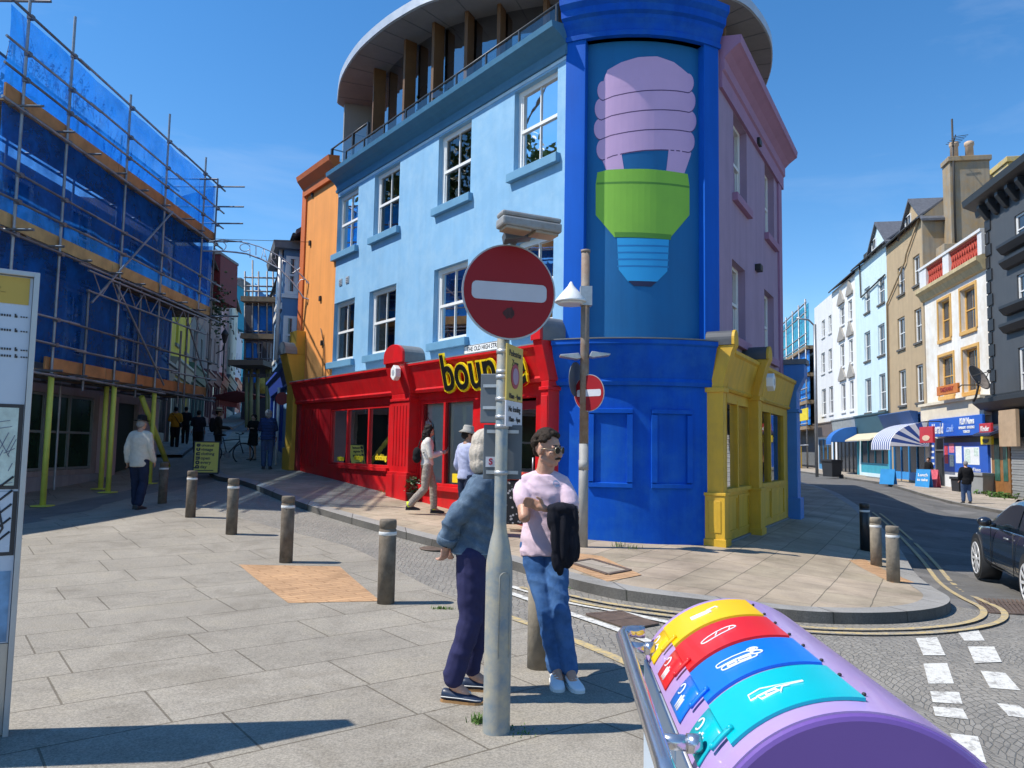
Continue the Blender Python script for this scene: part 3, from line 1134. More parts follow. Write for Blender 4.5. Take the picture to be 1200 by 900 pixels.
# blue end pier
mb = MB()
mb.box(WR - .02, WR + .42, -.34, .3, -.5, 3.05)
mb.box(WR - .05, WR + .46, -.40, .3, -.5, .55)
mb.box(WR - .04, WR + .45, -.39, .3, 2.55, 2.64)
mb.prism([(0.3, 3.05), (-.34, 3.05), (-.52, 3.42), (-.52, 3.7), (.3, 3.7)], WR - .02, WR + .42, 'x')
put(mb.build('end_pier', mat('azure_paint', (.045, .20, .55), .5, .06, 2, streak=.1), CB, bevel=.012))
put(MB().box(WR - .05, WR + .45, -.56, .3, 3.7, 3.82).build('pier_cap', M_lead, CB))

# ---- red shop front on the blue side
uz = lambda px, py, y=-.22: onface(ML, px, py, y)
U0 = uz(345, 500, -.25)[0]
uP1 = (uz(457.5, 520, -.34)[0], uz(478.5, 520, -.34)[0])
uP2 = (uz(633, 520, -.34)[0], WL + .02)
FZ0, FZ1 = 2.74, 3.36
fas = [(0, FZ0), (-.24, FZ0), (-.27, FZ0 + .06), (-.25, FZ0 + .10), (-.40, FZ1 - .06), (-.45, FZ1 - .04), (-.45, FZ1), (.0, FZ1 + .06)]
MB().prism(fas, U0, uP1[0] - .002, 'x').build('fascia', M_red, CB)
MB().prism(fas, uP1[1] + .002, uP2[0] - .002, 'x').build('fascia', M_red, CB)
mb = MB()
mb.prism([(-.452, FZ1), (-.46, FZ1 + .02), (0, FZ1 + .085), (0, FZ1 + .063)], U0, uP2[0], 'x')
mb.build('lead_flashing', M_zinc, CB)
for (a, b) in (uP1, uP2):
    zb = -.4
    mb = MB()
    mb.box(a, b, -.34, .06, zb, FZ0)
    base = .98 if a < 8 else .5
    mb.box(a - .05, b + .05, -.40, .06, zb, base).box(a - .035, b + .035, -.385, .06, base, base + .06)
    mb.box(a - .03, b + .03, -.37, .06, FZ0 - .16, FZ0 - .10)
    w = b - a
    for k in range(5):       # fluting
        x = a + w * (.16 + .17 * k)
        mb.box(x - .018, x + .018, -.356, -.34, base + .2, FZ0 - .25)
    mb.prism([(.05, FZ0), (-.34, FZ0), (-.37, FZ0 + .12), (-.50, FZ1 - .05), (-.52, FZ1 + .05), (.05, FZ1 + .05)], a - .02, b + .02, 'x')
    hr = [(a - .03, FZ1 + .05), (b + .03, FZ1 + .05), (b + .03, FZ1 + .22)] + [((a + b) / 2 + (w + .06) / 2 * math.cos(PI * k / 12), FZ1 + .22 + .24 * math.sin(PI * k / 12)) for k in range(1, 12)] + [(a - .03, FZ1 + .22)]
    mb.prism(hr, -.56, -.50, 'y')
    o = mb.build('pilaster', M_red, CB, bevel=.012)
    hr2 = [((x - (a + b) / 2) * .98 + (a + b) / 2, z - .004) for x, z in hr]
    MB().prism(hr2, -.498, 0, 'y').build('lead_cap', M_lead, o)
# walls under and around the shop windows
g1 = [(uz(387, 510, -.1)[0], uz(458, 510, -.1)[0] - .06, 1.10, 2.56)]
g2_ = [(uz(492, 510, -.1)[0], uz(556, 510, -.1)[0], .80, 2.58)]
dr = [(uz(606, 510, -.1)[0] - .45, uz(633, 510, -.1)[0] - .1, .14, 2.50)]
mb = MB()
wall(mb, U0, uP1[0], -.3, FZ0 - .002, g1, .18, -.12)
wall(mb, uP1[1], uP2[0], -.3, FZ0 - .002, g2_ + dr, .18, -.12)
mb.box(g1[0][0] - .06, g1[0][1] + .05, -.20, -.10, 1.02, 1.095).box(g2_[0][0] - .06, g2_[0][1] + .06, -.22, -.10, .71, .795)
# boarded bay at the far end
for k in range(6):
    x = U0 + .12 + k * .22
    mb.box(x, x + .19, -.135, -.12, 1.0, 2.6)
mb.build('shop_wall', M_red, CB)


def shopwin(h, cuts, fr=.075):
    a, b, c, d = h
    m = MB()
    for x in [a + fr / 2, b - fr / 2] + cuts:
        m.box(x - fr / 2, x + fr / 2, -.10, .0, c, d)
    m.box(a, b, -.098, .002, d - .07, d).box(a, b, -.098, .002, c, c + .05)
    o = m.build('shop_window', M_red, CB, bevel=.006)
    MB().add([(a, -.05, c), (b, -.05, c), (b, -.05, d), (a, -.05, d)], [(0, 1, 2, 3)]).build('pane', M_glass2, o)
    return o


c1 = [uz(408.5, 510, -.05)[0], uz(433.5, 510, -.05)[0]]
SW1 = shopwin(g1[0], c1)
SW2 = shopwin(g2_[0], [uz(522.5, 510, -.05)[0]])
# inside of the shop
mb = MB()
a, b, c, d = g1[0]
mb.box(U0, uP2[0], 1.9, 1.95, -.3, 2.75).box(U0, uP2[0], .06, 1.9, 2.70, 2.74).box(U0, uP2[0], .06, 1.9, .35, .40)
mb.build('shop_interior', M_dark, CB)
mb = MB()  # pale sheets added close behind the glass to imitate its grey reflection
mb.box(a - .05, c1[1] + .02, .03, .06, c - .3, d + .1)
mb.box(g2_[0][0] - .1, g2_[0][1] + .1, .05, .08, g2_[0][2] - .3, g2_[0][3] + .1)
mb.build('reflection_sheet', M_greyint, CB)
m2 = MB()
a, b, c, d = dr[0]
m2.box(a + .05, a + .13, .02, .10, c, d - .05).box(b - .13, b - .05, .02, .10, c, d - .05).box(a + .13, b - .13, .02, .10, d - .2, d - .05).box(a + .13, b - .13, .02, .10, c, c + .25)
m2.box(a + .13, b - .13, .03, .09, c + .95, c + 1.03)
o = m2.build('shop_door', M_redd, CB)
MB().add([(a + .1, .06, c), (b - .1, .06, c), (b - .1, .06, d - .1), (a + .1, .06, d - .1)], [(0, 1, 2, 3)]).build('pane', M_glassd, o)
MB().cyl((b - .19, -.02, c + .9), (b - .19, -.02, c + 1.3), .015).build('handle', M_gm, o)
MB().box(a - .1, b + .1, -.5, .1, -.2, c - .002).build('door_step', M_kerb, CB)
# yellow lettering stuck low on the glass
M_ylet = mat('sticker_yellow', (.75, .58, .02), .5)
for body, px in (('vintage', 420), ('clothing', 446)):
    u, z = uz(px, 536, -.06)
    text('window_lettering', body, M_ylet, SW1, (u, -.056, z), .19, .001, .008, squeeze=.95)
text('window_lettering', 'retro', M_ylet, SW1, (uz(398, 536, -.06)[0] + .05, -.056, uz(398, 537, -.06)[1]), .19, .001, .008)
u, z = uz(537, 560, -.06)
o = MB().box(u - .22, u + .22, -.062, -.054, z - .1, z + .08).build('window_notice', M_ylet, SW2)
# end return of the red shop
MB().box(U0 - .02, U0 + .2, -.2, .0, -.2, FZ0).build('end_post', M_redd, CB)

# ---- roof terrace, glass storey and the bowed roof
ZF = 9.02
pts = [FB, FA] + [apt(UA, k / 8, -.05) for k in range(1, 8)] + [FC, FE, V((3.0, 24.5, 0)), V((-2.5, 24.8, 0))]
mb = MB().prism([(p.x, p.y) for p in pts], ZF - .3, ZF, 'z')
put(mb.build('roof', M_lead, CB), WLD)
ZR = 12.0


def onz(px, py, z):
    d = ray(px, py)
    t = (z - CAMH) / d.z
    return V((d.x * t, d.y * t, 0))


el = [onz(396, 122, ZR), onz(400, 95, ZR), onz(415, 68, ZR), onz(437, 45, ZR), onz(470, 21, ZR), onz(515, 0, ZR)]
er = [onz(857, 0, ZR), onz(885, 20, ZR), onz(902, 50, ZR), onz(903, 80, ZR), onz(895, 106, ZR)]
front = [V((.1, 16.35, 0)), V((1.6, 16.05, 0)), V((3.2, 16.3, 0))]
ring = smooth(el + front + er, 5)
back = [V((4.5, 26.5, 0)), V((-3, 27.5, 0))]
full = ring + back
mb = MB()
mb.prism([(p.x, p.y) for p in full], ZR, ZR + .03, 'z')
put(mb.build('roof_soffit', M_soff, CB), WLD)
mb = MB()
mb.prism([(p.x, p.y) for p in offset(ring, -.03) + back], ZR + .031, ZR + .26, 'z')
o = put(mb.build('bowed_roof', M_zinc, CB), WLD)
mb = MB()        # joints of the soffit boards
inner = offset(ring, 1.5)
for k in range(2, len(ring) - 1, 3):
    a, b = ring[k], inner[k]
    mb.beam(V((a.x, a.y, ZR - .004)), V((b.x, b.y, ZR - .004)), .02, .012)
put(mb.build('soffit_joint', M_lead, CB), WLD)
gl = offset(ring, 1.05)
mb = MB()
A = [(p.x, p.y, ZF) for p in gl]
Bq = [(p.x, p.y, ZR) for p in gl]
n = len(gl)
mb.add(A + Bq, [(i, i + 1, n + i + 1, n + i) for i in range(n - 1)])
put(mb.build('glazing', M_glassd, CB, fix=False), WLD)
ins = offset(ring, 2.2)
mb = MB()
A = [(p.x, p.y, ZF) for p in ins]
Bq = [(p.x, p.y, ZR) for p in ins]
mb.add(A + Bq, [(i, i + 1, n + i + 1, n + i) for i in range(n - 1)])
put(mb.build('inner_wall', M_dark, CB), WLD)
fn = offset(ring, .82)
for px in (433, 470, 500, 537, 588, 640):
    best = min(range(len(fn)), key=lambda k: abs(CXP + FPX * fn[k].x / fn[k].y - px) + (100 if fn[k].y > 24 else 0))
    p = fn[best]
    t = (fn[min(best + 1, n - 1)] - fn[best - 1]).normalized()
    q = V((-t.y, t.x, 0))
    rot = Matrix(((t.x, q.x, 0), (t.y, q.y, 0), (0, 0, 1)))
    put(MB().obox((p.x, p.y, (ZF + ZR) / 2), (.09, .34, ZR - ZF), rot).build('fin', M_bronze, CB, bevel=.006), WLD)
for best in (n - 4, n - 8, n - 13, n - 18):
    p = fn[best]
    t = (fn[best + 1] - fn[best - 1]).normalized()
    q = V((-t.y, t.x, 0))
    rot = Matrix(((t.x, q.x, 0), (t.y, q.y, 0), (0, 0, 1)))
    put(MB().obox((p.x, p.y, (ZF + ZR) / 2), (.10, .46, ZR - ZF), rot).build('fin', M_bronze, CB, bevel=.006), WLD)
# pale end wall of the glass storey
p, q = gl[0], ring[0]
mb = MB()
mb.beam(V((p.x, p.y, (ZF + ZR) / 2)), V((q.x + .2, q.y + .0, (ZF + ZR) / 2)), .25, ZR - ZF)
put(mb.build('end_wall', M_soff, CB), WLD)
# balustrade of glass panels
zr = 9.72
ub = [.1 + 1.13 * k for k in range(9)]
mb = MB()
mb.tube([(.1, .14, zr), (WL - .1, .14, zr)], .022, 8)
for u in ub:
    mb.box(u - .018, u + .018, .12, .16, ZF - .02, zr)
    mb.box(u - .05, u + .05, .115, .165, 9.26, 9.30)
o = mb.build('balustrade', M_rail, CB)
MB().add([p for k in range(8) for p in ((ub[k] + .05, .14, 9.10), (ub[k + 1] - .05, .14, 9.10), (ub[k + 1] - .05, .14, zr - .05), (ub[k] + .05, .14, zr - .05))], [(4 * k, 4 * k + 1, 4 * k + 2, 4 * k + 3) for k in range(8)]).build('glass_panel', M_glassb, o)
# glass box at the far corner of the terrace
mb = MB()
zt = 10.35
for (x, y) in ((-.05, .4), (-1.5, .4), (-.05, 2.2), (-1.5, 2.2), (.9, .4)):
    mb.box(x - .035, x + .035, y - .035, y + .035, 9.0, zt)
for (p0, p1) in (((-1.5, .4), (.9, .4)), ((-1.5, .4), (-1.5, 2.2)), ((-.05, .4), (-.05, 2.2))):
    mb.tube([(*p0, zt), (*p1, zt)], .025, 8)
o = mb.build('terrace_screen', M_rail, CB)
MB().add([(-1.46, .4, 9.1), (-.1, .4, 9.1), (-.1, .4, zt - .05), (-1.46, .4, zt - .05), (0, .4, 9.1), (.86, .4, 9.1), (.86, .4, zt - .05), (0, .4, zt - .05)], [(0, 1, 2, 3), (4, 5, 6, 7)]).build('glass_panel', M_glassb, o)
MB().box(-.02, .5, .2, 2.2, 8.5, 9.25).build('terrace_wall', M_lead, CB)
# unseen block behind the mauve side, added to cast shade on the wide road
mb = MB()
mb.prism([(1.0, 23.5), (5.9, 19.2), (9.6, 31.5), (12.0, 40), (6, 42), (2, 32)], -.5, 8.6, 'z')
put(mb.build('unseen_shadow_block', M_purpd, CB), WLD)

# ------------------------------------------------------------------ signs on it
bs = thing('shop_sign', 'bold black bubble letters with yellow outline on the red fascia', 'shop sign', M=ML @ Matrix.Translation((uz(563, 441, -.4)[0], -.37, 3.03)))
bz = Matrix.Rotation(R(90 - 14), 4, 'X')
tl = math.atan2(.14, .62)
for nm, m_, off, y, ex in (('letter_outline', mat('sign_yellow', (.85, .62, .01), .45), .046, -.02, .02), ('lettering', mat('sign_black', (.008, .008, .008), .4), .010, -.045, .012)):
    text(nm, 'bounce', m_, bs, None, .92, ex, off, M=Matrix.Translation((0, y, 0)) @ Matrix.Rotation(tl, 4, 'X') @ Matrix.Rotation(PI / 2, 4, 'X') @ Matrix.Diagonal((1.0, 1.12, 1, 1)))
u, z = uz(569, 407, -.0)
ns = thing('street_name_plate', 'white street name plate with black capitals on the blue wall', 'street sign', M=ML @ Matrix.Translation((u, -.02, z)))
MB().box(-.72, .72, -.012, .0, -.085, .085).build('plate', M_white, ns, bevel=.004)
mb = MB()
for (a, b, c, d) in ((-.71, .71, .072, .08), (-.71, .71, -.08, -.072), (-.71, -.70, -.072, .072), (.70, .71, -.072, .072)):
    mb.box(a, b, -.015, -.012, c, d)
mb.build('border', MATS['sign_black'], ns)
text('lettering', 'THE OLD HIGH STREET', MATS['sign_black'], ns, (0, -.013, 0), .125, .001, .002, squeeze=.93)
for M_, px, py, y, lab, rz in ((ML, 464, 437, -.56, 'white hexagonal alarm box on the red pilaster of the clothes shop', 0), (MR, 903, 448, -.54, 'round white alarm box on the yellow pilaster', 0)):
    u, z = onface(M_, px, py, y)
    t = thing('alarm_box', lab, 'alarm box', M=M_ @ Matrix.Translation((u, y, z)))
    MB().prism([(.13 * math.cos(PI / 3 * k + PI / 6), .17 * math.sin(PI / 3 * k + PI / 6)) for k in range(6)], -.07, .06).build('housing', M_white, t, bevel=.01)
    MB().prism([(.06 * math.cos(PI / 3 * k), .07 * math.sin(PI / 3 * k)) for k in range(6)], -.074, -.06).build('badge', M_zinc, t)


def shirt(u, z, y, s, lab, m, M_=ML):
    t = thing('hanging_shirt', lab, 'shirt', M=M_ @ Matrix.Translation((u, y, z)))
    out = [(-.20, .0), (-.07, .06), (.07, .06), (.20, .0), (.33, -.62), (.24, -.64), (.19, -.25), (.20, -.78), (-.20, -.78), (-.19, -.25), (-.24, -.64), (-.33, -.62)]
    out = [(x * s, q * s) for x, q in out]
    MB().prism(out, -.022, .022).build('cloth', m, t, bevel=.012)
    MB().tube([(-.14 * s, 0, .03 * s), (0, 0, .14 * s), (.14 * s, 0, .03 * s)], .008, 6).tube([(0, 0, .14 * s), (0, 0, .2 * s), (.03, 0, .23 * s), (.05, 0, .2 * s)], .006, 6).build('hanger', M_bronze, t)
    return t


M_shirt = mat('shirt_white', (.62, .64, .68), .9, .12, 9, bump=.3, bscale=18)
u, z = uz(447, 487, .1)
st = shirt(u, z, .10, 1.05, 'white long-sleeved shirt with blue and yellow print hanging in the narrow shop window', M_shirt)
MB().prism([(-.08, -.2), (.08, -.2), (.07, -.5), (-.07, -.5)], -.030, -.0225).build('print', mat('print_blue', (.05, .12, .4), .8, .4, 20), st)
MB().prism([(-.06, -.15), (.06, -.15), (.05, -.2), (-.05, -.2)], -.030, -.0225).build('print', mat('print_yellow', (.7, .5, .05), .8, .3, 20), st)
u, z = uz(505, 497, .1)
shirt(u, z, .01, 1.05, 'plain white shirt on a hanger in the wide shop window', M_shirt)
u, z = uz(578, 520, .3)
shirt(u, z, .35, .9, 'pink garment hanging inside the shop doorway behind the lamp post', mat('shirt_pink', (.55, .12, .2), .9, .15, 9))
# ------------------------------------------------------------------ generic street house
M_wframe = mat('sash_white', (.72, .72, .70), .4, .05)
M_slate = mat('slate_roof', (.10, .105, .12), .6, .25, 6, bump=.2, bscale=25)
M_glop = mat('far_glass', (.03, .035, .042), .05, .3, .6, spec=.9)
M_stone = mat('stone_sill', (.30, .28, .25), .8, .15, 4)


def rowhouse(name, label, cat, A, B, zb, zt, wm, wins, depth=7.0, parapet=.0, roof=None, group=None, framem=None, sillm=None, trim=None, bars=1, fw=.09, shop=None, silz=.14, reveal=.2, cornice=None):
    M, W = frame(A, B)
    t = thing(name, label, cat, M=M, group=group)
    holes = [h for h in wins]
    sh = []
    if shop:
        sh = [shop['open']] if 'open' in shop else []
    mb = MB()
    wall(mb, 0, W, zb, zt, holes + sh, reveal)
    mb.add([(0, 0, zb), (0, depth, zb), (0, depth, zt), (0, 0, zt), (W, 0, zb), (W, depth, zb), (W, depth, zt), (W, 0, zt)], [(0, 1, 2, 3), (4, 7, 6, 5), (1, 5, 6, 2), (3, 2, 6, 7)])
    mb.build('wall', wm, t)
    for h in holes:
        sash(t, h, reveal - .09, framem or M_wframe, M_glop, sillm or M_stone, .10, bars, over=.08, silz=silz, fw=fw)
        if trim:
            a, b, c, d = h
            MB().box(a - .16, a - .002, -.05, .02, c, d + .16).box(b + .002, b + .16, -.05, .02, c, d + .16).box(a - .002, b + .002, -.05, .02, d + .002, d + .16).build('window_surround', trim, t)
    if roof == 'pitched':
        m = MB().prism([(-.25, zt - .02), (depth * .5, zt + depth * .38), (depth + .2, zt - .02), (depth + .2, zt + .12), (depth * .5, zt + depth * .38 + .14), (-.25, zt + .12)], -.08, W + .08, 'x')
        m.build('roof', M_slate, t)
        MB().prism([(0, zt - .01), (depth, zt - .01), (depth * .5, zt + depth * .38 - .02)], .02, W - .02, 'x').build('gable', wm, t)
        MB().tube([(0, -.30, zt - .02), (W, -.30, zt - .02)], .06, 8).build('gutter', M_irond, t)
    elif roof == 'flat':
        MB().box(.12, W - .12, .12, depth - .1, zt - .3, zt - .25).build('roof', M_slate, t)
    if cornice:
        z, pr, m_ = cornice
        MB().prism([(0, z - .3), (-pr * .4, z - .25), (-pr * .5, z - .1), (-pr, z), (-pr, z + .12), (0, z + .16)], 0, W, 'x').build('cornice', m_, t)
    if shop:
        fm, bm_ = shop['fm'], shop.get('bm', shop['fm'])
        z0, z1 = shop['fz']
        MB().prism([(0, z0), (-.14, z0), (-.26, z1 - .04), (-.34, z1), (-.34, z1 + .1), (0, z1 + .14)], .04, W - .04, 'x').build('fascia', fm, t)
        if 'open' in shop:
            a, b, c, d = shop['open']
            n = shop.get('n', 3)
            mb = MB()
            for k in range(n + 1):
                x = a + (b - a) * k / n
                mb.box(max(a, x - .05), min(b, x + .05), .02, .12, c, d)
            mb.box(a, b, .025, .115, d - .1, d).box(a, b, .025, .115, c, c + shop.get('riser', .5))
            o = mb.build('shop_front', bm_, t)
            MB().add([(a, .08, c), (b, .08, c), (b, .08, d), (a, .08, d)], [(0, 1, 2, 3)]).build('pane', M_glop, o)
            for x in (.1, W - .1):
                MB().box(x - .1, x + .1, -.12, -.002, zb, z0 - .002).build('pilaster', bm_, t)
    return t, M, W


def grid(W, z0, ztop, floors, n, ww=.9, wh=1.5):
    out = []
    fh = (ztop - z0) / floors
    for f in range(floors):
        for k in range(n):
            u = W * (k + .5) / n
            zc = z0 + fh * (f + .5)
            out.append((u - ww / 2, u + ww / 2, zc - wh / 2, zc + wh / 2))
    return out


# ------------------------------------------------------------------ left: building under scaffold
M_tube = mat('galvanised_tube', (.30, .31, .33), .45, .3, 3, metal=.55)
M_tubed = mat('old_tube', (.17, .17, .18), .5, .35, 3, metal=.5)
M_board = mat('toe_board', (.50, .23, .085), .8, .25, 2.5, bump=.2)
M_board2 = mat('pale_board', (.55, .36, .15), .8, .25, 2.5, bump=.2)
M_deck = mat('deck_planks', (.26, .18, .105), .9, .3, 2.5)
M_pad = mat('yellow_padding', (.60, .62, .10), .6, .1, 4)
M_net = netmat('blue_netting', (.018, .18, .68), .52)
M_nett = netmat('blue_netting_lit', (.02, .25, .85), .62)  # brighter copy of the netting, backlight of the top lift put into its colour
XF, XB = -9.6, -10.95
SY = [14.45, 15.95, 18.5, 20.6, 23.1, 24.2]
LIFT = [3.06, 5.63, 8.06]
TOP = 9.86
A_, B_ = (-11.3, 15.2), (-11.3, 24.6)
M, W = frame(A_, B_)
hw = [(1.5, 2.6, 3.8, 5.5), (4.0, 5.1, 3.8, 5.5), (6.8, 7.9, 3.8, 5.5), (1.5, 2.6, 6.2, 7.6), (4.0, 5.1, 6.2, 7.6), (6.8, 7.9, 6.2, 7.6)]
M_bwall = mat('faded_render', (.32, .28, .26), .85, .15, 1.3, streak=.2)
M_gframe = mat('dark_green_frame', (.04, .055, .045), .5, .1)
t = thing('scaffolded_building', 'building wrapped in blue netting with dark green glazed ground floor', 'building', M=M)
mb = MB()
go = (.2, 5.6, .85, 2.75)
do = (6.8, 8.0, .5, 2.7)
wall(mb, 0, W, -.8, 7.9, hw + [go, do], .2)
mb.add([(0, 0, -.8), (-7.5, .6, -.8), (-7.5, .6, 5.6), (0, 0, 7.9), (W, 0, -.8), (W, 8, -.8), (W, 8, 7.9), (W, 0, 7.9), (0, 8, 7.9), (-7.5, 8, 5.6)], [(1, 0, 3, 2), (4, 5, 6, 7), (3, 7, 6, 8), (2, 3, 8, 9)])  # sloping off-view extension at the near end, shaped to cast shade on the plaza
mb.build('wall', M_bwall, t)
for h in hw:
    sash(t, h, .12, M_wframe, M_glop, M_stone, .08, 1)
mb = MB()
a, b, c, d = go
for k in range(6):
    x = a + (b - a) * k / 5
    mb.box(max(a, x - .04), min(b, x + .04), .02, .10, c, d)
for z in (c + .04, c + .95, d - .04):
    mb.box(a, b, .025, .105, z - .03, z + .03)
o = mb.build('shop_window', mat('alu_frame', (.20, .22, .21), .5, .1), t)
MB().add([(a, .07, c), (b, .07, c), (b, .07, d), (a, .07, d)], [(0, 1, 2, 3)]).build('pane', mat('green_glass', (.014, .035, .016), .22, .4, 1.2, spec=.25), o)
MB().box(0, 5.8, -.14, -.002, -.8, .72).build('plinth', mat('grey_plinth', (.28, .28, .29), .8, .1, 2, streak=.2), t)
MB().box(5.85, 6.7, -.10, -.002, -.8, 2.85).build('pillar', mat('pink_render', (.50, .36, .36), .8, .1), t)
MB().box(8.1, 9.2, -.10, -.002, -.8, 2.85).build('pillar', MATS['pink_render'], t)
MB().box(6.8, 8.0, .1, .14, .3, 2.7).build('door', M_gframe, t)

sc = thing('scaffold', 'tall tube scaffold with blue debris netting along the left street side', 'scaffolding', (XF, 15.95, G(XF, 15.95)))
SO = MB(Matrix.Translation(-V(sc.location)))
SOM = SO.M


def smb():
    return MB(SOM)


def tubes(name, segs, m=M_tube, r=.03):
    for p0, p1 in segs:
        smb().cyl(p0, p1, r, n=8).build(name, m, sc, fix=False)


tops = [10.9, 10.75, 10.2, 10.65, 10.4, 10.1]
for Y, tz in zip(SY, tops):
    j = random.uniform(-.03, .03)
    tubes('standard', [((XF + j, Y, G(XF, Y) + .02 if Y < 21 else 2.9), (XF + j * .4, Y + j, tz)), ((XB, Y + .1, G(XB, Y) if Y < 21 else 2.9), (XB, Y + .1 + j, tz - .6))], random.choice([M_tube, M_tubed]))
tubes('standard', [((XF + .02, Y, 2.7), (XF + .02, Y, z)) for Y, z in ((17.1, 5.0), (19.5, 5.6), (22.0, 4.8), (22.4, 5.4))], M_tubed)
for z in LIFT + [TOP]:
    for dz, rr in ((-.12, .028), (.52, .026), (1.05, .026)):
        if z == TOP and dz != -.12:
            continue
        zz = z + dz if z != TOP else z
        cuts = [14.0, 16.8 + random.uniform(-.5, .5), 21.2 + random.uniform(-.5, .5), 24.5]
        for k in range(3):
            o = random.uniform(-.03, .03)
            tubes('ledger', [((XF + .06, cuts[k] - .25, zz + o), (XF + .06, cuts[k + 1] + .15, zz - o))], random.choice([M_tube, M_tube, M_tubed]), rr)
    tubes('ledger', [((XB, 14, z - .12), (XB, 24.4, z - .12))], M_tubed)
for z in LIFT:
    Y = 14.3
    while Y < 24.3:
        tubes('transom', [((XF + random.uniform(.2, .5), Y, z - .06), (XB - .1, Y + .03, z - .06))], M_tubed, .026)
        Y += 1.22
for z in (TOP, 9.2, 8.65, 8.06, 5.63):
    tubes('transom', [((XF + .85, 24.22, z), (XB - .1, 24.25, z - .02))], M_tubed, .026)
tubes('transom', [((XF + .4, 23.1, 9.7), (XB - .1, 23.1, 9.7)), ((XF + .4, 14.45, 10.2), (XB, 14.45, 10.2))], M_tubed)
tubes('brace', [((XF + .08, 20.9, 7.98), (XF + .1, 17.1, 4.7)), ((XF + .1, 18.1, 5.33), (XF + .1, 20.9, 3.15)), ((XF + .05, 22.3, 5.15), (XF + .05, 24.2, 3.25))], M_tube, .027)
for z, m_, y0 in ((LIFT[0], M_board, 15.8), (LIFT[1], M_board2, 14.1), (LIFT[2], M_board, 14.0)):
    cuts = [y0, 18.2, 21.2, 24.35]
    for k in range(3):
        smb().box(XF - .10, XF - .06, cuts[k] + .01, cuts[k + 1] - .01, z + .0, z + .27 + random.uniform(-.01, .01)).build('toe_board', random.choice([m_, m_, M_board]) if z != LIFT[1] else m_, sc)
    for k in range(5):
        x = XF - .14 - k * .24
        smb().box(x - .225, x, 14.1, 24.3, z - .04 - .002 * k, z).build('deck_board', M_deck, sc)


def netsheet(y0, y1, z0, z1, x, m, amp=.06, name='netting'):
    mb = smb()
    n, k = 26, 8
    vs = []
    for j in range(k + 1):
        for i in range(n + 1):
            y, z = y0 + (y1 - y0) * i / n, z0 + (z1 - z0) * j / k
            b = amp * noise.noise(V((y * .9, z * 1.1, x))) + amp * .6 * noise.noise(V((y * 3.1, z * .8, 3)))
            vs.append((x + b, y, z))
    mb.add(vs, [(j * (n + 1) + i, j * (n + 1) + i + 1, (j + 1) * (n + 1) + i + 1, (j + 1) * (n + 1) + i) for j in range(k) for i in range(n)], 0, True)
    return mb.build(name, m, sc, fix=False)


netsheet(14.1, 18.4, 3.2, 5.6, XF - .16, M_net)
netsheet(18.4, 21.8, 3.2, 5.35, XF - .18, M_net)
netsheet(14.1, 18.6, 5.7, 8.0, XF - .16, M_net)
netsheet(18.5, 24.2, 5.8, 8.0, XF - .19, M_net)
netsheet(14.1, 24.25, 8.12, 9.93, XF - .15, M_nett)
netsheet(14.5, 24.2, 8.12, 9.8, XB - .05, M_nett)
mb = smb()
mb.add([(XF - .1, 24.3, 8.1), (XB, 24.35, 8.1), (XB, 24.3, 9.5), (XF - .1, 24.25, 9.85), (XF - .12, 24.27, 5.9), (XB, 24.32, 5.9), (XB, 24.3, 7.9), (XF - .1, 24.27, 7.9)], [(0, 1, 2, 3), (4, 5, 6, 7)])
mb.build('netting', M_nett, sc)
mb = smb()
n = 16
for k in range(n):
    y = 17.1 + 6.4 * k / n
    y2 = 17.1 + 6.4 * (k + 1) / n
    za, zb_ = (4.94, 5.39) if k % 2 else (5.39, 4.94)
    mb.cyl((XF + .1, y, za), (XF + .1, y2, zb_), .014, n=6)
mb.cyl((XF + .1, 16.9, 5.39), (XF + .1, 23.6, 5.39), .027, n=8).cyl((XF + .1, 16.9, 4.94), (XF + .1, 23.6, 4.94), .027, n=8)
mb.build('lattice_beam', M_tube, sc, fix=False)
pads = [((XF, 15.95), (0, 0)), ((XF, 18.5), (0, 0)), ((XF - .5, 19.1), (0, 0)), ((XF, 20.6), (0, 0))]
for (x, y), _ in pads:
    g = G(x, y)
    o = smb().cyl((x, y, g + .03), (x, y, 2.95), .058, n=12).build('padded_post', M_pad, sc)
    smb().obox((x, y, g + .02), (.32, .32, .025)).build('base_plate', M_pad, o)
o = smb().cyl((XF - .3, 20.5, 2.8), (XF - .1, 21.9, .9), .07, n=10).build('padded_post', M_pad, sc)
# couplers
mb = smb()
for Y in SY:
    for z in [q + d for q in LIFT for d in (-.12, .52, 1.05)] + [TOP]:
        mb.obox((XF + .03, Y, z), (.11, .10, .085))
o = mb.build('couplers', M_tubed, sc, fix=False)
o['kind'] = 'stuff'

# dry weeds on the hidden parapet
mb = MB()
random.seed(3)
for k in range(90):
    p = V((random.uniform(-.5, .5), random.uniform(-1.5, 1.5), 0))
    q = p + V((random.uniform(-.25, .25), random.uniform(-.25, .25), random.uniform(.2, .75)))
    mb.tube([p, (p + q) / 2 + V((random.uniform(-.05, .05),) * 3), q], .006, 4)
    for j in range(4):
        r = p.lerp(q, random.uniform(.5, 1))
        mb.obox(r, (.05, .03, .012), Matrix.Rotation(random.uniform(0, 6), 3, 'Z') @ Matrix.Rotation(random.uniform(0, 2), 3, 'X'))
o = mb.build('weeds', mat('dry_weed', (.22, .10, .06), .9, .3), None, fix=False)
o.location = (-11.2, 18.0, 9.9)
tag(o, 'dry reddish weeds sprouting above the scaffold netting', 'weeds', kind='stuff')

# ------------------------------------------------------------------ left terrace up the old street
def lrow(Y):
    return (-.3 * Y - 4.6, Y)


def Yl(px):
    return 4.6 / ((600 - px) / 900 - .3)


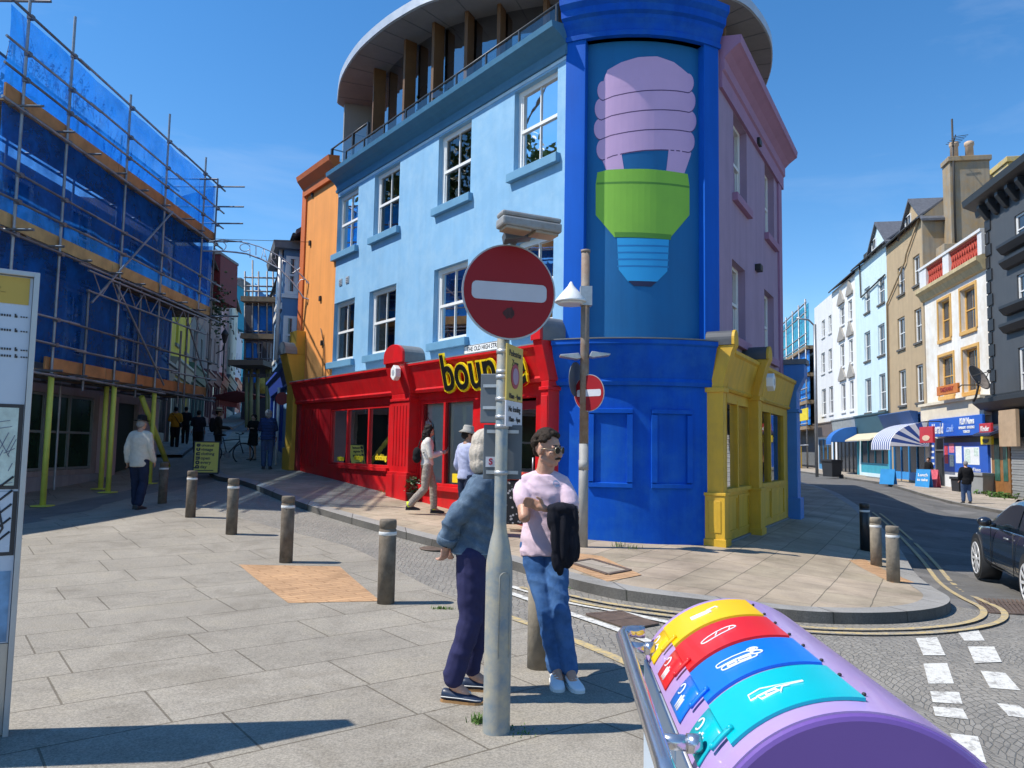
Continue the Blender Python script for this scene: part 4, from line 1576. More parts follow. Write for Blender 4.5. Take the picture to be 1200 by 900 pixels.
TL = [
    (24.0, Yl(197), 9.2, (.33, .20, .17), 'dark red brick terraced shop at the foot of the old street', 2, (.10, .08, .07)),
    (Yl(197), Yl(219), 8.2, (.70, .44, .05), 'yellow terraced house with sash window above a grey shopfront', 1, (.21, .22, .17)),
    (Yl(219), Yl(237), 8.0, (.16, .17, .15), 'dark grey terraced shop beside the yellow house', 1, (.05, .11, .09)),
    (Yl(237), Yl(246), 12.3, (.24, .19, .165), 'brown stucco terraced house with hanging plants', 2, (.12, .05, .05)),
    (Yl(246), Yl(255), 12.5, (.22, .17, .15), 'dull brown terraced house with a black lantern outside', 2, (.12, .05, .05)),
    (Yl(255), Yl(264), 12.9, (.52, .36, .34), 'dusty pink terraced house up the old street', 2, (.30, .06, .05)),
    (Yl(264), Yl(274), 14.2, (.58, .55, .44), 'cream terraced house up the old street', 2, (.08, .12, .15)),
    (Yl(274), Yl(281), 15.5, (.55, .52, .60), 'lilac terraced house up the old street', 1, (.4, .1, .06)),
    (Yl(281), Yl(290), 17.2, (.05, .36, .44), 'turquoise terraced house near the top of the old street', 2, (.05, .3, .35)),
]
for i, (y0, y1, zt, colr, lab, nw, sc_) in enumerate(TL):
    A, B = lrow(y0), lrow(y1)
    zb = min(G(*A), G(*B)) - .6
    W = (V(A) - V(B)).length
    zs = G(*lrow((y0 + y1) / 2))
    fz = zs + 2.7
    wn = [h for h in grid(W, fz + .7, zt - .3, 2 if zt - fz > 4.5 else 1, max(nw, int(W / 3.2)), .95, 1.45)]
    if 'hidden' not in lab:
        t, M, W = rowhouse('terraced_house', lab, 'house', A, B, zb, zt, mat('terrace_wall_%s' % lab.split()[0] + lab.split()[1], clampc([min(.8, q * 1.5) for q in colr]), .85, .12, 1.3, streak=.15), wn, roof='pitched' if i in (3, 4, 5, 6) else 'flat', group='terraced houses along the left of the old street', depth=7,
                           shop=dict(fm=mat('shop_%d_paint' % i, [q * 1.6 for q in sc_], .5, .1), fz=(fz, fz + .55), open=(.35, W - .35, zs + .15, fz - .02), n=max(2, int(W / 1.6))))
# roofs and stacks that show above
def roofbox(name, lab, cat, px0, px1, py0, py1, Y, m, dy=3):
    a, b = at(px0, (py0 + py1) / 2, Y), at(px1, (py0 + py1) / 2, Y)
    z0, z1 = at((px0 + px1) / 2, py1, Y).z, at((px0 + px1) / 2, py0, Y).z
    t = thing(name, lab, cat, ((a.x + b.x) / 2, Y, z0))
    w = (b.x - a.x) / 2
    MB().prism([(-w, -1), (w, -1), (w * .86, z1 - z0), (-w, z1 - z0)], 0, dy).build('wall', m, t)
    MB().box(-w * 1.04, w * .92, -.1, dy + .1, z1 - z0 + .002, z1 - z0 + .16).build('coping', M_lead, t)
    return t


M_oxred = mat('oxblood_hung_tile', (.16, .018, .02), .7, .25, 6)
roofbox('gable_wall', 'dark red tile-hung gable above the brown houses', 'gable', 240, 259, 298, 332, 47, M_oxred)
roofbox('dormer', 'dark slate dormer above the turquoise roof', 'dormer', 263, 283, 327, 350, 84, M_slate)
Mt = mat('turquoise_render', (.02, .33, .48), .8, .1, 2)
roofbox('gable_wall', 'turquoise rendered gable stepping down the hill', 'gable', 254, 279, 334, 372, 74, Mt)
roofbox('gable_wall', 'small turquoise gable beside the far scaffold', 'gable', 280, 291, 350, 420, 92, Mt, 4)

# street lantern on the left terrace
p = at(263, 402, 52)
t = thing('street_lantern', 'black lantern on a bracket at the brown terrace', 'street lamp', (p.x, p.y, p.z))
MB().lathe([(.10, 0), (.24, .55), (.27, .60), (.16, .8), (.05, .95), (.02, 1.05)], n=6).build('lantern', M_irond, t)
MB().tube([(0, 0, 0), (-.1, 0, -.5), (-.9, 0, -.9)], .04, 6).tube([(0, 0, 0), (0, 0, -2.6)], .05, 6).build('bracket', M_irond, t)
# hanging plants on the brown house
p = at(247, 362, 47)
mb = MB()
for k in range(260):
    q = V((random.gauss(0, .35), random.gauss(0, .6), random.gauss(0, .8)))
    mb.obox(q, (.16, .12, .03), Matrix.Rotation(random.uniform(0, 6), 3, 'Z') @ Matrix.Rotation(random.uniform(0, 3), 3, 'X'))
o = mb.build('hanging_plants', mat('leaf_dark', (.035, .06, .02), .7, .4, 6), None, fix=False)
o.location = p + V((.3, 0, 0))
tag(o, 'dark trailing plants on the wall of the brown terraced house', 'plant', kind='stuff')

# red awning part way up
t = thing('awning', 'dark red shop awning far up the old street', 'awning', at(276, 470, 56))
MB().prism([(-1.0, 0), (1.2, .5), (1.2, .58), (-1.0, .08)], -3, 3, 'y').build('canopy', M_oxred, t)
MB().box(-1.02, -.96, -3, 3, -.35, .02).build('valance', M_oxred, t)

# ------------------------------------------------------------------ end of the street: far scaffold with walkway
fs = thing('scaffold', 'distant scaffold with blue sheeting and covered walkway closing the old street', 'scaffolding', at(306, 495, 60))
fo = MB(Matrix.Translation(-V(fs.location)))
def fmb():
    return MB(Matrix.Translation(-V(fs.location)))
Yq = 60.0
P_ = lambda px, py, Y=Yq: at(px, py, Y)
for px in (287, 296, 303, 313, 320, 327):
    fmb().cyl(P_(px, 500), P_(px, 318 if px != 296 else 305), .07, n=6).build('standard', M_tubed, fs)
for py in (325, 335, 341, 354, 357, 388, 399, 420):
    fmb().cyl(P_(286, py), P_(328, py + 1), .07, n=6).build('ledger', M_tubed, fs)
for py in (352, 395):
    fmb().beam(P_(286, py), P_(328, py + 1), 1.6, .4).build('toe_board', M_deck, fs)
def fnet(q, m=M_nett):
    a = [P_(x, y) + V((0, .25 + .2 * math.sin(x), 0)) for x, y in q]
    fmb().add(a, [tuple(range(len(a)))]).build('netting', m, fs, fix=False)
M_netf = mat('blue_sheeting', (.012, .19, .60), .6, .4, .6)
fnet([(297, 352), (297, 330), (308, 344), (318, 345), (326, 345), (326, 352)], M_netf)
fnet([(295, 392), (295, 358), (327, 358), (327, 392)], M_netf)
fnet([(288, 448), (288, 402), (300, 402), (303, 448)], M_netf)
Yq = 46.0
for px in (289, 294, 302, 313, 316):
    fmb().cyl(at(px, 501, Yq), at(px, 432, Yq), .11, n=8).build('padded_post', mat('pale_post', (.30, .33, .15), .6), fs)
fmb().beam(at(285, 430, Yq), at(324, 430, Yq), 5.0, .3).build('walkway_roof', M_irond, fs)
fmb().beam(at(285, 440, Yq), at(324, 440, Yq), .2, .2).build('walkway_beam', M_tubed, fs)
a, b = at(283, 470, 62), at(331, 470, 62)
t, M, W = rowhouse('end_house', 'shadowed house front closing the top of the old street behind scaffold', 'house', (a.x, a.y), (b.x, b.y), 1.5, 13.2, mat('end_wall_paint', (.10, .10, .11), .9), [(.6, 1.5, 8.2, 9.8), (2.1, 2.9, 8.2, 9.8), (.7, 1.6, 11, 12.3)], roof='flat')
p = at(308, 455, 59.5)
t = thing('banner', 'small yellow round poster under the far blue sheeting', 'banner', p + V((0, 0, .2)))
MB().lathe([(.0, -.05), (.62, -.05), (.62, .05), (0, .05)], n=20).build('face', mat('poster_yellow', (.55, .42, .08), .6, .3, 3), t).matrix_basis = Matrix.Rotation(PI / 2, 4, 'X')

# ------------------------------------------------------------------ right side of the old street: orange house and blue one beyond
dL = (FB - FA).normalized()
oA, oB = FB + dL * 2.25, FB + dL * .005
t, M, W = rowhouse('orange_house', 'narrow orange rendered house between the blue facades', 'house', (oA.x, oA.y), (oB.x, oB.y), 3.42, 9.42, M_org, [], depth=6)
MB().prism([(0, 9.0), (-.10, 9.0), (-.12, 9.2), (-.30, 9.42), (-.34, 9.55), (0, 9.6)], -.12, W + .0, 'x').build('cornice', M_orgd, t)
MB().box(-.3, .0, -.05, 6, .2, 9.5).build('side_wall', M_orgd, t)
o = MB().box(.05, .55, .4, 1.0, 9.55, 10.0).box(.6, 1.1, 1.4, 2.0, 9.55, 10.05).build('chimney', M_irond, t)
m2 = MB()
for (px, py) in ((364, 285), (376, 350), (367, 228), (378, 402)):
    u, z = onface(M, px, py)
    m2.box(u - .05, u + .05, -.05, 0, z - .07, z + .07)
m2.build('cable_bracket', M_irond, t)
MB().tube([onface(M, 377, 385)[0:1] + (-.03, onface(M, 377, 385)[1]), onface(M, 381, 405)[0:1] + (-.03, onface(M, 381, 405)[1]), onface(M, 383, 446)[0:1] + (-.03, onface(M, 383, 446)[1])], .012, 5).build('cable', M_irond, t)
# yellow pier at the end of the red shop
u0 = U0 - .35
t = thing('yellow_pier', 'tall mustard yellow pier with lead cap beside the red shop', 'pier', M=ML @ Matrix.Translation((U0 - .28, 0, 0)))
mb = MB()
mb.box(-.30, .22, -.30, .4, .2, 3.3).box(-.34, .26, -.35, .4, .2, 1.5).prism([(.4, 3.3), (-.3, 3.3), (-.55, 4.2), (.4, 4.2)], -.32, .24, 'x').box(-.3, .22, -.28, .4, 4.2, 4.9)
mb.build('shaft', mat('ochre_paint', (.52, .29, .03), .6, .1, 2, streak=.15), t, bevel=.012)
MB().prism([(-.36, 4.20), (.28, 4.20)] + [(-.04 + .32 * math.cos(PI * k / 10), 4.20 + .36 * math.sin(PI * k / 10)) for k in range(0, 11)], -.6, -.25, 'y').build('lead_cap', M_lead, t)

# blue and white house with bay
bA, bB = (-10.25, 33.0), (-6.45, 23.1)
M_royal = mat('royal_house', (.12, .25, .44), .7, .08, 1.5, streak=.12)
M_roy2 = mat('royal_deep', (.01, .05, .34), .55, .08)
t, M, W = rowhouse('bay_house', 'blue house with white bay windows beyond the orange house', 'house', bA, bB, .5, 8.0, M_royal,
                   [(1.0, 1.8, 4.4, 5.6), (2.6, 3.4, 4.4, 5.6), (4.2, 5.0, 4.4, 5.6), (1.0, 1.8, 6.3, 7.5), (2.6, 3.4, 6.3, 7.5), (4.2, 5.0, 6.3, 7.5)], roof='pitched', depth=6, fw=.12,
                   shop=dict(fm=M_roy2, fz=(3.6, 4.1), open=(.6, 5.5, 1.2, 3.58), n=4))
# projecting bay at the near end
mb = MB()
b0, b1 = W - 4.1, W - .9
bw = [(b0 + .4, b0 + 1.3, 4.4, 5.6), (b0 + 1.8, b0 + 2.7, 4.4, 5.6), (b0 + .4, b0 + 1.3, 6.3, 7.5), (b0 + 1.8, b0 + 2.7, 6.3, 7.5)]
wall(mb, b0, b1, 4.1, 7.7, bw, .16, -.5)
mb.add([(b1, -.5, 4.1), (b1, 0, 4.1), (b1, 0, 7.7), (b1, -.5, 7.7), (b0, -.5, 4.1), (b0, 0, 4.1), (b0, 0, 7.7), (b0, -.5, 7.7), (b0, -.5, 4.1), (b1, -.5, 4.1), (b1, 0, 4.1), (b0, 0, 4.1)], [(0, 1, 2, 3), (4, 7, 6, 5), (8, 9, 10, 11)])
mb.build('bay', M_royal, t)
for h in bw:
    sash(t, h, -.42, M_white, M_glop, M_wframe, .55, 2, fw=.11)
m2 = MB().prism([(.2, 7.7), (-.8, 7.7), (-.85, 7.92), (.2, 8.0)], b0 - .2, b1 + .25, 'x')
m2.build('bay_cornice', M_lead, t)
MB().box(b0 - .06, b1 + .06, -.55, -.502, 5.8, 6.0).build('bay_band', M_wframe, t)
MB().cyl((b1 - .1, -.6, 4.2), (b1 - .1, -.6, 7.7), .06, n=8).build('drainpipe', M_wframe, t)
mb = MB().prism([(0, 8.0), (1.2, 8.0), (1.2, 9.0), (.6, 9.4), (0, 9.0)], -.4, 1.2, 'y', )
o = mb.build('dormer', M_irond, t)
o.location = (W - 1.6, 1.2, .15)
Mside = Matrix.Translation((b1 + .004, -.5, 0)) @ Matrix.Rotation(PI / 2, 4, 'Z')
for (c, d) in ((4.4, 5.6), (6.3, 7.5)):
    o = sash(t, (.06, .46, c, d), -.06, M_white, M_glop, M_wframe, .06, 2, fw=.08)
    o.matrix_basis = Mside

# small no-entry disc sign and post up the street
p = at(337, 440, 24.0)
gz = G(p.x, p.y)
t = thing('sign_post', 'thin white post with small round red sign beside the yellow pier', 'sign post', (p.x - .25, p.y, gz))
MB().cyl((0, 0, 0), (0, 0, 2.5), .045, n=10).build('post', M_wframe, t)
MB().cyl((.12, -.07, 2.15), (.12, -.04, 2.15), .2, n=24).build('disc', M_redd, t)

# wire arch sign over the street
M_wire = mat('arch_wire', (.42, .42, .44), .4, .1, metal=.4)
YA = 22.2
ar = thing('arch_sign', 'wire arch with ornamental letter shapes spanning the old street', 'arch sign', at(300, 300, YA))
AO = -V(ar.location)
q = lambda px, py: at(px, py, YA) + AO
up = [(245, 283), (260, 281), (275, 282.5), (289, 284.6), (304, 289), (318, 295), (332, 303), (345, 314)]
lo = [(238, 294), (250, 294), (261, 294.3), (275, 295.5), (289, 297.4), (307, 304), (328, 315.5), (343, 331), (356, 349)]
MB().tube([q(*p) for p in up], .016, 6).tube([q(*p) for p in lo], .026, 6).tube([q(356, 349), q(366, 352)], .02, 6).tube([q(346, 315), q(366, 336)], .02, 6).build('arch_frame', M_wire, ar, fix=False)
for sh in ([(258 - 7 * math.cos(a), 288.5 - 5.5 * math.sin(a)) for a in [k * .5 for k in range(13)]],
           [(287 + 6 * math.cos(a), 290 - 4.5 * math.sin(a)) for a in [k * .5 for k in range(13)]] + [(293, 302)],
           [(300, 288), (300, 299)], [(306, 304), (309, 291), (313, 307)], [(309, 300), (312, 300.5)],
           [(318, 310), (318, 297), (323, 299), (323, 303), (318, 303), (324, 312)],
           [(331, 317), (331, 305), (337, 308)], [(348, 335), (352, 328), (358, 327), (360, 333)], [(343, 320), (352, 314)]):
    MB().tube([q(*p) for p in sh], .013, 5).build('letter_shape', M_wire, ar, fix=False)
o = MB().tube([at(222, 279, YA), at(300, 281.5, YA), at(372, 284, YA)], .008, 4).build('overhead_cable', M_irond, None)
tag(o, 'thin overhead cable strung above the wire arch', 'cable')

# trees that stand behind the scaffolded building (seen mirrored in the upper windows)
M_leaf = mat('leaf_green', (.065, .12, .03), .6, .5, 1.5)
M_bark = mat('bark', (.10, .075, .05), .9, .3, 6, bump=.5, bscale=12)


def tree(loc, h, r, lab, seed):
    rt = random.Random(seed)
    t = thing('street_tree', lab, 'tree', loc, 0, 'trees behind the scaffolded building')
    mb = MB().tube([(0, 0, 0), (.1, .05, h * .3), (-.1, .1, h * .6), (0, 0, h * .85)], [.32, .26, .17, .06], 10)
    for k in range(7):
        a = k * .9
        mb.tube([(0, 0, h * (.35 + .06 * k)), (math.cos(a) * r * .4, math.sin(a) * r * .4, h * (.5 + .05 * k)), (math.cos(a) * r * .8, math.sin(a) * r * .8, h * (.58 + .05 * k))], [.12, .08, .03], 6)
    mb.build('trunk', M_bark, t)
    mb = MB()
    cl = [(V((rt.gauss(0, r * .42), rt.gauss(0, r * .42), h * .68 + rt.gauss(0, r * .36))), rt.uniform(.6, 1.3)) for k in range(46)]
    vs, fs = [], []
    for c, s in cl:
        for j in range(130):
            p = c + V((rt.gauss(0, .5), rt.gauss(0, .5), rt.gauss(0, .4))) * s
            a = V((rt.uniform(-1, 1), rt.uniform(-1, 1), rt.uniform(-1, 1))).normalized() * .17
            b = a.orthogonal().normalized() * .09
            o = len(vs)
            vs += [p - a, p + b, p + a, p - b]
            fs.append((o, o + 1, o + 2, o + 3))
    mb.add(vs, fs)
    mb.build('crown', M_leaf, t, fix=False)


tree((-22.2, 21.8, 0), 21.5, 5.4, 'broad leafy tree nearest the scaffold, mirrored in the blue wall windows', 1)
tree((-27, 30.0, .5), 19, 5.2, 'leafy tree further up the hill behind the scaffold', 2)
# ------------------------------------------------------------------ right: terrace along the wide road
def Yr(px):
    return 16.73 / ((px - 600) / 900 - .178)


def rrow(Y):
    return V((16.73 + .178 * Y, Y, 0))


RZ = -.44
GRP = 'terraced buildings along the wide road'
M_w1 = mat('white_stucco', (.66, .66, .65), .8, .04, 1.5, streak=.1)
M_w2 = mat('white_painted_wall', (.74, .74, .73), .8, .04, 1.5, streak=.1)
M_lblue = mat('ice_blue_stucco', (.56, .70, .75), .8, .04, 1.5, streak=.1)
M_tan = mat('tan_stucco', (.43, .32, .19), .8, .07, 1.5, streak=.12)
M_klm = mat('peeling_white', (.76, .74, .68), .85, .05, 2, streak=.12, stain=(.52, .42, .28), stainamt=.6, stainscale=.6)
M_char = mat('charcoal_paint', (.062, .068, .075), .6, .1, 2, streak=.1)
M_chard = mat('charcoal_dark', (.022, .024, .028), .55, .1, 3)
M_amber = mat('amber_paint', (.62, .36, .10), .6, .1, 4)
M_conc = mat('stained_concrete', (.29, .25, .19), .9, .15, .9, bump=.3, bscale=8, streak=.25, stain=(.38, .22, .06), stainamt=.6)
M_lich = mat('lichen_render', (.46, .40, .28), .9, .2, 1.2, bump=.3, bscale=8, stain=(.52, .36, .05), stainamt=.85)
M_dsill = mat('dark_sill', (.10, .095, .085), .8, .1)
M_shopw = mat('shop_white', (.66, .66, .65), .6, .05, 3, streak=.1)


def rh(name, lab, px0, px1, ptop, wm, wpx, top_at=None, **k):
    y0, y1 = Yr(px0), Yr(px1)
    A, B = rrow(y0), rrow(y1)
    M, W = frame(A, B)
    zt = onface(M, top_at or (px0 + px1) / 2, ptop)[1]
    wn = [pxrect(M, *q) for q in wpx]
    # make each floor level
    fl = {}
    for h in wn:
        key = next((q for q in fl if abs(q - h[2]) < 1.0), None)
        fl.setdefault(key if key is not None else h[2], []).append(h)
    out = []
    for hs in fl.values():
        out += level(hs)
    return rowhouse(name, lab, 'building', A, B, RZ - .6, zt, wm, out, group=GRP, **k)


W1 = rh('terraced_house', 'plain white terraced building furthest along the wide road', 957, 978.5, 350, M_w1,
        [(963, 966.7, 375.5, 394), (971, 974.5, 369, 391), (962.5, 966.7, 413, 436), (971, 975, 409, 435.5), (963, 968, 455.5, 487), (971.7, 976.4, 453, 485)], roof='flat', fw=.12, sillm=M_w1,
        shop=dict(fm=mat('brown_fascia', (.14, .11, .10), .6), bm=mat('shop_blue', (.05, .22, .42), .5), fz=(3.2, 4.4), open=(1.0, 6.4, .1, 3.0), n=3))
W2 = rh('terraced_house', 'white terraced building with pointed window hoods', 978.5, 1006, 328, M_w2,
        [(984, 989.5, 360, 382), (994, 998.6, 350, 374), (984.7, 989.5, 403.6, 430), (995, 999.5, 397, 426), (986, 991, 449, 483), (996, 1000.5, 446, 480)], roof='pitched', fw=.12, sillm=M_w2,
        shop=dict(fm=mat('weathered_fascia', (.28, .30, .30), .7, .2), bm=M_chard, fz=(3.3, 4.5), open=(.8, 7.2, .0, 3.2), n=5, riser=.1))
t, M, W = W2
for (px0, px1, pt) in ((982.5, 990, 358), (993, 1000, 347), (983, 990.5, 400), (993.5, 1000.5, 394), (984, 992, 446), (994.5, 1002, 442)):
    u0, z = onface(M, px0, pt)
    u1 = onface(M, px1, pt)[0]
    MB().prism([(u0, z - .1), (u1, z - .1), (u1, z + .1), ((u0 + u1) / 2, z + 1.15), (u0, z + .1)], -.16, -.002).build('window_hood', M_stone, t)
t2, M2, Wd2 = W1
MB().box(W - .9, W - .1, 1.0, 2.0, 14.5, 17.6).build('chimney', M_lich, t)
MB().box(.1, .9, 1.0, 2.0, 13.5, 17.2).build('chimney', M_shopw, t)
BL = rh('terraced_house', 'ice blue terraced building with gabled dormer', 1006, 1044, 297, M_lblue,
        [(1013, 1019.5, 335.5, 365), (1028.6, 1036.7, 325.5, 357), (1013, 1020, 387, 422), (1029, 1037, 381, 417), (1014, 1021, 442, 483), (1030.5, 1038, 439, 481)], roof='pitched', fw=.10, sillm=M_dsill,
        shop=dict(fm=mat('dark_teal_fascia', (.035, .09, .12), .6), bm=mat('turquoise_shop', (.04, .32, .42), .5, .1), fz=(3.0, 4.5), open=(.7, 8.0, .2, 2.98), n=4, riser=.75))
TN = rh('terraced_house', 'tan terraced building with dormer and stained side wall', 1044, 1087, 268, M_tan,
        [(1052, 1060, 311, 344), (1070, 1078, 300, 335), (1052, 1060.5, 371, 408), (1071.7, 1080, 362, 402), (1053.6, 1062, 433, 476), (1073.6, 1082, 427, 470)], roof='pitched', fw=.10, sillm=M_dsill,
        shop=dict(fm=mat('navy_fascia', (.02, .07, .20), .5), bm=mat('shop_bright_blue', (.03, .26, .62), .5, .1), fz=(3.0, 4.1), open=(.5, 6.6, .0, 2.9), n=4, riser=.5))


def dormer(hs, px0, px1, pyb, pyt, wm, win):
    t, M, W = hs
    u0, _ = onface(M, px0, (pyb + pyt) / 2, .2)
    u1, _ = onface(M, px1, (pyb + pyt) / 2, .2)
    zb = onface(M, (px0 + px1) / 2, pyb, .2)[1]
    zt = onface(M, (px0 + px1) / 2, pyt, .2)[1]
    sh = zt - (u1 - u0) * .42
    d = MB().prism([(u0, zb), (u1, zb), (u1, sh), ((u0 + u1) / 2, zt), (u0, sh)], .1, 3.2, 'y').build('dormer', wm, t)
    um = (u0 + u1) / 2
    MB().prism([(u0 - .25, sh - .16), (um, zt + .02), (u1 + .25, sh - .16), (u1 + .25, sh - .02), (um, zt + .2), (u0 - .25, sh - .02)], -.12, 3.3, 'y').build('dormer_roof', M_slate, d)
    a, b, c, e = pxrect(M, *win, .1)
    sash(t, (a, b, c, e), .03, M_wframe, M_glop, M_dsill, -.02, 1, fw=.08)


dormer(BL, 1020, 1042, 306, 262, M_lblue, (1022.5, 1027.5, 280, 304))
dormer(TN, 1058, 1085, 287, 235, M_tan, (1061.7, 1068.6, 252, 278))
# gable and stacks of the tan house
t, M, W = TN
ztn = onface(M, 1065, 268)[1]
mb = MB().prism([(-.02, 4), (7, 4), (7, ztn), (3.5, ztn + 2.8), (-.02, ztn + .05)], W + .004, W + .16, 'x')
mb.build('side_wall', M_conc, t)
c0 = 1.2
MB().box(W + .165, W + 1.3, c0, c0 + 2.2, 8.0, ztn + 3.0).box(W + .16, W + 1.42, c0 - .1, c0 + 2.3, ztn + 3.0, ztn + 3.3).box(W + .165, W + 1.5, c0 - .5, c0 + 3.2, 8.0, ztn - 2.0).build('chimney_stack', M_conc, t, bevel=.03)
for k in range(2):
    MB().lathe([(.24, 0), (.22, .9), (.27, .95), (.27, 1.15), (.2, 1.2)], (W + .45, c0 + .6 + .85 * k, ztn + 3.3), 14).build('chimney_pot', mat('clay_pot', (.55, .40, .28), .8, .15), t)
MB().box(W - 4.6, W - .6, 5.2, 10.5, ztn - 1, ztn + 3.5).box(W - 4.7, W - .5, 5.1, 10.6, ztn + 3.5, ztn + 3.85).box(W + 1.6, W + 4.6, 6.4, 9, ztn - 4, ztn + 3.2).box(W + 1.5, W + 4.7, 6.3, 9.1, ztn + 3.2, ztn + 3.55).build('rear_stack', M_lich, t, bevel=.03)
m2 = MB().cyl((W + 1.36, c0 + .2, ztn - 2), (W + 1.36, c0 + .2, ztn + 5.6), .06, n=6)
m2.tube([(W + 1.3, c0 + .2, ztn + 3.9), (W + 2.9, c0 - .2, ztn + 4.0)], .03, 5)
for k in range(5):
    m2.tube([(W + 1.7 + .28 * k, c0 - .3, ztn + 3.92), (W + 1.7 + .28 * k, c0 + .5, ztn + 4.0)], .02, 5)
m2.build('aerial_mast', M_irond, t)
MB().tube([(W - .2, -.1, ztn), (W - 2.6, -.12, ztn - 1.6), (W - 2.8, -.12, ztn - 2.0), (W - 6.9, -.1, ztn - 4.0), (W - 7.0, -.1, 4)], .06, 6).build('drainpipe', M_tan, t)
t, M, W = BL
zb_ = onface(M, 1025, 297)[1]
MB().tube([(W - .1, -.1, zb_ - 2.2), (2.0, -.1, zb_ - 2.6), (1.8, -.1, zb_)], .06, 6).build('drainpipe', M_irond, t)
MB().box(.3, 1.3, .6, 1.6, zb_ - .4, zb_ + 1.2).build('chimney', M_irond, t)

KL = rh('newsagent_building', 'peeling white building with amber windows and red balustrade over the newsagent', 1087, 1163.5, 332, M_klm,
        [(1100, 1114, 349, 397), (1126, 1144, 338, 387), (1101, 1118, 416, 463), (1129, 1147, 408, 460)], top_at=1120, trim=M_amber, sillm=M_amber, framem=M_amber, fw=.11, bars=1, roof='flat', depth=8, reveal=.3, silz=.2)
t, M, W = KL
zc = onface(M, 1120, 333)[1]
MB().prism([(0, zc - .1), (-.15, zc - .05), (-.3, zc + .25), (-.48, zc + .4), (-.48, zc + .6), (0, zc + .7)], 0, W, 'x').build('cornice', mat('ochre_cornice', (.50, .40, .22), .8, .15, 2, streak=.2), t)
zp = zc + .7
for (a, b) in ((0, 1.1), (W * .42, W * .52), (W - .5, W)):
    MB().box(a, b, -.2, .2, zp, zp + 1.15).build('parapet_pier', M_shopw, t)
MB().box(0, W, -.26, .26, zp + 1.152, zp + 1.3).build('coping', M_shopw, t)
M_terr = mat('terracotta_red', (.50, .07, .04), .8, .15, 5)
for (a, b) in ((1.1, W * .42), (W * .52, W - .5)):
    m2 = MB().box(a, b, -.12, .12, zp, zp + .12).box(a, b, -.12, .12, zp + 1.0, zp + 1.15)
    n = int((b - a) / .3)
    for k in range(n):
        x = a + (b - a) * (k + .5) / n
        for s in (-1, 1):
            m2.beam((x - .14 * s, 0, zp + .12), (x + .14 * s, 0, zp + 1.0), .16, .10)
    m2.build('balustrade', M_terr, t)
# newsagent front
zs = RZ
MB().box(0.05, W - .05, -.35, -.002, zs + 4.05, zs + 4.9).box(.05, W - .05, -.5, -.002, zs + 4.9, zs + 5.05).build('cream_band', mat('cream_stone', (.66, .58, .44), .7, .08), t)
MB().box(2.9, W - .1, -.10, -.003, zs - .3, zs + 1.15).build('white_panel', M_shopw, t)
MB().box(2.9, W - .3, -.12, -.003, zs + 1.16, zs + 3.05).build('display_window', mat('poster_blue', (.015, .09, .45), .4, .1), t)
m2 = MB()
rr = random.Random(5)
cols = [mat('poster_white', (.72, .74, .74), .6, .1, 9), mat('poster_red', (.55, .06, .08), .6, .4, 9), mat('poster_pink', (.65, .2, .3), .6, .3, 9), mat('poster_pale', (.55, .66, .60), .6, .4, 12), M_chard]
for (a, b, c, d, ci) in ((3.0, 3.5, 1.6, 2.6, 1), (3.7, 4.4, 2.2, 2.7, 2), (3.75, 4.3, 1.45, 2.1, 3), (4.6, 5.4, 1.65, 2.55, 0), (5.7, 7.6, 1.6, 2.5, 0), (5.85, 6.5, 1.7, 2.4, 3), (7.0, 7.5, 2.05, 2.45, 3)):
    MB().box(a, b, -.128 - .004 * ci, -.121, zs + c, zs + d).build('poster', cols[ci], t)
MB().box(3.0, W - .4, -.13, -.121, zs + 2.75, zs + 3.03).build('dark_strip', M_chard, t)
text('lettering', 'newsagents & off licence', M_white, t, (6.4, -.125, zs + 1.35), .26, .002, .004)
dr_ = MB().box(1.5, 2.75, -.02, -.002, zs - .2, zs + 3.0).build('door', M_chard, t)
MB().box(1.42, 1.5, -.09, -.002, zs - .2, zs + 3.05).box(2.75, 2.83, -.09, -.002, zs - .2, zs + 3.05).box(1.5, 2.75, -.09, -.002, zs + 2.3, zs + 2.38).build('door_frame', M_gm, dr_)
MB().box(.7, 1.35, -.08, -.002, zs + 1.3, zs + 2.9).build('notice_board', MATS['poster_blue'], t)
for k in range(4):
    MB().box(.78, 1.27, -.09, -.081, zs + 1.5 + .34 * k, zs + 1.62 + .34 * k).build('notice_strip', cols[0], t)
MB().box(.74, 1.3, -.08, -.002, zs + .2, zs + 1.2).build('poster', cols[0], t)
MB().box(.05, .6, -.15, -.002, zs - .3, zs + 4.0).build('pilaster', M_shopw, t)

# signs over it
u0, z1 = onface(M, 1088, 487, -.5)
u1, z0 = onface(M, 1151.5, 509, -.5)
sg = thing('newsagent_sign', 'long blue newsagent fascia sign with white lettering', 'shop sign', M=M @ Matrix.Translation(((u0 + u1) / 2, -.5, zs + 3.58)))
hw_ = (u1 - u0) / 2
M_sblue = mat('sign_blue', (.01, .10, .50), .4, .05)
MB().box(-hw_, hw_, 0, .14, -.5, .5).build('board', M_sblue, sg, bevel=.02)
text('lettering', 'Herald', M_white, sg, (-hw_ * .62, -.012, -.08), .78, .008, .018, squeeze=.80)
text('small_lettering', '.couk', mat('sign_pale_blue', (.35, .5, .8), .5), sg, (-hw_ * .13, -.012, -.10), .55, .008, .0, squeeze=.85)
text('lettering', 'KLM News', M_white, sg, (hw_ * .50, -.012, .22), .46, .008, .012, squeeze=.86)
text('small_lettering', 'NEWSAGENT   OFF LICENCE', M_white, sg, (hw_ * .48, -.012, -.10), .17, .006, .008, squeeze=.9)
text('small_lettering', 'TOBACCO', M_white, sg, (hw_ * .48, -.012, -.31), .17, .006, .008)


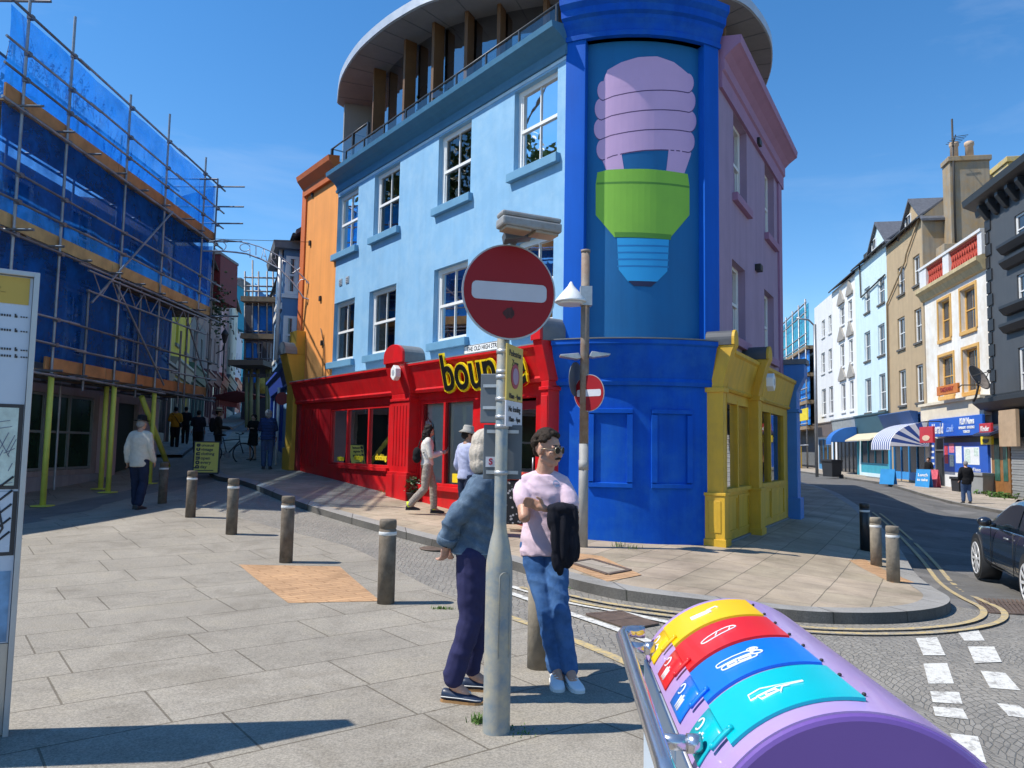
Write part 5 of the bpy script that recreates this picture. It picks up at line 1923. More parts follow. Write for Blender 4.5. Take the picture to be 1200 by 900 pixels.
def psign(name, lab, M, px0, px1, py0, py1, y, m, body=None, sz=.3, tm=None, depth=.12, rz=0):
    u0, z1 = onface(M, px0, (py0 + py1) / 2, y)
    u1, _ = onface(M, px1, (py0 + py1) / 2, y)
    z1, z0 = onface(M, (px0 + px1) / 2, py0, y)[1], onface(M, (px0 + px1) / 2, py1, y)[1]
    t = thing(name, lab, 'sign', M=M @ Matrix.Translation(((u0 + u1) / 2, y, (z0 + z1) / 2)) @ Matrix.Rotation(rz, 4, 'Z'))
    a, b = (u1 - u0) / 2, (z1 - z0) / 2
    MB().box(-a, a, 0, depth, -b, b).build('board', m, t, bevel=.015)
    if body:
        text('lettering', body, tm or M_white, t, (0, -.008, 0), sz, .006, .008)
    return t, a, b


psign('shop_sign', 'small square red sign at the end of the blue newsagent sign', M, 1147.5, 1161, 496, 509, -.75, mat('sign_red', (.50, .02, .03), .4), 'Kinder', .34)
t, a, b = psign('projecting_sign', 'orange hanging sign with red lettering on the peeling white building', M, 1097.5, 1122, 451, 462, -.9, mat('sign_orange', (.55, .16, .02), .5, .2), 'TAKEAWAY', .34, M_redd)
MB().tube([(a, .06, 0), (a + .3, .1, .1), (a + .3, .9, .1)], .03, 6).build('bracket', M_irond, t)
t, a, b = psign('projecting_sign', 'red projecting sign with pale oval above striped awning end', M, 1077.5, 1093, 500, 519, -1.3, MATS['sign_red'])
MB().prism([(.55 * a * math.cos(k * PI / 8), -b * .4 + .35 * b * math.sin(k * PI / 8)) for k in range(16)], -.02, -.002).build('oval', mat('oval_cream', (.7, .5, .35), .5), t)
MB().tube([(0, .1, b), (0, .12, b + .3), (0, 1.3, b + .3)], .03, 6).build('bracket', M_irond, t)
t, a, b = psign('hanging_sign', 'yellow shield sign with black emblem over the newsagent window', M, 1149, 1161.5, 511.5, 521, -.45, M_ylet)
MB().prism([(-a * .6, b * .3), (a * .6, b * .3), (a * .5, -b * .4), (0, -b * .7), (-a * .5, -b * .4)], -.02, -.002).build('emblem', M_chard, t)
# satellite dish and small one on the roof
def dish(p, r, az, lab):
    t = thing('satellite_dish', lab, 'satellite dish', p)
    prof = [(.0, -.30 * r), (.3 * r, -.27 * r), (.6 * r, -.18 * r), (.85 * r, -.06 * r), (r, .03 * r), (r * 1.01, .0), (.85 * r, -.09 * r), (.6 * r, -.21 * r), (.3 * r, -.30 * r), (.0, -.33 * r)]
    o = MB().lathe(prof, n=28).build('reflector', mat('dish_mesh', (.22, .19, .17), .6, .2, 6), t)
    rot = Matrix.Rotation(az, 4, 'Z') @ Matrix.Rotation(R(62), 4, 'X')
    o.matrix_basis = rot
    o2 = MB().tube([(-.9 * r, 0, 0), (0, 0, .75 * r), (.9 * r, 0, 0)], .03 * r, 6).obox((0, 0, .78 * r), (.2 * r, .2 * r, .16 * r)).build('feed_arm', M_irond, t)
    o2.matrix_basis = rot
    MB().tube([(0, 0, -.2), (0, .3, -.9), (0, .5, -1.1)], .05, 6).build('mount', M_irond, t)


u, z = onface(M, 1147.5, 442, -1.2)
dish(M @ V((u, -1.2, z)), .66, R(30), 'big grey satellite dish beside the lower amber window')
u, z = onface(M, 1109, 300, 1.5)
dish(M @ V((u, 1.5, z)), .9, R(-40), 'dark mesh satellite dish on the roof behind the red balustrade')

# charcoal corner building at the right edge
gA, gB = rrow(Yr(1163.5)), rrow(27.5)
Mg, Wg = frame(gA, gB)
GR = rowhouse('charcoal_building', 'charcoal grey building with bracketed eaves at the right edge', 'building', gA, gB, RZ - .6, 13.85, M_char,
              level([pxrect(Mg, 1189, 1213, 246, 282)]) + level([pxrect(Mg, 1192, 1216, 317, 358)]) + level([pxrect(Mg, 1194, 1220, 404, 466)]), group=GRP, sillm=M_chard, fw=.10, depth=9, reveal=.16, roof='flat')
t, M, W = GR
MB().prism([(0, 13.6), (-.15, 13.6), (-.2, 13.9), (-.75, 14.15), (-.8, 14.45), (0, 14.6)], -.7, W, 'x').build('eaves', M_chard, t)
for k in range(9):
    MB().prism([(-.003, 13.15), (-.15, 13.2), (-.5, 13.75), (-.5, 13.9), (-.003, 13.9)], .3 + k * 1.0, .6 + k * 1.0, 'x').build('eaves_bracket', M_chard, t)
for (px0, px1, py) in ((1178, 1225, 295), (1181, 1225, 312), (1181, 1225, 366), (1181, 1225, 387), (1160, 1225, 470)):
    u0, z = onface(Mg, max(px0, 1165), py)
    u1 = onface(Mg, px1, py)[0]
    MB().prism([(-.003, z - .2), (-.2, z - .15), (-.4, z + .12), (-.4, z + .25), (-.003, z + .3)], u0, min(u1, W), 'x').build('string_course', M_chard, t)
for k in range(14):
    MB().box(.02, .62 if k % 2 else .42, -.06, -.002, 4.6 + .62 * k, 5.14 + .62 * k).build('quoin', M_chard, t)
MB().prism([(0, RZ + 4.2), (-.3, RZ + 4.25), (-.7, RZ + 4.6), (-.7, RZ + 4.8), (0, RZ + 4.95)], -.4, W, 'x').build('fascia', M_chard, t)
MB().box(1.9, 3.6, -.5, -.35, RZ + 2.5, RZ + 4.15).build('sign_board', mat('plywood', (.42, .30, .19), .8, .12, 3), t)
MB().box(0.1, 2.0, -.12, -.002, RZ - .3, RZ + 3.4).build('shop_door', mat('varnished_wood', (.26, .115, .035), .5, .25, 4), t)
MB().box(.45, 1.0, -.14, -.121, RZ + .9, RZ + 2.9).build('door_glass', mat('green_door_glass', (.04, .12, .09), .2, .3), t)
MB().box(1.35, 1.8, -.14, -.121, RZ + .9, RZ + 2.9).build('door_glass', MATS['green_door_glass'], t)
m2 = MB()
for k in range(26):
    m2.box(2.1, 6.0, -.09 if k % 2 else -.11, -.002, RZ - .2 + k * .12, RZ - .09 + k * .12)
m2.build('roller_shutter', mat('shutter_grey', (.34, .34, .33), .5, .08, metal=.3), t)
MB().prism([(.0, RZ + 3.5), (-.9, RZ + 3.1), (-.9, RZ + 3.0), (0, RZ + 3.3)], .1, 1.9, 'x').build('dark_awning', mat('awning_navy', (.02, .03, .07), .8), t)

# awnings
def awning(hs, px0, px1, pyt, pyb, out, ms, lab, n=1, z1=None, z0=None):
    t_, M, W = hs
    u0 = onface(M, px0, pyb, -out)[0]
    u1 = onface(M, px1, pyb, -.3)[0]
    z0 = onface(M, (px0 + px1) / 2, pyb, -out)[1]
    z1 = onface(M, (px0 + px1) / 2, pyt, -.3)[1]
    t = thing('awning', lab, 'awning', M=M @ Matrix.Translation(((u0 + u1) / 2, 0, z0)))
    w, h = (u1 - u0), z1 - z0
    mb = MB()
    k = 9
    prof = [(-.26 - (out - .26) * math.sin(PI / 2 * j / k), .25 + (h - .25) * math.cos(PI / 2 * j / k)) for j in range(k + 1)] + [(-out, .0)]
    for s in range(n):
        a, b = -w / 2 + w * s / n, -w / 2 + w * (s + 1) / n
        vs = [(x, y, z) for x in (a, b) for y, z in prof]
        m = len(prof)
        mb.add(vs, [(j, j + 1, m + j + 1, m + j) for j in range(m - 1)], s % len(ms), True)
    for x in (-w / 2, w / 2):      # side cheeks in stripes fanning from the wall
        c = (-.26, .25)
        for j in range(k):
            mb.add([(x, c[0], c[1]), (x, *prof[j]), (x, *prof[j + 1])], [(0, 1, 2)], j % len(ms))
    mb.build('canopy', ms, t, fix=False)
    MB().tube([(-w / 2, -out, .02), (w / 2, -out, .02)], .03, 6).build('front_bar', M_gm, t)
    return t


M_aws = [mat('awning_white', (.70, .70, .72), .8, .04), mat('awning_blue', (.03, .075, .28), .8, .08)]
awning(W2, 968, 1003.5, 502, 521, 2.2, [mat('awning_royal', (.02, .13, .42), .7, .08)], 'plain royal blue shop awning')
awning(TN, 1021, 1088, 498, 527.5, 2.4, M_aws, 'blue and white striped barrel awning', 19)
t_, M, W = BL
t = thing('awning', 'cream shop blind half rolled on the turquoise shop', 'awning', M=M @ Matrix.Translation((W / 2 + .5, -.3, RZ + 3.2)))
MB().prism([(0, .4), (-.9, -.1), (-.9, -.2), (0, .25)], -3.8, 3.2, 'x').build('canopy', mat('blind_canvas', (.55, .48, .33), .8, .1), t)
# lettering of the navy fascia
t_, M, W = TN
t = thing('shop_sign', 'dark blue fascia board with pale blue lettering over striped awning', 'shop sign', M=M @ Matrix.Translation((W / 2 - .1, -.40, RZ + 4.15)))
MB().prism([(0, -.55), (.0, -.55), (-.45, .55), (-.40, .60), (.05, .55), (.05, -.55)], -W / 2 + .3, W / 2 - .3, 'x').build('board', MATS['navy_fascia'], t)

# pavement clutter on the far side
def sandwich(name, lab, px, py, w, h, m, body=None, rz=0, rm=None, group=None):
    p = gp(px, py, .1)
    t = thing(name, lab, 'sandwich board', p, rz, group)
    d = h * .22
    for s, nm in ((-1, 'front_board'), (1, 'back_board')):
        MB().add([(-w / 2, s * d, 0), (w / 2, s * d, 0), (w / 2, s * .02, h), (-w / 2, s * .02, h), (-w / 2, s * d - s * .03, 0), (w / 2, s * d - s * .03, 0), (w / 2, s * .02 - s * .03, h), (-w / 2, s * .02 - s * .03, h)],
                 [(0, 1, 2, 3), (4, 7, 6, 5), (0, 4, 5, 1), (2, 6, 7, 3), (0, 3, 7, 4), (1, 5, 6, 2)]).build(nm, rm if rm and s == 1 else m, t)
    if body:
        tl_ = math.atan2(d - .02, h)
        for k, (b, zz, sz) in enumerate(body):
            y = -(d - (d - .02) * zz / h) - .012
            text('lettering', b, M_white, t, None, sz, .003, .004, M=Matrix.Translation((0, y, zz)) @ Matrix.Rotation(-tl_, 4, 'X') @ Matrix.Rotation(PI / 2, 4, 'X'))
    return t


rz_ = -R(75)
mbl = mat('board_blue', (.02, .24, .55), .5, .1)
sandwich('pavement_sign', 'bright blue pavement sign with white writing by the blue shop door', 1083, 573.5, .75, 1.05, mbl, [('Lunch', .75, .22), ('to take', .5, .2)], rz_ + .3)
sandwich('pavement_sign', 'small bright blue pavement box below the turquoise shop window', 1041, 567.5, .8, .8, mbl, None, rz_ + .3)
sandwich('pavement_sign', 'red and pink leaning board beside the newsagent door', 1094.5, 575, .55, 1.1, mat('board_red', (.60, .10, .13), .5, .3, 6), None, rz_ + .2)
def bin_(name, lab, px, py, w, d, h, m, rz=0):
    t = thing(name, lab, 'bin', gp(px, py, .1), rz)
    MB().loft([[(-w / 2 * s, -d / 2 * s, z), (w / 2 * s, -d / 2 * s, z), (w / 2 * s, d / 2 * s, z), (-w / 2 * s, d / 2 * s, z)] for z, s in ((0, .86), (h * .86, 1))], sm=False).build('body', m, t, bevel=.02)
    MB().prism([(-d / 2 - .06, h * .86), (d / 2 + .03, h * .86), (d / 2 + .03, h * .98), (-d / 2 - .06, h)], -w / 2 - .03, w / 2 + .03, 'x').build('lid', m, t, bevel=.02)
    for s in (-1, 1):
        MB().cyl((s * (w / 2 - .02), d / 2 - .05, .09), (s * (w / 2 + .05), d / 2 - .05, .09), .09, n=12).build('wheel', M_chard, t)
    return t


bin_('wheelie_bin', 'grey wheelie bin against the white panel of the newsagent', 1148, 581.5, 1.1, .7, 1.15, mat('bin_grey', (.26, .27, .27), .6, .1), rz_)
bin_('wheelie_bin', 'small dark bin at the newsagent door', 1124, 580, .5, .5, .9, M_chard, rz_)
bin_('waste_bin', 'dark bin in front of the white shop doors', 975, 558.5, 1.1, .8, 1.15, M_chard, rz_)
# weeds at the foot of the charcoal wall
mb = MB()
rr = random.Random(9)
for k in range(90):
    p = V((rr.gauss(0, .25), rr.gauss(0, .8), 0))
    h = rr.uniform(.08, .3)
    q = p + V((rr.uniform(-.15, .15), rr.uniform(-.15, .15), h))
    s = rr.uniform(.05, .1)
    mb.add([p + V((s, 0, 0)), p + V((-s, 0, 0)), q], [(0, 1, 2)])
    mb.obox(q, (.12, .09, .02), Matrix.Rotation(rr.uniform(0, 6), 3, 'Z') @ Matrix.Rotation(rr.uniform(0, 1.2), 3, 'X'))
M_weed = mat('weed_green', (.07, .14, .025), .7, .35, 6)
o = mb.build('weeds', M_weed, None, fix=False)
o.location = gp(1176, 585, .1) + V((0, .4, 0))
tag(o, 'green weeds at the foot of the charcoal building wall', 'weeds', kind='stuff')

# far scaffold on the right street
fs = thing('scaffold', 'distant scaffold with blue and green sheeting down the wide road', 'scaffolding', rrow(85) + V((0, 0, RZ)))
def f2():
    return MB(Matrix.Translation(-V(fs.location)))
ys = [78, 81.5, 85, 89, 93]
for y in ys:
    p = rrow(y) + V((-.6, 0, 0))
    f2().cyl(p + V((0, 0, RZ)), p + V((0, 0, 17.4)), .09, n=6).build('standard', M_tube, fs)
for z in (2.4, 4.6, 5.6, 7.2, 8.2, 10, 11, 12.8, 13.8, 16, 17):
    f2().cyl(rrow(77.6) + V((-.6, 0, z)), rrow(94) + V((-.6, 0, z)), .08, n=6).build('ledger', M_tube, fs)
for z in (4.2, 6.8, 9.6, 12.4):
    f2().beam(rrow(77.6) + V((0, 0, z)), rrow(94) + V((0, 0, z)), 1.3, .35).build('toe_board', M_deck, fs)
M_netg = netmat('green_netting', (.02, .42, .40), .6)
for (z0, z1, m) in ((12.7, 17, M_netg), (9.9, 12.4, M_netf), (7.1, 9.5, M_netf), (4.5, 6.7, M_netf)):
    f2().add([rrow(77.7) + V((-.3, 0, z0)), rrow(94) + V((-.3, 0, z0)), rrow(94) + V((-.3, 0, z1)), rrow(77.7) + V((-.3, 0, z1))], [(0, 1, 2, 3)]).build('netting', m, fs, fix=False)
f2().beam(rrow(77.8) + V((3.5, 0, 6)), rrow(95) + V((3.5, 0, 6)), 5, 13).build('shell', mat('far_shell', (.12, .13, .14), .9), fs)
p0, p1 = rrow(78) + V((-1.4, 0, 0)), rrow(93) + V((-1.4, 0, 0))
t = thing('hoarding', 'row of yellow timber barriers below the distant scaffold', 'barrier', p0 + V((0, 0, RZ)))
for k in range(12):
    p = p0.lerp(p1, k / 11) - p0
    MB().box(p.x - .12, p.x + .12, p.y - .3, p.y + .3, .1, 2.7).build('post', M_yel, t)
MB().beam(V((0, 0, 2.5)), p1 - p0 + V((0, 0, 2.5)), .14, .3).beam(V((0, 0, .9)), p1 - p0 + V((0, 0, .9)), .14, .3).build('rail', M_yel, t)
psign('site_sign', 'yellow square site sign on the distant scaffold', W1[1], 936.5, 946, 479, 493, -1.6, M_ylet)
MB_ = MB().cyl((0, 0, 0), (0, 0, 10), .10, n=10)
t = thing('lamp_column', 'tall grey lamp column in front of the furthest white building', 'street lamp', (*gp(957.5, 559, .1),))
MB_.build('column', M_gm, t)
MB().tube([(0, 0, 9.9), (-.4, 0, 10.3), (-1.2, 0, 10.4)], .06, 8).build('arm', M_gm, t)
# houses that close the far end of the road
for (x0, x1, y, z, c, lab) in ((8, 20, 120, 9, (.42, .34, .28), 'brown house far off at the end of the wide road'), (20.5, 34, 126, 12, (.5, .5, .5), 'grey house far off at the end of the wide road')):
    rowhouse('distant_house', lab, 'house', (x0, y), (x1, y), -1, z, mat('far_%d' % x0, c, .9), [(2, 3.2, 4, 6), (5, 6.2, 4, 6), (8, 9.2, 4, 6)], roof='pitched', depth=6)
# ------------------------------------------------------------------ bollards
M_bol = mat('weathered_bollard', (.135, .105, .075), .85, .35, 9, bump=.5, bscale=35, streak=.35, stain=(.22, .19, .15), stainamt=.5, stainscale=7)
M_bolg = mat('grey_bollard', (.24, .205, .155), .85, .25, 9, bump=.4, bscale=35, streak=.3)
M_blk = mat('black_bollard', (.015, .016, .02), .4, .15, 6)


def bollard(px, py, h, r, m, label, group, off=0, band=True):
    p = gp(px, py, off)
    t = thing('bollard', label, 'bollard', p, random.uniform(0, 6), group)
    MB().lathe([(r, -.08), (r, h - .10), (r * .93, h - .095), (r * .93, h - .085), (r, h - .08), (r, h - .015), (r * .93, h), (0, h + .004)], n=22).build('post', m, t)
    if band:
        MB().lathe([(r + .001, h - .155), (r + .004, h - .15), (r + .004, h - .125), (r + .001, h - .12)], n=22).build('reflective_band', mat('band_white', (.62, .62, .60), .5, .1, 8), t, fix=False)
    return t


gL = 'bollards along the edge of the plaza'
gR = 'bollards on the rounded corner pavement'
bollard(190, 590, .83, .085, M_bol, 'dark bollard in the shade, right behind the man in the white jacket', gL)
bollard(223, 606, .80, .085, M_bol, 'dark bollard just in front of the yellow clothing board', gL)
bollard(271, 626, .86, .085, M_bol, 'bollard at the edge of the shade, third along from the white jacket', gL)
bollard(335, 659, .86, .085, M_bol, 'bollard at the far corner of the orange tactile paving', gL)
bollard(452, 707, .84, .088, M_bol, 'bollard at the near corner of the orange tactile paving', gL)
bollard(632, 782, .74, .090, M_bolg, 'bollard that the man in the pink shirt leans against', gL, band=False)
bollard(1047, 682, .76, .085, M_bolg, 'stout grey bollard on orange tiles nearest the pavement nose', gR, .1)
bollard(1027, 663, .76, .085, M_bolg, 'grey bollard between the black bollard and the stout one', gR, .1)
bollard(1014, 645, .84, .085, M_blk, 'black bollard by the kerb of the wide road', gR, .1)

# ------------------------------------------------------------------ no-entry sign post in front
M_pole = mat('pale_blue_grey_paint', (.20, .25, .285), .45, .1, 3, bump=.12, bscale=30, metal=.15, stain=(.42, .37, .27), stainamt=1.0, stainscale=8)
M_sred = mat('sign_face_red', (.27, .008, .014), .45, .06, 3, spec=.3)
M_swht = mat('sign_face_white', (.52, .53, .58), .5, .05, 6)
M_sback = mat('sign_back_grey', (.10, .115, .13), .5, .1, 4)
M_galv = mat('galvanised', (.42, .43, .44), .4, .15, 8, metal=.5)


def noentry(parent, c, r, rz, thick=.012):
    o = MB().cyl((0, 0, 0), (0, thick, 0), r, n=48).build('sign_disc', M_galv, parent)
    o.matrix_basis = Matrix.Translation(c) @ Matrix.Rotation(rz, 4, 'Z')
    MB().cyl((0, -.003, 0), (0, -.0005, 0), r * .965, n=48).build('red_face', M_sred, o)
    w, h = r * .80, r * .185
    k = .03 * r / .28
    pts = []
    for cx, cz, a0 in ((w - k, h - k, 0), (-w + k, h - k, 90), (-w + k, -h + k, 180), (w - k, -h + k, 270)):
        pts += [(cx + k * math.cos(R(a0 + q * 22.5)), cz + k * math.sin(R(a0 + q * 22.5))) for q in range(5)]
    MB().prism(pts, -.0055, -.0032, 'y').build('white_bar', M_swht, o)
    return o


p = gp(581.5, 857)
sp = thing('sign_post', 'scuffed pale grey-blue post carrying a large red no entry disc', 'sign post', p)
MB().lathe([(.082, -.02), (.080, .0), (.077, .05), (.0765, .9), (.074, .95), (.055, 1.06), (.040, 1.12), (.0365, 1.16), (.0365, 2.62), (.03, 2.63), (0, 2.63)], n=28).build('pole', M_pole, sp)
m2 = MB()
pts = [(-.034, .42), (.034, .42), (.034, .86)] + [(.034 * math.cos(PI * k / 8), .86 + .034 * math.sin(PI * k / 8)) for k in range(1, 8)] + [(-.034, .86)]
ar3 = [(math.sin(x / .0775 + .5) * .0775, -math.cos(x / .0775 + .5) * .0775, z) for x, z in pts]
m2.tube(ar3, .0035, 5, closed=True)
m2.build('access_door', M_pole, sp)
dc = at(597, 342, p.y - .07) - p
noentry(sp, dc, .282, R(15))
# scraped sticker on the face
m2 = MB()
rs = random.Random(4)
m2.prism([((.026 + .016 * rs.random()) * math.cos(k * .393) + .0, (.026 + .016 * rs.random()) * math.sin(k * .393) - .125) for k in range(16)], -.0052, -.0035, 'y')
o = m2.build('scraped_sticker', mat('scrape_dark', (.06, .02, .02), .8, .5, 40), sp)
o.matrix_basis = Matrix.Translation(dc) @ Matrix.Rotation(R(15), 4, 'Z')
for z in (dc.z + .12, dc.z - .12):
    MB().cyl((0, 0, z - .018), (0, 0, z + .018), .042, n=18).beam((0, -.03, z), (dc.x * .5, dc.y + .02, z), .03, .03).build('clamp', M_galv, sp)
for py in (412, 436, 442, 468, 489, 500, 554):
    z = at(589, py, p.y).z - p.z
    MB().cyl((0, 0, z - .012), (0, 0, z + .012), .041, n=18).build('clamp', M_galv, sp)
lt = thing('sign_light', 'weathered grey lamp box hooked over the large no entry disc', 'lamp', at(606, 284, p.y - .05))
lo_ = V(lt.location)
m2 = MB()
a, b = at(585, 260, p.y - .30) - lo_, at(654, 271, p.y - .18) - lo_
m2.beam(a, b, .13, .055)
m2.beam(a + V((0, 0, .045)), b + V((0, 0, .045)), .11, .03)
o = m2.build('housing', mat('lamp_housing', (.30, .31, .31), .5, .15, 6, stain=(.22, .15, .09), stainamt=.6, stainscale=9), lt, bevel=.012)
m2 = MB().beam(a + V((.02, 0, -.036)), a.lerp(b, .48) + V((0, 0, -.036)), .11, .018).beam(a.lerp(b, .55) + V((0, 0, -.036)), b + V((-.02, 0, -.036)), .11, .018)
m2.build('lens', mat('old_lens', (.34, .26, .18), .3, .2, 8), lt, bevel=.005)
MB().beam(at(590, 279, p.y - .12) - lo_, at(622, 275, p.y - .1) - lo_, .12, .05).tube([at(606, 279, p.y - .12) - lo_, at(600, 288, p.y) - lo_, at(592, 320, p.y + .02) - lo_], .018, 8).build('arm', M_sback, lt, bevel=.006)


def plate(name, lab, c0, c1, m, th=.006, extra=None):
    """a sign plate between two opposite corners (upper near, lower far)"""
    d = V((c1.x - c0.x, c1.y - c0.y, 0))
    w = d.length
    x = d / w
    y = V((-x.y, x.x, 0))
    M = Matrix(((x.x, y.x, 0, c0.x), (x.y, y.y, 0, c0.y), (0, 0, 1, c1.z), (0, 0, 0, 1)))
    t = thing(name, lab, 'sign plate', M=M)
    return t, w, c0.z - c1.z


Y0 = p.y
c0, c1 = at(594.5, 402, Y0 - .06), at(611.5, 501, Y0 + .22)
t, w, h = plate('parking_plate', 'yellow and white loading plate turned edgewise on the sign post', c0, c1, None)
zs_ = h * .31
MB().box(0, w, 0, .008, zs_ + .003, h).build('yellow_panel', mat('plate_yellow', (.60, .44, .10), .5, .06, 8), t)
MB().box(0, w, 0, .008, 0, zs_).build('white_panel', mat('plate_white', (.62, .62, .66), .5, .05, 8), t)
M_ltr = mat('plate_black', (.03, .03, .035), .5)
sz = w * .17
for k, b in enumerate(('Pedestrian', 'Zone')):
    text('lettering', b, M_ltr, t, (w / 2, -.002, h - .05 - k * .055), sz * 1.05, .001)
MB().cyl((w / 2, -.004, h * .62), (w / 2, -.001, h * .62), w * .25, n=28).build('roundel', mat('roundel_red', (.40, .05, .08), .5), t)
MB().cyl((w / 2, -.006, h * .62), (w / 2, -.0042, h * .62), w * .17, n=28).build('roundel_centre', mat('roundel_mauve', (.38, .25, .36), .5), t)
text('lettering', '10am - 4pm', M_ltr, t, (w / 2, -.002, h * .37), sz * .9, .001)
text('lettering', 'No loading', M_ltr, t, (w / 2, -.002, zs_ * .68), sz * .98, .001)
text('lettering', '10am - 4pm', M_ltr, t, (w / 2, -.002, zs_ * .28), sz * .9, .001)
c0, c1 = at(563.5, 438, Y0 + .05), at(584, 496, Y0 + .02)
t, w, h = plate('sign_plate', 'upper grey back of a sign plate clamped to the pole', c0, c1, None)
MB().box(0, w, 0, .01, 0, h).build('plate', M_sback, t, bevel=.006)
MB().box(.02, w, -.012, 0, h * .28, h * .34).build('channel', M_galv, t)
MB().box(.02, w, -.012, 0, h * .72, h * .78).build('channel', M_galv, t)
c0, c1 = at(567, 497.5, Y0 + .055), at(611, 562, Y0 + .045)
t, w, h = plate('sign_plate', 'lower grey back of a sign plate with a small white sticker', c0, c1, None)
MB().box(0, w, 0, .01, 0, h).build('plate', M_sback, t, bevel=.006)
MB().box(.02, w - .02, -.012, 0, .03, .05).build('channel', M_galv, t)
MB().box(.02, w - .02, -.012, 0, h - .05, h - .03).build('channel', M_galv, t)
MB().box(.015, .075, -.004, -.001, .07, .13).build('sticker', M_swht, t)
text('sticker_mark', 'S', mat('sticker_mark_red', (.35, .02, .06), .5), t, (.045, -.005, .1), .05, .001, .002)

# ------------------------------------------------------------------ pole by the blue corner
p = gp(683, 641, .1)
t = thing('lamp_post', 'slim weathered pole before the blue corner with small red sign and white conical shade', 'lamp post', p)
zt = at(684.5, 296, p.y).z - p.z
zm = at(684, 520, p.y).z - p.z
M_rust = mat('rusty_pole', (.25, .21, .17), .7, .3, 5, bump=.3, bscale=25, stain=(.17, .09, .05), stainamt=.8, stainscale=4)
M_pgrey = mat('pole_grey', (.30, .29, .27), .6, .15, 5, bump=.2, streak=.2)
MB().cyl((0, 0, -.02), (0, 0, zm), .075, .072, 20).build('lower_shaft', M_pgrey, t)
MB().cyl((0, 0, zm + .001), (0, 0, zt), .070, .066, 20).cyl((0, 0, zt), (0, 0, zt + .04), .074, n=20).build('upper_shaft', M_rust, t)
zsn = at(688.5, 461, p.y).z - p.z
noentry(t, V((.06, -.10, zsn)), .285, -R(42))
o = MB().cyl((0, 0, 0), (0, .012, 0), .27, n=36).build('sign_back', M_sback, t)
o.matrix_basis = Matrix.Translation((-.12, .06, zsn + .22)) @ Matrix.Rotation(R(62), 4, 'Z')
zl = at(671, 345, p.y).z - p.z
xl = at(669, 345, p.y).x - p.x
MB().lathe([(.25, -.13), (.245, -.10), (.13, .04), (.05, .13), (.03, .17), (.012, .2)], (xl, 0, zl), 28).build('lamp_shade', M_white, t)
MB().lathe([(.20, -.165), (.23, -.131)], (xl, 0, zl), 24).build('diffuser', mat('lamp_diffuser', (.6, .6, .58), .4), t)
MB().tube([(xl + .05, 0, zl - .05), (.08, 0, zl - .05)], .03, 8).box(-.08, .10, -.09, .09, zl - .18, zl + .12).build('bracket', M_galv, t)
zs2 = at(670, 418, p.y).z - p.z
for s, dz in ((-1, 0), (1, .03)):
    MB().prism([(s * .06, zs2 + dz - .03), (s * .12, zs2 + dz - .05), (s * .38, zs2 + dz - .01), (s * .39, zs2 + dz + .02), (s * .1, zs2 + dz + .05)], -.12, .1, 'y').build('floodlight', M_galv, t, bevel=.01)
MB().cyl((0, 0, zm - .4), (0, 0, zm - .25), .0765, n=20).build('sticker_wrap', M_pgrey, t)

# ------------------------------------------------------------------ wayfinding totem at the left edge
rb = gp(9.5, 861)
tw = V((-.82, -.57, 0)).normalized()
lb = rb + tw * .95
M, w = frame(lb, rb)
t = thing('map_totem', 'tall white wayfinding totem with yellow header and street map', 'information sign', M=M)
zT = at(47, 321, rb.y).z
pz = lambda py: onface(M, 25, py)[1]
z1 = pz(752)
M_tedge = mat('totem_edge', (.40, .42, .44), .35, .08, 4, metal=.4)
M_tpanel = mat('totem_panel', (.47, .55, .66), .25, .05, 2, spec=.5)
MB().box(w - .028, w, -.03, .09, 0, zT).box(0, .028, -.03, .09, 0, zT).box(.028, w - .028, -.03, .09, zT - .028, zT).build('frame', M_tedge, t, bevel=.004)
MB().box(.03, w - .03, 0, .08, z1 + .003, zT - .03).build('panel', M_tpanel, t)
MB().box(.03, w - .03, -.005, .08, .01, z1).build('steel_base', mat('brushed_steel', (.42, .43, .43), .35, .1, 3, metal=.7), t)
zy = pz(357)
MB().box(.03, w - .045, -.004, -.001, zy, zT - .035).build('yellow_header', mat('header_yellow', (.50, .34, .055), .4, .06), t)
m2 = MB()
rs = random.Random(8)
for k in range(24):
    x, z = w - .24 + rs.gauss(0, .04), zy + .07 + rs.gauss(0, .018)
    m2.box(x - rs.uniform(.005, .02), x + .01, -.006, -.0042, z, z + .003)
m2.build('header_sketch', mat('sketch_brown', (.28, .17, .03), .6), t)
m2 = MB()
for py in (371, 388, 410, 418):
    z = pz(py)
    xr = onface(M, 22, py)[0]
    for b0, b1 in ((-.12, -.045), (.008, .045)):
        x = xr + b0
        while x < xr + b1:
            m2.box(x, x + .008, -.004, -.001, z - .006, z + .006 if b0 < 0 else z + .001)
            x += .0125
    m2.box(xr - .02, xr - .012, -.004, -.001, z - .009, z + .012).box(xr - .017, xr - .006, -.0045, -.001, z - .002, z + .003).box(xr - .012, xr - .006, -.004, -.0005, z - .009, z + .0)
m2.build('direction_text', M_ltr, t)
zm1, zm0, zn0 = pz(474), pz(573), pz(650)
xr = onface(M, 25, 520)[0]
MB().box(.06, xr, -.004, -.001, zm0, zm1).build('map_border', M_ltr, t)
MB().box(.08, xr - .022, -.007, -.0042, zm0 + .02, zm1 - .02).build('map', mat('map_face', (.50, .60, .55), .4, .25, 14), t)
m2 = MB()
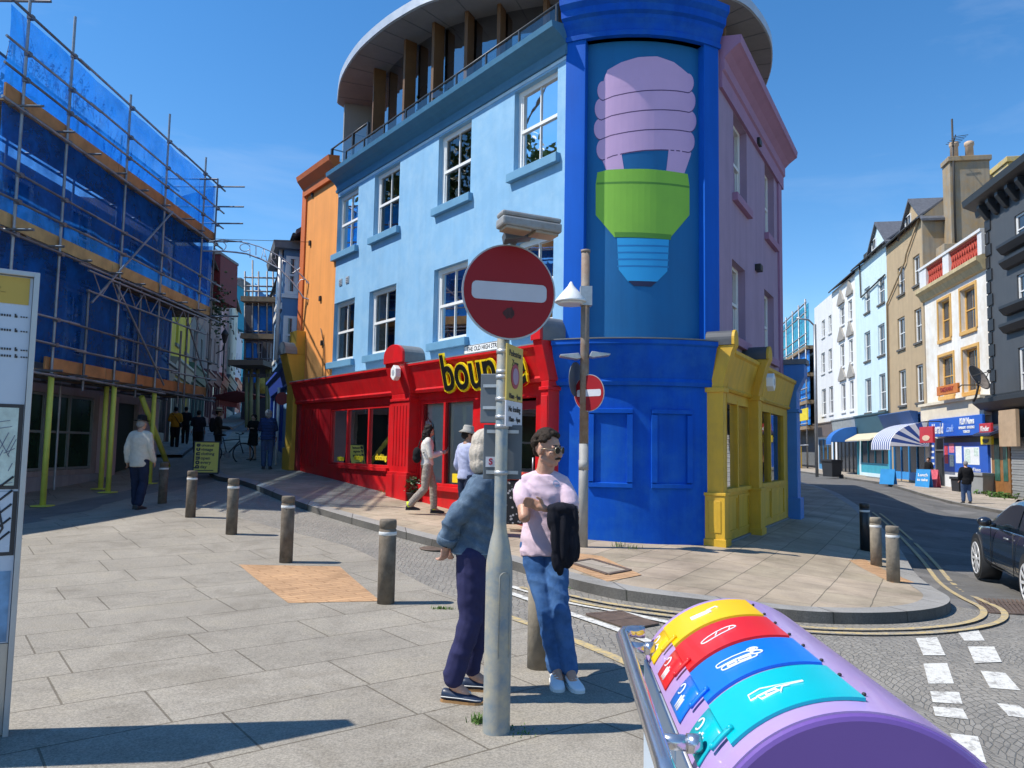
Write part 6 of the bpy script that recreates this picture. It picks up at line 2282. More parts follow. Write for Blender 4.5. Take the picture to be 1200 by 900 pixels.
for k in range(110):
    x, z = rs.uniform(.1, xr - .03), rs.uniform(zm0 + .03, zm1 - .03)
    an = rs.choice([.5, 2.05, 1.2, .2])
    l_ = rs.uniform(.02, .06)
    dx, dz = math.cos(an) * l_, math.sin(an) * l_
    if .085 < x - abs(dx) and x + abs(dx) < xr - .025 and zm0 + .025 < z - abs(dz) and z + abs(dz) < zm1 - .025:
        m2.beam((x - dx, -.0085, z - dz), (x + dx, -.0085, z + dz), .002, .003)
m2.build('map_streets', mat('map_line', (.10, .11, .2), .6), t)
MB().box(.06, xr, -.004, -.001, zn0, zm0 - .012).build('map_border', M_ltr, t)
MB().box(.08, xr - .022, -.007, -.0042, zn0 + .02, zm0 - .013).build('map', M_tpanel, t)
m2 = MB()
for k in range(5):
    z = zn0 + .06 + k * .075
    m2.tube([(.1, -.008, z - .02), (xr - .3, -.008, z - .05), (xr - .16, -.008, z + .0), (xr - .08, -.008, z + .02), (xr - .026, -.008, z + .07)], .006, 5)
m2.tube([(xr - .10, -.008, zm0 - .03), (xr - .06, -.008, zn0 + .15), (xr - .12, -.008, zn0 + .03)], .006, 5)
m2.build('map_streets', M_ltr, t)
MB().box(.03, w - .04, -.003, -.001, z1 + .01, pz(668)).build('harbour_picture', mat('picture_blue', (.16, .33, .55), .3, .35, 6), t)

# ------------------------------------------------------------------ recycling bin
BX, BY = .703, 2.03
rbn = thing('recycling_bin', 'rounded purple recycling bin with yellow, red, blue and turquoise lids', 'recycling bin', (BX, BY, 0), R(-3.6))
RAD, ZC_ = .315, .805
M_bp = mat('bin_purple', (.40, .275, .54), .32, .04, 2, spec=.4, coat=.2)
M_bpd = mat('bin_purple_end', (.145, .075, .30), .35, .04, 2, spec=.4, coat=.3)
M_bpan = mat('bin_panel', (.50, .58, .66), .35, .06, 2)
M_steel = mat('stainless', (.62, .62, .63), .22, .06, 4, metal=.9)


def cp(th, y, dr=0.0):
    return ((RAD + dr) * math.sin(th), y, ZC_ + (RAD + dr) * math.cos(th))


def shell(mb, t0, t1, y0, y1, dr0, dr1, n=18, mi=0):
    rings = []
    for k in range(n + 1):
        th = t0 + (t1 - t0) * k / n
        rings.append([cp(th, y0, dr0), cp(th, y1, dr0), cp(th, y1, dr1), cp(th, y0, dr1)])
    vs = [q for r_ in rings for q in r_]
    fs = []
    for k in range(n):
        for j in range(4):
            fs.append((k * 4 + j, k * 4 + (j + 1) % 4, (k + 1) * 4 + (j + 1) % 4, (k + 1) * 4 + j))
    mb.add(vs, fs, mi, True)
    mb.add(rings[0], [(0, 1, 2, 3)], mi).add(rings[-1], [(3, 2, 1, 0)], mi)
    return mb


L0, L1 = -.545, .545
mb = MB()
shell(mb, R(-65), R(84), L0, L1, -.02, 0, 40)
hood = mb.build('hood', M_bp, rbn)
es = hood.modifiers.new('edges', 'EDGE_SPLIT')
es.split_angle = R(40)
for y, s in ((L0, -1), (L1, 1)):
    out = [(math.sin(R(a)) * (RAD - .004), ZC_ + math.cos(R(a)) * (RAD - .004)) for a in range(-65, 85, 4)] + [(.30, .70), (-.283, .70)]
    MB().prism(out, y + s * .012, y - s * .01, 'y').build('end_cap', M_bpd, rbn, bevel=.012)
MB().box(-.278, .305, L0 + .02, L1 - .02, .05, .80).build('body', M_bpd, rbn, bevel=.01)
for k in range(3):
    y0 = L0 + .04 + k * .345
    MB().box(-.292, -.279, y0, y0 + .33, .10, .925).build('side_panel', M_bpan if k else mat('bin_panel_white', (.68, .69, .72), .35, .04), rbn, bevel=.006)
MB().box(-.29, .29, L0 + .05, L1 - .05, 0, .05).build('plinth', M_irond, rbn)
cols = [('yellow_lid', (.80, .50, .005)), ('red_lid', (.66, .016, .018)), ('blue_lid', (.003, .16, .66)), ('turquoise_lid', (.0, .42, .48))]
M_icon = mat('icon_white', (.80, .80, .80), .4)
yy = L1 - .055
for i, (nm, c) in enumerate(cols):
    m = mat(nm, c, .34, .05, 5, coat=.12, spec=.35)
    wl = .225
    y1, y0 = yy, yy - wl
    yy -= wl + .026
    mb = MB()
    shell(mb, R(-46), R(5), y0, y1, .001, .008, 20)
    o = mb.build('lid', m, rbn)
    e = o.modifiers.new('edges', 'EDGE_SPLIT')
    e.split_angle = R(40)
    shell(MB(), R(-62), R(-46.3), y0 + .075, y1, .001, .005, 8).build('label_tab', m, o)
    # pull handle
    mb = MB()
    shell(mb, R(-53), R(-42), y0 + .038, y0 + .052, .008, .016, 6)
    mb.build('handle', m, o)
    for a in (-52, -43):
        MB().ell(cp(R(a), y0 + .045, .013), (.0075, .0075, .0075)).build('handle_end', m, o)
    m2 = MB()
    for q in (.2, .8):
        m2.ell(cp(R(7.5), y0 + wl * q, .003), (.005, .005, .004), n=8, m=5)
    m2.build('hinge_pin', M_irond, o)
    # icons: rounded outlines on the lid
    def ic(pts, r=.0022, closed=True):
        # pts: (along the bin, up the curve) in metres about the lid centre
        q = [cp(R(-24) + v / RAD, (y0 + y1) / 2 + u, .0095) for u, v in pts]
        m3.tube(q, r, 5, closed=closed)

    def rr_(cx, cy, a, b, k=.5, rot=0):
        out = []
        for j in range(20):
            an = 2 * PI * j / 20
            x = a * (abs(math.cos(an)) ** k) * (1 if math.cos(an) > 0 else -1)
            y = b * (abs(math.sin(an)) ** k) * (1 if math.sin(an) > 0 else -1)
            out.append((cx + x * math.cos(rot) - y * math.sin(rot), cy + x * math.sin(rot) + y * math.cos(rot)))
        return out
    m3 = MB()
    if i == 0:
        for k in range(5):
            ic([(-.016 + k * .006, -.035), (-.016 + k * .006, .03)], .0035, False)
        ic([(.012, .02), (.03, .05), (.016, .055)], .003, False)
    elif i == 1:
        ic(rr_(0, 0, .017, .055, .7, -.35))
        ic([(-.012, -.01), (.016, .002)], .0022, False)
        ic([(-.005, .03), (.02, .038)], .0022, False)
    elif i == 2:
        ic(rr_(-.018, -.005, .016, .045, .6))
        ic(rr_(.014, -.012, .014, .045, .4))
        ic(rr_(-.018, .01, .007, .015))
        ic(rr_(-.018, -.022, .007, .012))
        ic(rr_(.0, .045, .012, .012, 1))
        ic(rr_(.03, .04, .013, .013, 1))
        ic(rr_(.03, .04, .006, .006, 1))
    else:
        ic([(-.01, -.04), (.018, -.038), (.022, -.01), (.0, .075), (-.005, .075), (-.002, .02)])
        ic([(-.03, -.02), (-.008, -.025), (-.004, .015), (-.024, .02)])
        ic(rr_(-.018, .005, .007, .012))
        ic([(-.035, .02), (-.01, .03), (-.012, .045)], .0022, False)
    def tabc(pts, r=.002, closed=False):
        q = [cp(R(-55) + v / RAD, y0 + .15 + u, .0065) for u, v in pts]
        m3.tube(q, r, 5, closed=closed)
    tabc([(.045 + .014 * math.cos(a), .012 + .014 * math.sin(a)) for a in [k * .45 for k in range(12)]], .0025)
    for k in range(3):
        tabc([(.012 - k * .014, -.028), (.012 - k * .014, .004 + .006 * (k % 2))], .003)
    m3.build('pictogram_marking', M_icon, o)
# handrail
hx, hz = -.365, 1.0
mb = MB()
rail = [(-.29, L1 - .03, hz + .01), (hx + .04, L1 - .03, hz + .01), (hx + .012, L1 - .045, hz + .01), (hx, L1 - .08, hz + .005), (hx, 0, hz), (hx, L0 + .02, hz - .003), (hx + .004, L0 - .05, hz - .02), (hx + .02, L0 - .09, hz - .08), (hx + .03, L0 - .1, hz - .25), (hx + .03, L0 - .1, .5)]
mb.tube(rail, .0205, 16)
mb.build('handrail', M_steel, rbn)
for y, z in ((L1 - .13, hz - .012), (L0 + .16, hz - .005)):
    MB().cyl((hx, y, z), (-.285, y, z - .006), .0165, n=14).cyl((-.30, y, z - .005), (-.27, y, z - .005), .020, n=14).build('rail_bracket', M_steel, rbn)

# ------------------------------------------------------------------ yellow board and white board up the street
def aboard(name, lab, px, py, w, h, m, rz):
    p = gp(px, py)
    t = thing(name, lab, 'sandwich board', p, rz)
    d = .22
    for s, nm in ((-1, 'front_panel'), (1, 'back_panel')):
        an = math.atan2(d, h)
        M_ = Matrix.Translation((0, s * d, 0)) @ Matrix.Rotation(-s * -an, 4, 'X') if s > 0 else Matrix.Translation((0, -d, 0)) @ Matrix.Rotation(-an, 4, 'X')
        L_ = math.hypot(d, h)
        o = MB().box(-w / 2, w / 2, -.015, .015, .16, L_ - .03).build(nm, m, t)
        o.matrix_basis = M_
        f = MB().box(-w / 2 - .035, -w / 2 - .001, -.025, .025, 0, L_).box(w / 2 + .001, w / 2 + .035, -.025, .025, 0, L_).box(-w / 2, w / 2, -.025, .025, L_ - .029, L_).box(-w / 2, w / 2, -.025, .025, .12, .159).build('frame', M_chard, o)
        if s < 0:
            front = o
    return t, front, L_


M_yb = mat('board_yellow', (.62, .56, .10), .6, .05)
t, fr, L_ = aboard('clothing_board', 'yellow pavement board with black vintage clothing lettering in a dark frame', 241, 560, .62, 1.02, M_yb, R(18))
for k, (ch, body) in enumerate((('e', 'unusual'), ('c', 'vintage'), ('n', 'clothing'), ('u', 'open'), ('o', 'every'), ('b', 'day'))):
    z = .93 - k * .123
    text('lettering', ch, M_ltr, fr, None, .19, .002, .012, M=Matrix.Translation((-.24, -.018, z)) @ Matrix.Rotation(PI / 2, 4, 'X') @ Matrix.Rotation(PI / 2, 4, 'Z'))
    text('lettering', body, M_ltr, fr, (-.15, -.018, z), .11 + .014 * (k > 2), .002, .003, align='LEFT')
MB().box(-.28, .2, -.019, -.016, .20, .225).build('small_print', M_ltr, fr)
t, fr, L_ = aboard('white_board', 'white pavement notice board standing in the shaded old street', 249, 523, .62, .80, mat('board_white', (.55, .56, .56), .6, .1), R(15))
MB().box(-.2, .22, -.019, -.016, .62, .66).box(-.2, .1, -.019, -.016, .5, .53).box(-.2, .16, -.019, -.016, .42, .44).build('small_print', M_gm, fr)

# ------------------------------------------------------------------ tufts of grass
M_grass = mat('grass_green', (.10, .19, .03), .7, .35, 30)
def tuft(px, py, n, sp, h, lab, off=0, sy=None):
    p = gp(px, py, off)
    mb = MB()
    for k in range(n):
        q = V((random.gauss(0, sp), random.gauss(0, sy or sp), 0))
        a = random.uniform(0, 2 * PI)
        l_ = random.uniform(.4, 1) * h
        d = V((math.cos(a), math.sin(a), 0)) * l_ * .55
        s = V((-math.sin(a), math.cos(a), 0)) * .004
        mb.add([q - s, q + s, q + d * .5 + V((0, 0, l_ * .7)) + s * .6, q + d * .5 + V((0, 0, l_ * .7)) - s * .6, q + d + V((0, 0, l_ * .75))], [(0, 1, 2, 3), (3, 2, 4)])
    o = mb.build('grass', M_grass, None, fix=False)
    o.location = p
    tag(o, lab, 'grass', kind='stuff')


tuft(560, 847, 70, .022, .07, 'small grass tuft at the foot of the sign post')
tuft(612, 858, 40, .05, .022, 'thin moss and grass in the joint right of the post base')
tuft(520, 714, 90, .06, .04, 'green grass strip in the paving joint behind the denim jacket', 0, .015)
tuft(668, 690, 10, .03, .03, 'few grass blades by the white line')
tuft(725, 641, 40, .05, .12, 'dry grass at the foot of the blue corner wall', .1)
tuft(742, 643, 30, .05, .09, 'green weeds at the foot of the blue corner wall', .1)
tuft(450, 577, 60, .10, .09, 'grass tuft at the foot of the red pilaster', .1)
# leafy plant in a pot by the red pilaster
p = gp(480, 587, .1)
t = thing('potted_plant', 'small leafy plant with pale flowers beside the red pilaster', 'plant', p + V((.05, .0, 0)))
MB().lathe([(.10, 0), (.14, .16), (.15, .18), (.12, .18)], n=16).build('pot', M_irond, t)
for nm, m, n, s in (('foliage', mat('plant_leaf', (.05, .10, .03), .6, .4, 12), 170, .034), ('flowers', mat('plant_flower', (.62, .56, .42), .7, .2, 20), 40, .022)):
    mb = MB()
    for k in range(n):
        v = V((random.gauss(0, 1), random.gauss(0, 1), random.gauss(0, 1))).normalized() * random.uniform(.5, 1)
        q = V((v.x * .2, v.y * .17, .34 + v.z * .19))
        mb.obox(q, (s * 2, s, .004), Matrix.Rotation(random.uniform(0, 6), 3, 'Z') @ Matrix.Rotation(random.uniform(-1, 1), 3, 'X'))
    mb.build(nm, m, t, fix=False)
# patterned bags standing in the doorway behind the man
p = gp(602, 622, .1)
t = thing('clothes_rail', 'low rail of black and white patterned clothes with red top in the shop doorway', 'clothes rail', p)
Mpat = mat('pattern_cloth', (.10, .10, .10), .9, .1)
m_, nt, b, N, L = nodes_of('spotted_cloth')
geo = N.new('ShaderNodeNewGeometry')
vo = N.new('ShaderNodeTexVoronoi')
vo.inputs['Scale'].default_value = 16
L.new(geo.outputs['Position'], vo.inputs['Vector'])
L.new(ramp(nt, vo.outputs['Distance'], [(.28, (.55, .53, .5)), (.36, (.015, .014, .016))]).outputs[0], b.inputs['Base Color'])
for k in range(4):
    MB().prism([(-.16, 0.12), (.16, .12), (.19, .75), (.08, .86), (-.08, .86), (-.19, .75)], -.14 + k * .09, -.08 + k * .09, 'y').build('garment', m_, t, bevel=.02)
MB().ell((0, 0, .93), (.22, .2, .08)).build('red_cover', mat('cover_red', (.62, .06, .02), .7, .15), t)
MB().tube([(-.2, -.2, 0), (-.2, 0, .9), (-.2, .25, 0)], .012, 6).tube([(.2, -.2, 0), (.2, 0, .9), (.2, .25, 0)], .012, 6).build('stand', M_irond, t)

# ------------------------------------------------------------------ dark car at the right edge
fw_, rw_ = V((7.80, 12.75, 0)), V((6.98, 10.30, 0))
dx = (fw_ - rw_).normalized()
WB = 2.62
yl = V((-dx.y, dx.x, 0))          # to the car's left
rear = fw_ - dx * WB - yl * .76   # centre of rear axle
gz = G(7.4, 11.5) - .014
# local frame: X forward, Y to the left side, Z up
Mc = Matrix(((dx.x, yl.x, 0, rear.x), (dx.y, yl.y, 0, rear.y), (0, 0, 1, gz), (0, 0, 0, 1)))
car = thing('parked_car', 'dark navy car entering the wide road at the right edge', 'car', M=Mc)
m_ = mat('car_navy', (.012, .016, .026), .22, .1, 3, coat=1.0, spec=.5)
# side outline of the lower body, with arches, as closed polygon
WR_ = .335
body = []
st = [(-.92, .42, .86), (-.86, .30, .93), (-.60, .24, .96), (-.4, .22, .965), (0, .22, .965), (.5, .22, .96), (1.2, .22, .955), (1.9, .22, .945), (2.3, .22, .925), (2.62, .22, .90), (3.0, .23, .85), (3.25, .28, .78), (3.40, .38, .66), (3.43, .46, .58)]
rings = []
for x, zl_, zb in st:
    k = 1 - max(0, (x - 2.7)) * .28 - max(0, -.5 - x) * .25
    w_ = .885 * k
    rings.append([(x, -w_ * .95, zl_), (x, -w_, zl_ + .18), (x, -w_ * .995, (zl_ + zb) / 2 + .1), (x, -w_ * .96, zb - .04), (x, -w_ * .88, zb), (x, -w_ * .4, zb + .03), (x, w_ * .4, zb + .03), (x, w_ * .88, zb), (x, w_ * .96, zb - .04), (x, w_ * .995, (zl_ + zb) / 2 + .1), (x, w_, zl_ + .18), (x, w_ * .95, zl_)])
mb = MB().loft(rings)
bo = mb.build('body', m_, car)
sub = bo.modifiers.new('sub', 'SUBSURF')
sub.levels = 1
sub.render_levels = 2
# cabin
cab = [(-.75, .96, .96, .80), (-.30, .965, 1.27, .73), (.15, .965, 1.38, .68), (.9, .96, 1.405, .67), (1.30, .955, 1.36, .67), (1.75, .95, 1.17, .73), (2.18, .92, .945, .80)]
rings = []
for x, z0, z1, wt in cab:
    wb_ = .83
    rings.append([(x, -wb_, z0 - .03), (x, -wt - .02, z1 - .05), (x, -wt + .1, z1), (x, wt - .1, z1), (x, wt + .02, z1 - .05), (x, wb_, z0 - .03)])
MB().loft(rings).build('roof', m_, car)
M_cg = mat('car_glass', (.02, .028, .03), .03, .3, 1, spec=.9)


def sidep(x, f):
    """point on the cabin's left side at x and height fraction f"""
    for (a, b) in zip(cab, cab[1:]):
        if a[0] <= x <= b[0]:
            k = (x - a[0]) / (b[0] - a[0])
            z0, z1, wt = [a[i] + (b[i] - a[i]) * k for i in (1, 2, 3)]
            return V((x, .83 + (wt + .02 - .83) * f, z0 - .03 + (z1 - .05 - z0 + .03) * f))


for x0, x1 in ((.62, 1.70), (-.30, .54)):
    for s in (1, -1):
        n = 8
        lo_ = [sidep(x0 + (x1 + (.28 if x1 > 1 else 0) - x0) * k / n, .12) for k in range(n + 1)]
        hi_ = [sidep(x0 + (x1 - x0 - (.12 if x1 > 1 else 0)) * k / n, .90) for k in range(n + 1)]
        vs = [V((q.x, s * (q.y + .008), q.z)) for q in lo_ + hi_]
        MB().add(vs, [(k, k + 1, n + 2 + k, n + 1 + k) for k in range(n)], 0, True).build('side_window', M_cg, car, fix=False)
ws = [V((2.05, y, 1.0)) for y in (-.66, .66)] + [V((1.44, y, 1.33)) for y in (.58, -.58)]
MB().add([q + V((.03, 0, .03)) for q in ws], [(0, 1, 2, 3)]).build('windscreen', M_cg, car, fix=False)
MB().add([V((-.70, -.6, 1.03)), V((-.70, .6, 1.03)), V((-.30, .55, 1.32)), V((-.30, -.55, 1.32))], [(0, 1, 2, 3)]).build('rear_window', M_cg, car, fix=False).location = (-.03, 0, .03)
M_tyre = mat('tyre', (.018, .018, .018), .85, .15, 12)
M_alloy = mat('alloy', (.75, .75, .76), .35, .05, metal=.35)
for x in (0, WB):
    for s in (1, -1):
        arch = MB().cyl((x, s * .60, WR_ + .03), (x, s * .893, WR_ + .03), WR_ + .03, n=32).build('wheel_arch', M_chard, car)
        o = MB().lathe([(.250, -.10), (.30, -.105), (.325, -.09), (WR_, -.05), (WR_, .05), (.325, .09), (.30, .105), (.250, .10)], n=36).build('wheel', M_tyre, car)
        o.matrix_basis = Matrix.Translation((x, s * .80, WR_)) @ Matrix.Rotation(-s * PI / 2, 4, 'X')
        mb = MB().lathe([(.250, -.06), (.262, .095), (.252, .112), (.235, .105), (.23, .03), (.0, .02)], n=32)
        for k in range(10):
            a = 2 * PI * k / 10
            mb.beam((.03 * math.cos(a), .03 * math.sin(a), .085), (.242 * math.cos(a + .07), .242 * math.sin(a + .07), .095), .042, .03)
        mb.lathe([(.06, .05), (.06, .105), (.045, .11), (0, .11)], n=16)
        mb.build('rim', M_alloy, o)
# mirror, handles, seams, lights
mb = MB().ell((1.62, .99, 1.0), (.085, .10, .075)).tube([(1.62, .84, .95), (1.62, .93, .97)], .03, 8)
mb.build('mirror', m_, car)
MB().ell((1.62, -.99, 1.0), (.085, .10, .075)).tube([(1.62, -.84, .95), (1.62, -.93, .97)], .03, 8).build('mirror', m_, car)
for x in (.78, -.15):
    MB().tube([(x, .885, .82), (x + .03, .905, .825), (x + .16, .905, .825), (x + .19, .885, .82)], .014, 6).build('door_handle', M_gm, car)
mb = MB()
for x in (.58, 1.72):
    mb.tube([(x, .884, .93), (x + .02, .892, .65), (x + .02, .888, .33)], .005, 4)
mb.tube([(.58, .888, .33), (1.74, .888, .33)], .005, 4)
mb.build('door_seam', M_irond, car)
for s in (1, -1):
    MB().ell((3.18, s * .62, .66), (.22, .15, .07), Matrix.Rotation(-s * .35, 3, 'Z')).build('headlight', mat('headlight_glass', (.5, .52, .55), .1, .1), car)
    MB().ell((-.86, s * .66, .80), (.06, .14, .09)).build('tail_light', M_sred, car)
MB().box(3.40, 3.45, -.26, .26, .40, .52).build('number_plate', M_white, car)
# ------------------------------------------------------------------ people
def skinmat(name, col):
    if name in MATS:
        return MATS[name]
    m, nt, b, N, L = nodes_of(name)
    geo = N.new('ShaderNodeNewGeometry')
    n1 = nnoise(nt, geo.outputs['Position'], 30, 4)
    r1 = ramp(nt, n1.outputs['Fac'], [(.3, tuple(c * .86 for c in col)), (.7, clampc([c * 1.08 for c in col]))])
    L.new(r1.outputs[0], b.inputs['Base Color'])
    b.inputs['Roughness'].default_value = .5
    b.inputs['Subsurface Weight'].default_value = .12
    b.inputs['Subsurface Radius'].default_value = (.02, .008, .004)
    bumpn(nt, b, nnoise(nt, geo.outputs['Position'], 220, 3).outputs['Fac'], .12, .004)
    MATS[name] = m
    return m


def cloth(name, col, var=.14, bump=.35, weave=320, rough=.9, scale=14):
    return mat(name, col, rough, var, scale, bump=bump, bscale=weave, spec=.2)


M_skin = skinmat('skin', (.50, .27, .18))
M_skin2 = skinmat('skin_tan', (.36, .19, .12))


def fuse(name, mb, m, parent, vox, sm=4, fold=0.0, fs=1.0, seed=0, hang=False):
    """melt the pieces of a body or a garment into one continuous surface, with cloth folds if wanted"""
    o = mb.build(name, m, None, fix=False)
    r = o.modifiers.new('remesh', 'REMESH')
    r.mode = 'VOXEL'
    r.voxel_size = vox
    r.use_smooth_shade = True
    s = o.modifiers.new('smooth', 'SMOOTH')
    s.iterations = sm
    s.factor = .5
    dg = bpy.context.evaluated_depsgraph_get()
    me = bpy.data.meshes.new_from_object(o.evaluated_get(dg))
    o.modifiers.clear()
    old = o.data
    o.data = me
    bpy.data.meshes.remove(old)
    if fold:
        n_ = [v.normal.copy() for v in me.vertices]
        for v, n in zip(me.vertices, n_):
            p = v.co * fs
            if hang:
                p = V((p.x * 3.2, p.y * 3.2, p.z * .35))
            a = noise.noise(V((p.x * 7 + seed, p.y * 7, p.z * 15)))
            b = 1 - abs(noise.noise(V((p.x * 5 + p.z * 4, p.y * 5 + seed, p.z * 11 + p.x * 5)))) * 2.2
            c = noise.noise(V((p.x * 26, p.y * 26 + seed, p.z * 30)))
            v.co += n * fold * (.6 * a + .75 * max(b, -.4) + .22 * c - .25)
    for p in me.polygons:
        p.use_smooth = True
    if not me.materials:
        me.materials.append(m)
    o.parent = parent
    return o


def cap(mb, p0, p1, r0, r1, n=14):
    p0, p1 = V(p0), V(p1)
    d = p1 - p0
    if d.length < 1e-5:
        return mb
    d.normalize()
    pts, rs = [], []
    for k in (-.95, -.7, -.35):
        pts.append(p0 + d * r0 * k)
        rs.append(r0 * math.sqrt(max(.01, 1 - k * k)))
    for k in range(7):
        t = k / 6
        pts.append(p0.lerp(p1, t))
        rs.append((r0 + (r1 - r0) * t) * (1 + .06 * math.sin(PI * t)))
    for k in (.35, .7, .95):
        pts.append(p1 + d * r1 * k)
        rs.append(r1 * math.sqrt(max(.01, 1 - k * k)))
    return mb.tube(pts, rs, n)


def torso(mb, J, g=0.0, bottom=-.03, top=True, w=1.0, dp=1.0, belly=0.0):
    pel, ch, nk = J['pel'], J['chest'], J['neck']
    hx = (J['hipR'] - J['hipL'])
    sx = (J['shR'] - J['shL'])
    sh = (J['shR'] + J['shL']) / 2
    s = J['s']
    path = [(pel + (pel - ch).normalized() * -bottom * s * 1.0 if bottom < 0 else pel, 0, .155, .112)]
    path = [(pel + (ch - pel).normalized() * bottom * s, 0, .150, .112), (pel, 0, .158, .115), (pel.lerp(ch, .35), .3, .140, .100 + belly), (pel.lerp(ch, .7), .65, .150, .108 + belly * .7), (ch, 1, .165, .115),
            (ch.lerp(sh, .6), 1, .172, .108), (sh.lerp(nk, .05), 1, .150, .085), (sh.lerp(nk, .55), 1, .085, .066)]
    if top:
        path.append((nk, 1, .06, .058))
    for q in 'LR':
        cap(mb, nk + V((0, 0, -.055 * s)), J['sh' + q].lerp(nk, .12) + V((0, 0, -.004 * s)), .044 * s + g, .046 * s + g)
    rings = []
    for i, (c, k, rx, ry) in enumerate(path):
        ax = (hx.normalized() * (1 - k) + sx.normalized() * k).normalized()
        a = path[max(i - 1, 0)][0]
        b = path[min(i + 1, len(path) - 1)][0]
        up = (b - a).normalized() if (b - a).length > 1e-6 else V((0, 0, 1))
        ax = (ax - up * ax.dot(up)).normalized()
        fw = up.cross(ax)
        rx, ry = (rx * w) * s + g, (ry * dp) * s + g
        rings.append([c + ax * rx * math.cos(2 * PI * j / 24) * (abs(math.cos(2 * PI * j / 24)) ** -.12 if abs(math.cos(2 * PI * j / 24)) > .01 else 1) + fw * ry * math.sin(2 * PI * j / 24) for j in range(24)])
    return mb.loft(rings)


def hand(mb, wr, d, side, s=1.0, curl=.5, up=None, r=.0085):
    """palm, four unequal bent fingers and a thumb; d points from wrist to knuckles, side towards the thumb"""
    d = V(d).normalized()
    side = V(side)
    side = (side - d * side.dot(d)).normalized()
    n = d.cross(side)          # back of the hand when positive
    k = V(wr)
    rot = Matrix((side, d, n)).transposed()
    mb.ell(k + d * .045 * s, (.040 * s, .052 * s, .016 * s), rot)
    cap(mb, k - d * .02 * s, k + d * .03 * s, .024 * s, .026 * s)
    L_ = (.072, .080, .075, .058)
    for i in range(4):
        b = k + d * .085 * s + side * (.030 - .020 * i) * s
        a = b.copy()
        ang = .15
        for q, f in enumerate((.45, .32, .27)):
            ang += curl * (.55 + .25 * q)
            e = a + (d * math.cos(ang) - n * math.sin(ang)) * L_[i] * f * s
            cap(mb, a, e, r * s * (1.05 - .1 * q), r * s * (.98 - .12 * q), 8)
            a = e
        cap(mb, k + d * .04 * s + side * (.024 - .015 * i) * s, b, .011 * s, r * s * 1.05, 8)
    t0 = k + d * .018 * s + side * .026 * s
    t1 = t0 + (side * .75 + d * .55 - n * .25).normalized() * .035 * s
    t2 = t1 + (side * .2 + d * .9 - n * .4).normalized() * .034 * s
    cap(mb, t0, t1, .014 * s, .011 * s, 8)
    cap(mb, t1, t2, .0105 * s, .0085 * s, 8)
    return mb


def headrot(face, tilt=0.0):
    f = V(face).normalized()
    x = V((0, 0, 1)).cross(f).normalized()     # person's left-hand... world right of the face direction
    z = f.cross(x)
    return Matrix((x, f, z)).transposed() @ Matrix.Rotation(tilt, 3, 'Y')


def head(mb, c, face, s=1.0, detail=True, tilt=0.0):
    """skull, jaw, brow, nose, lips and ears; local Y looks forward, Z up"""
    Q = headrot(face, tilt)
    p = lambda x, y, z: V(c) + Q @ (V((x, y, z)) * s)
    e = lambda x, y, z, a, b, d, n=14: mb.ell(p(x, y, z), (a * s, b * s, d * s), Q, n)
    e(0, -.012, .03, .075, .093, .088, 18)
    e(0, .012, -.025, .062, .074, .085, 16)
    e(0, .050, -.078, .036, .030, .028)
    cap(mb, p(-.045, .0, -.06), p(-.015, .052, -.085), .026 * s, .022 * s)
    cap(mb, p(.045, .0, -.06), p(.015, .052, -.085), .026 * s, .022 * s)
    cap(mb, p(-.038, .066, .018), p(.038, .066, .018), .016 * s, .016 * s)
    cap(mb, p(0, .082, .004), p(0, .103, -.032), .0085 * s, .014 * s, 10)
    for q in (-1, 1):
        e(q * .011, .094, -.035, .010, .010, .009, 10)
        e(q * .040, .058, -.022, .024, .022, .026, 12)
        e(q * .078, -.012, -.008, .010, .020, .033, 12)
        e(q * .030, .078, -.002, .013, .010, .009, 10)
    cap(mb, p(-.020, .084, -.056), p(.020, .084, -.056), .0075 * s, .0075 * s, 8)
    cap(mb, p(-.016, .082, -.066), p(.016, .082, -.066), .0085 * s, .0085 * s, 8)
    return Q, p


def shoe(name, parent, ank, d, s, m, sole, high=False, ln=.275):
    d = V((d[0], d[1], 0)).normalized()
    x = V((d.y, -d.x, 0))
    f = V((ank[0], ank[1], 0))
    rings = []
    for t, w, h0, h in ((-.068, .020, .012, .06), (-.062, .030, .008, .085), (-.03, .037, .008, .105 if high else .085), (.02, .038, .008, .10 if high else .075), (.07, .042, .008, .072), (.12, .048, .008, .055), (.16, .046, .008, .046), (.192, .034, .010, .034), (.205, .018, .014, .024)):
        k = ln / .275
        c = f + d * t * k * s
        rings.append([c + x * w * s * math.cos(a) + V((0, 0, (h0 + (h - h0) * (.5 + .5 * math.sin(a))) * s)) for a in [2 * PI * j / 16 for j in range(16)]])
    z0 = ank[2]
    rings = [[q + V((0, 0, z0)) for q in r] for r in rings]
    o = MB().loft(rings).build(name, m, parent)
    o.modifiers.new('sub', 'SUBSURF').levels = 1
    sr = []
    for t, w in ((-.070, .022), (-.05, .036), (.0, .039), (.06, .043), (.12, .050), (.165, .047), (.197, .034), (.210, .016)):
        c = f + d * t * ln / .275 * s
        sr.append((c + x * w * s, c - x * w * s))
    out = [a for a, b in sr] + [b for a, b in reversed(sr)]
    out = [(q.x, q.y) for q in out]
    MB().prism(out, z0 - .002, z0 + .020 * s, 'z').build('sole', sole, o)
    return o


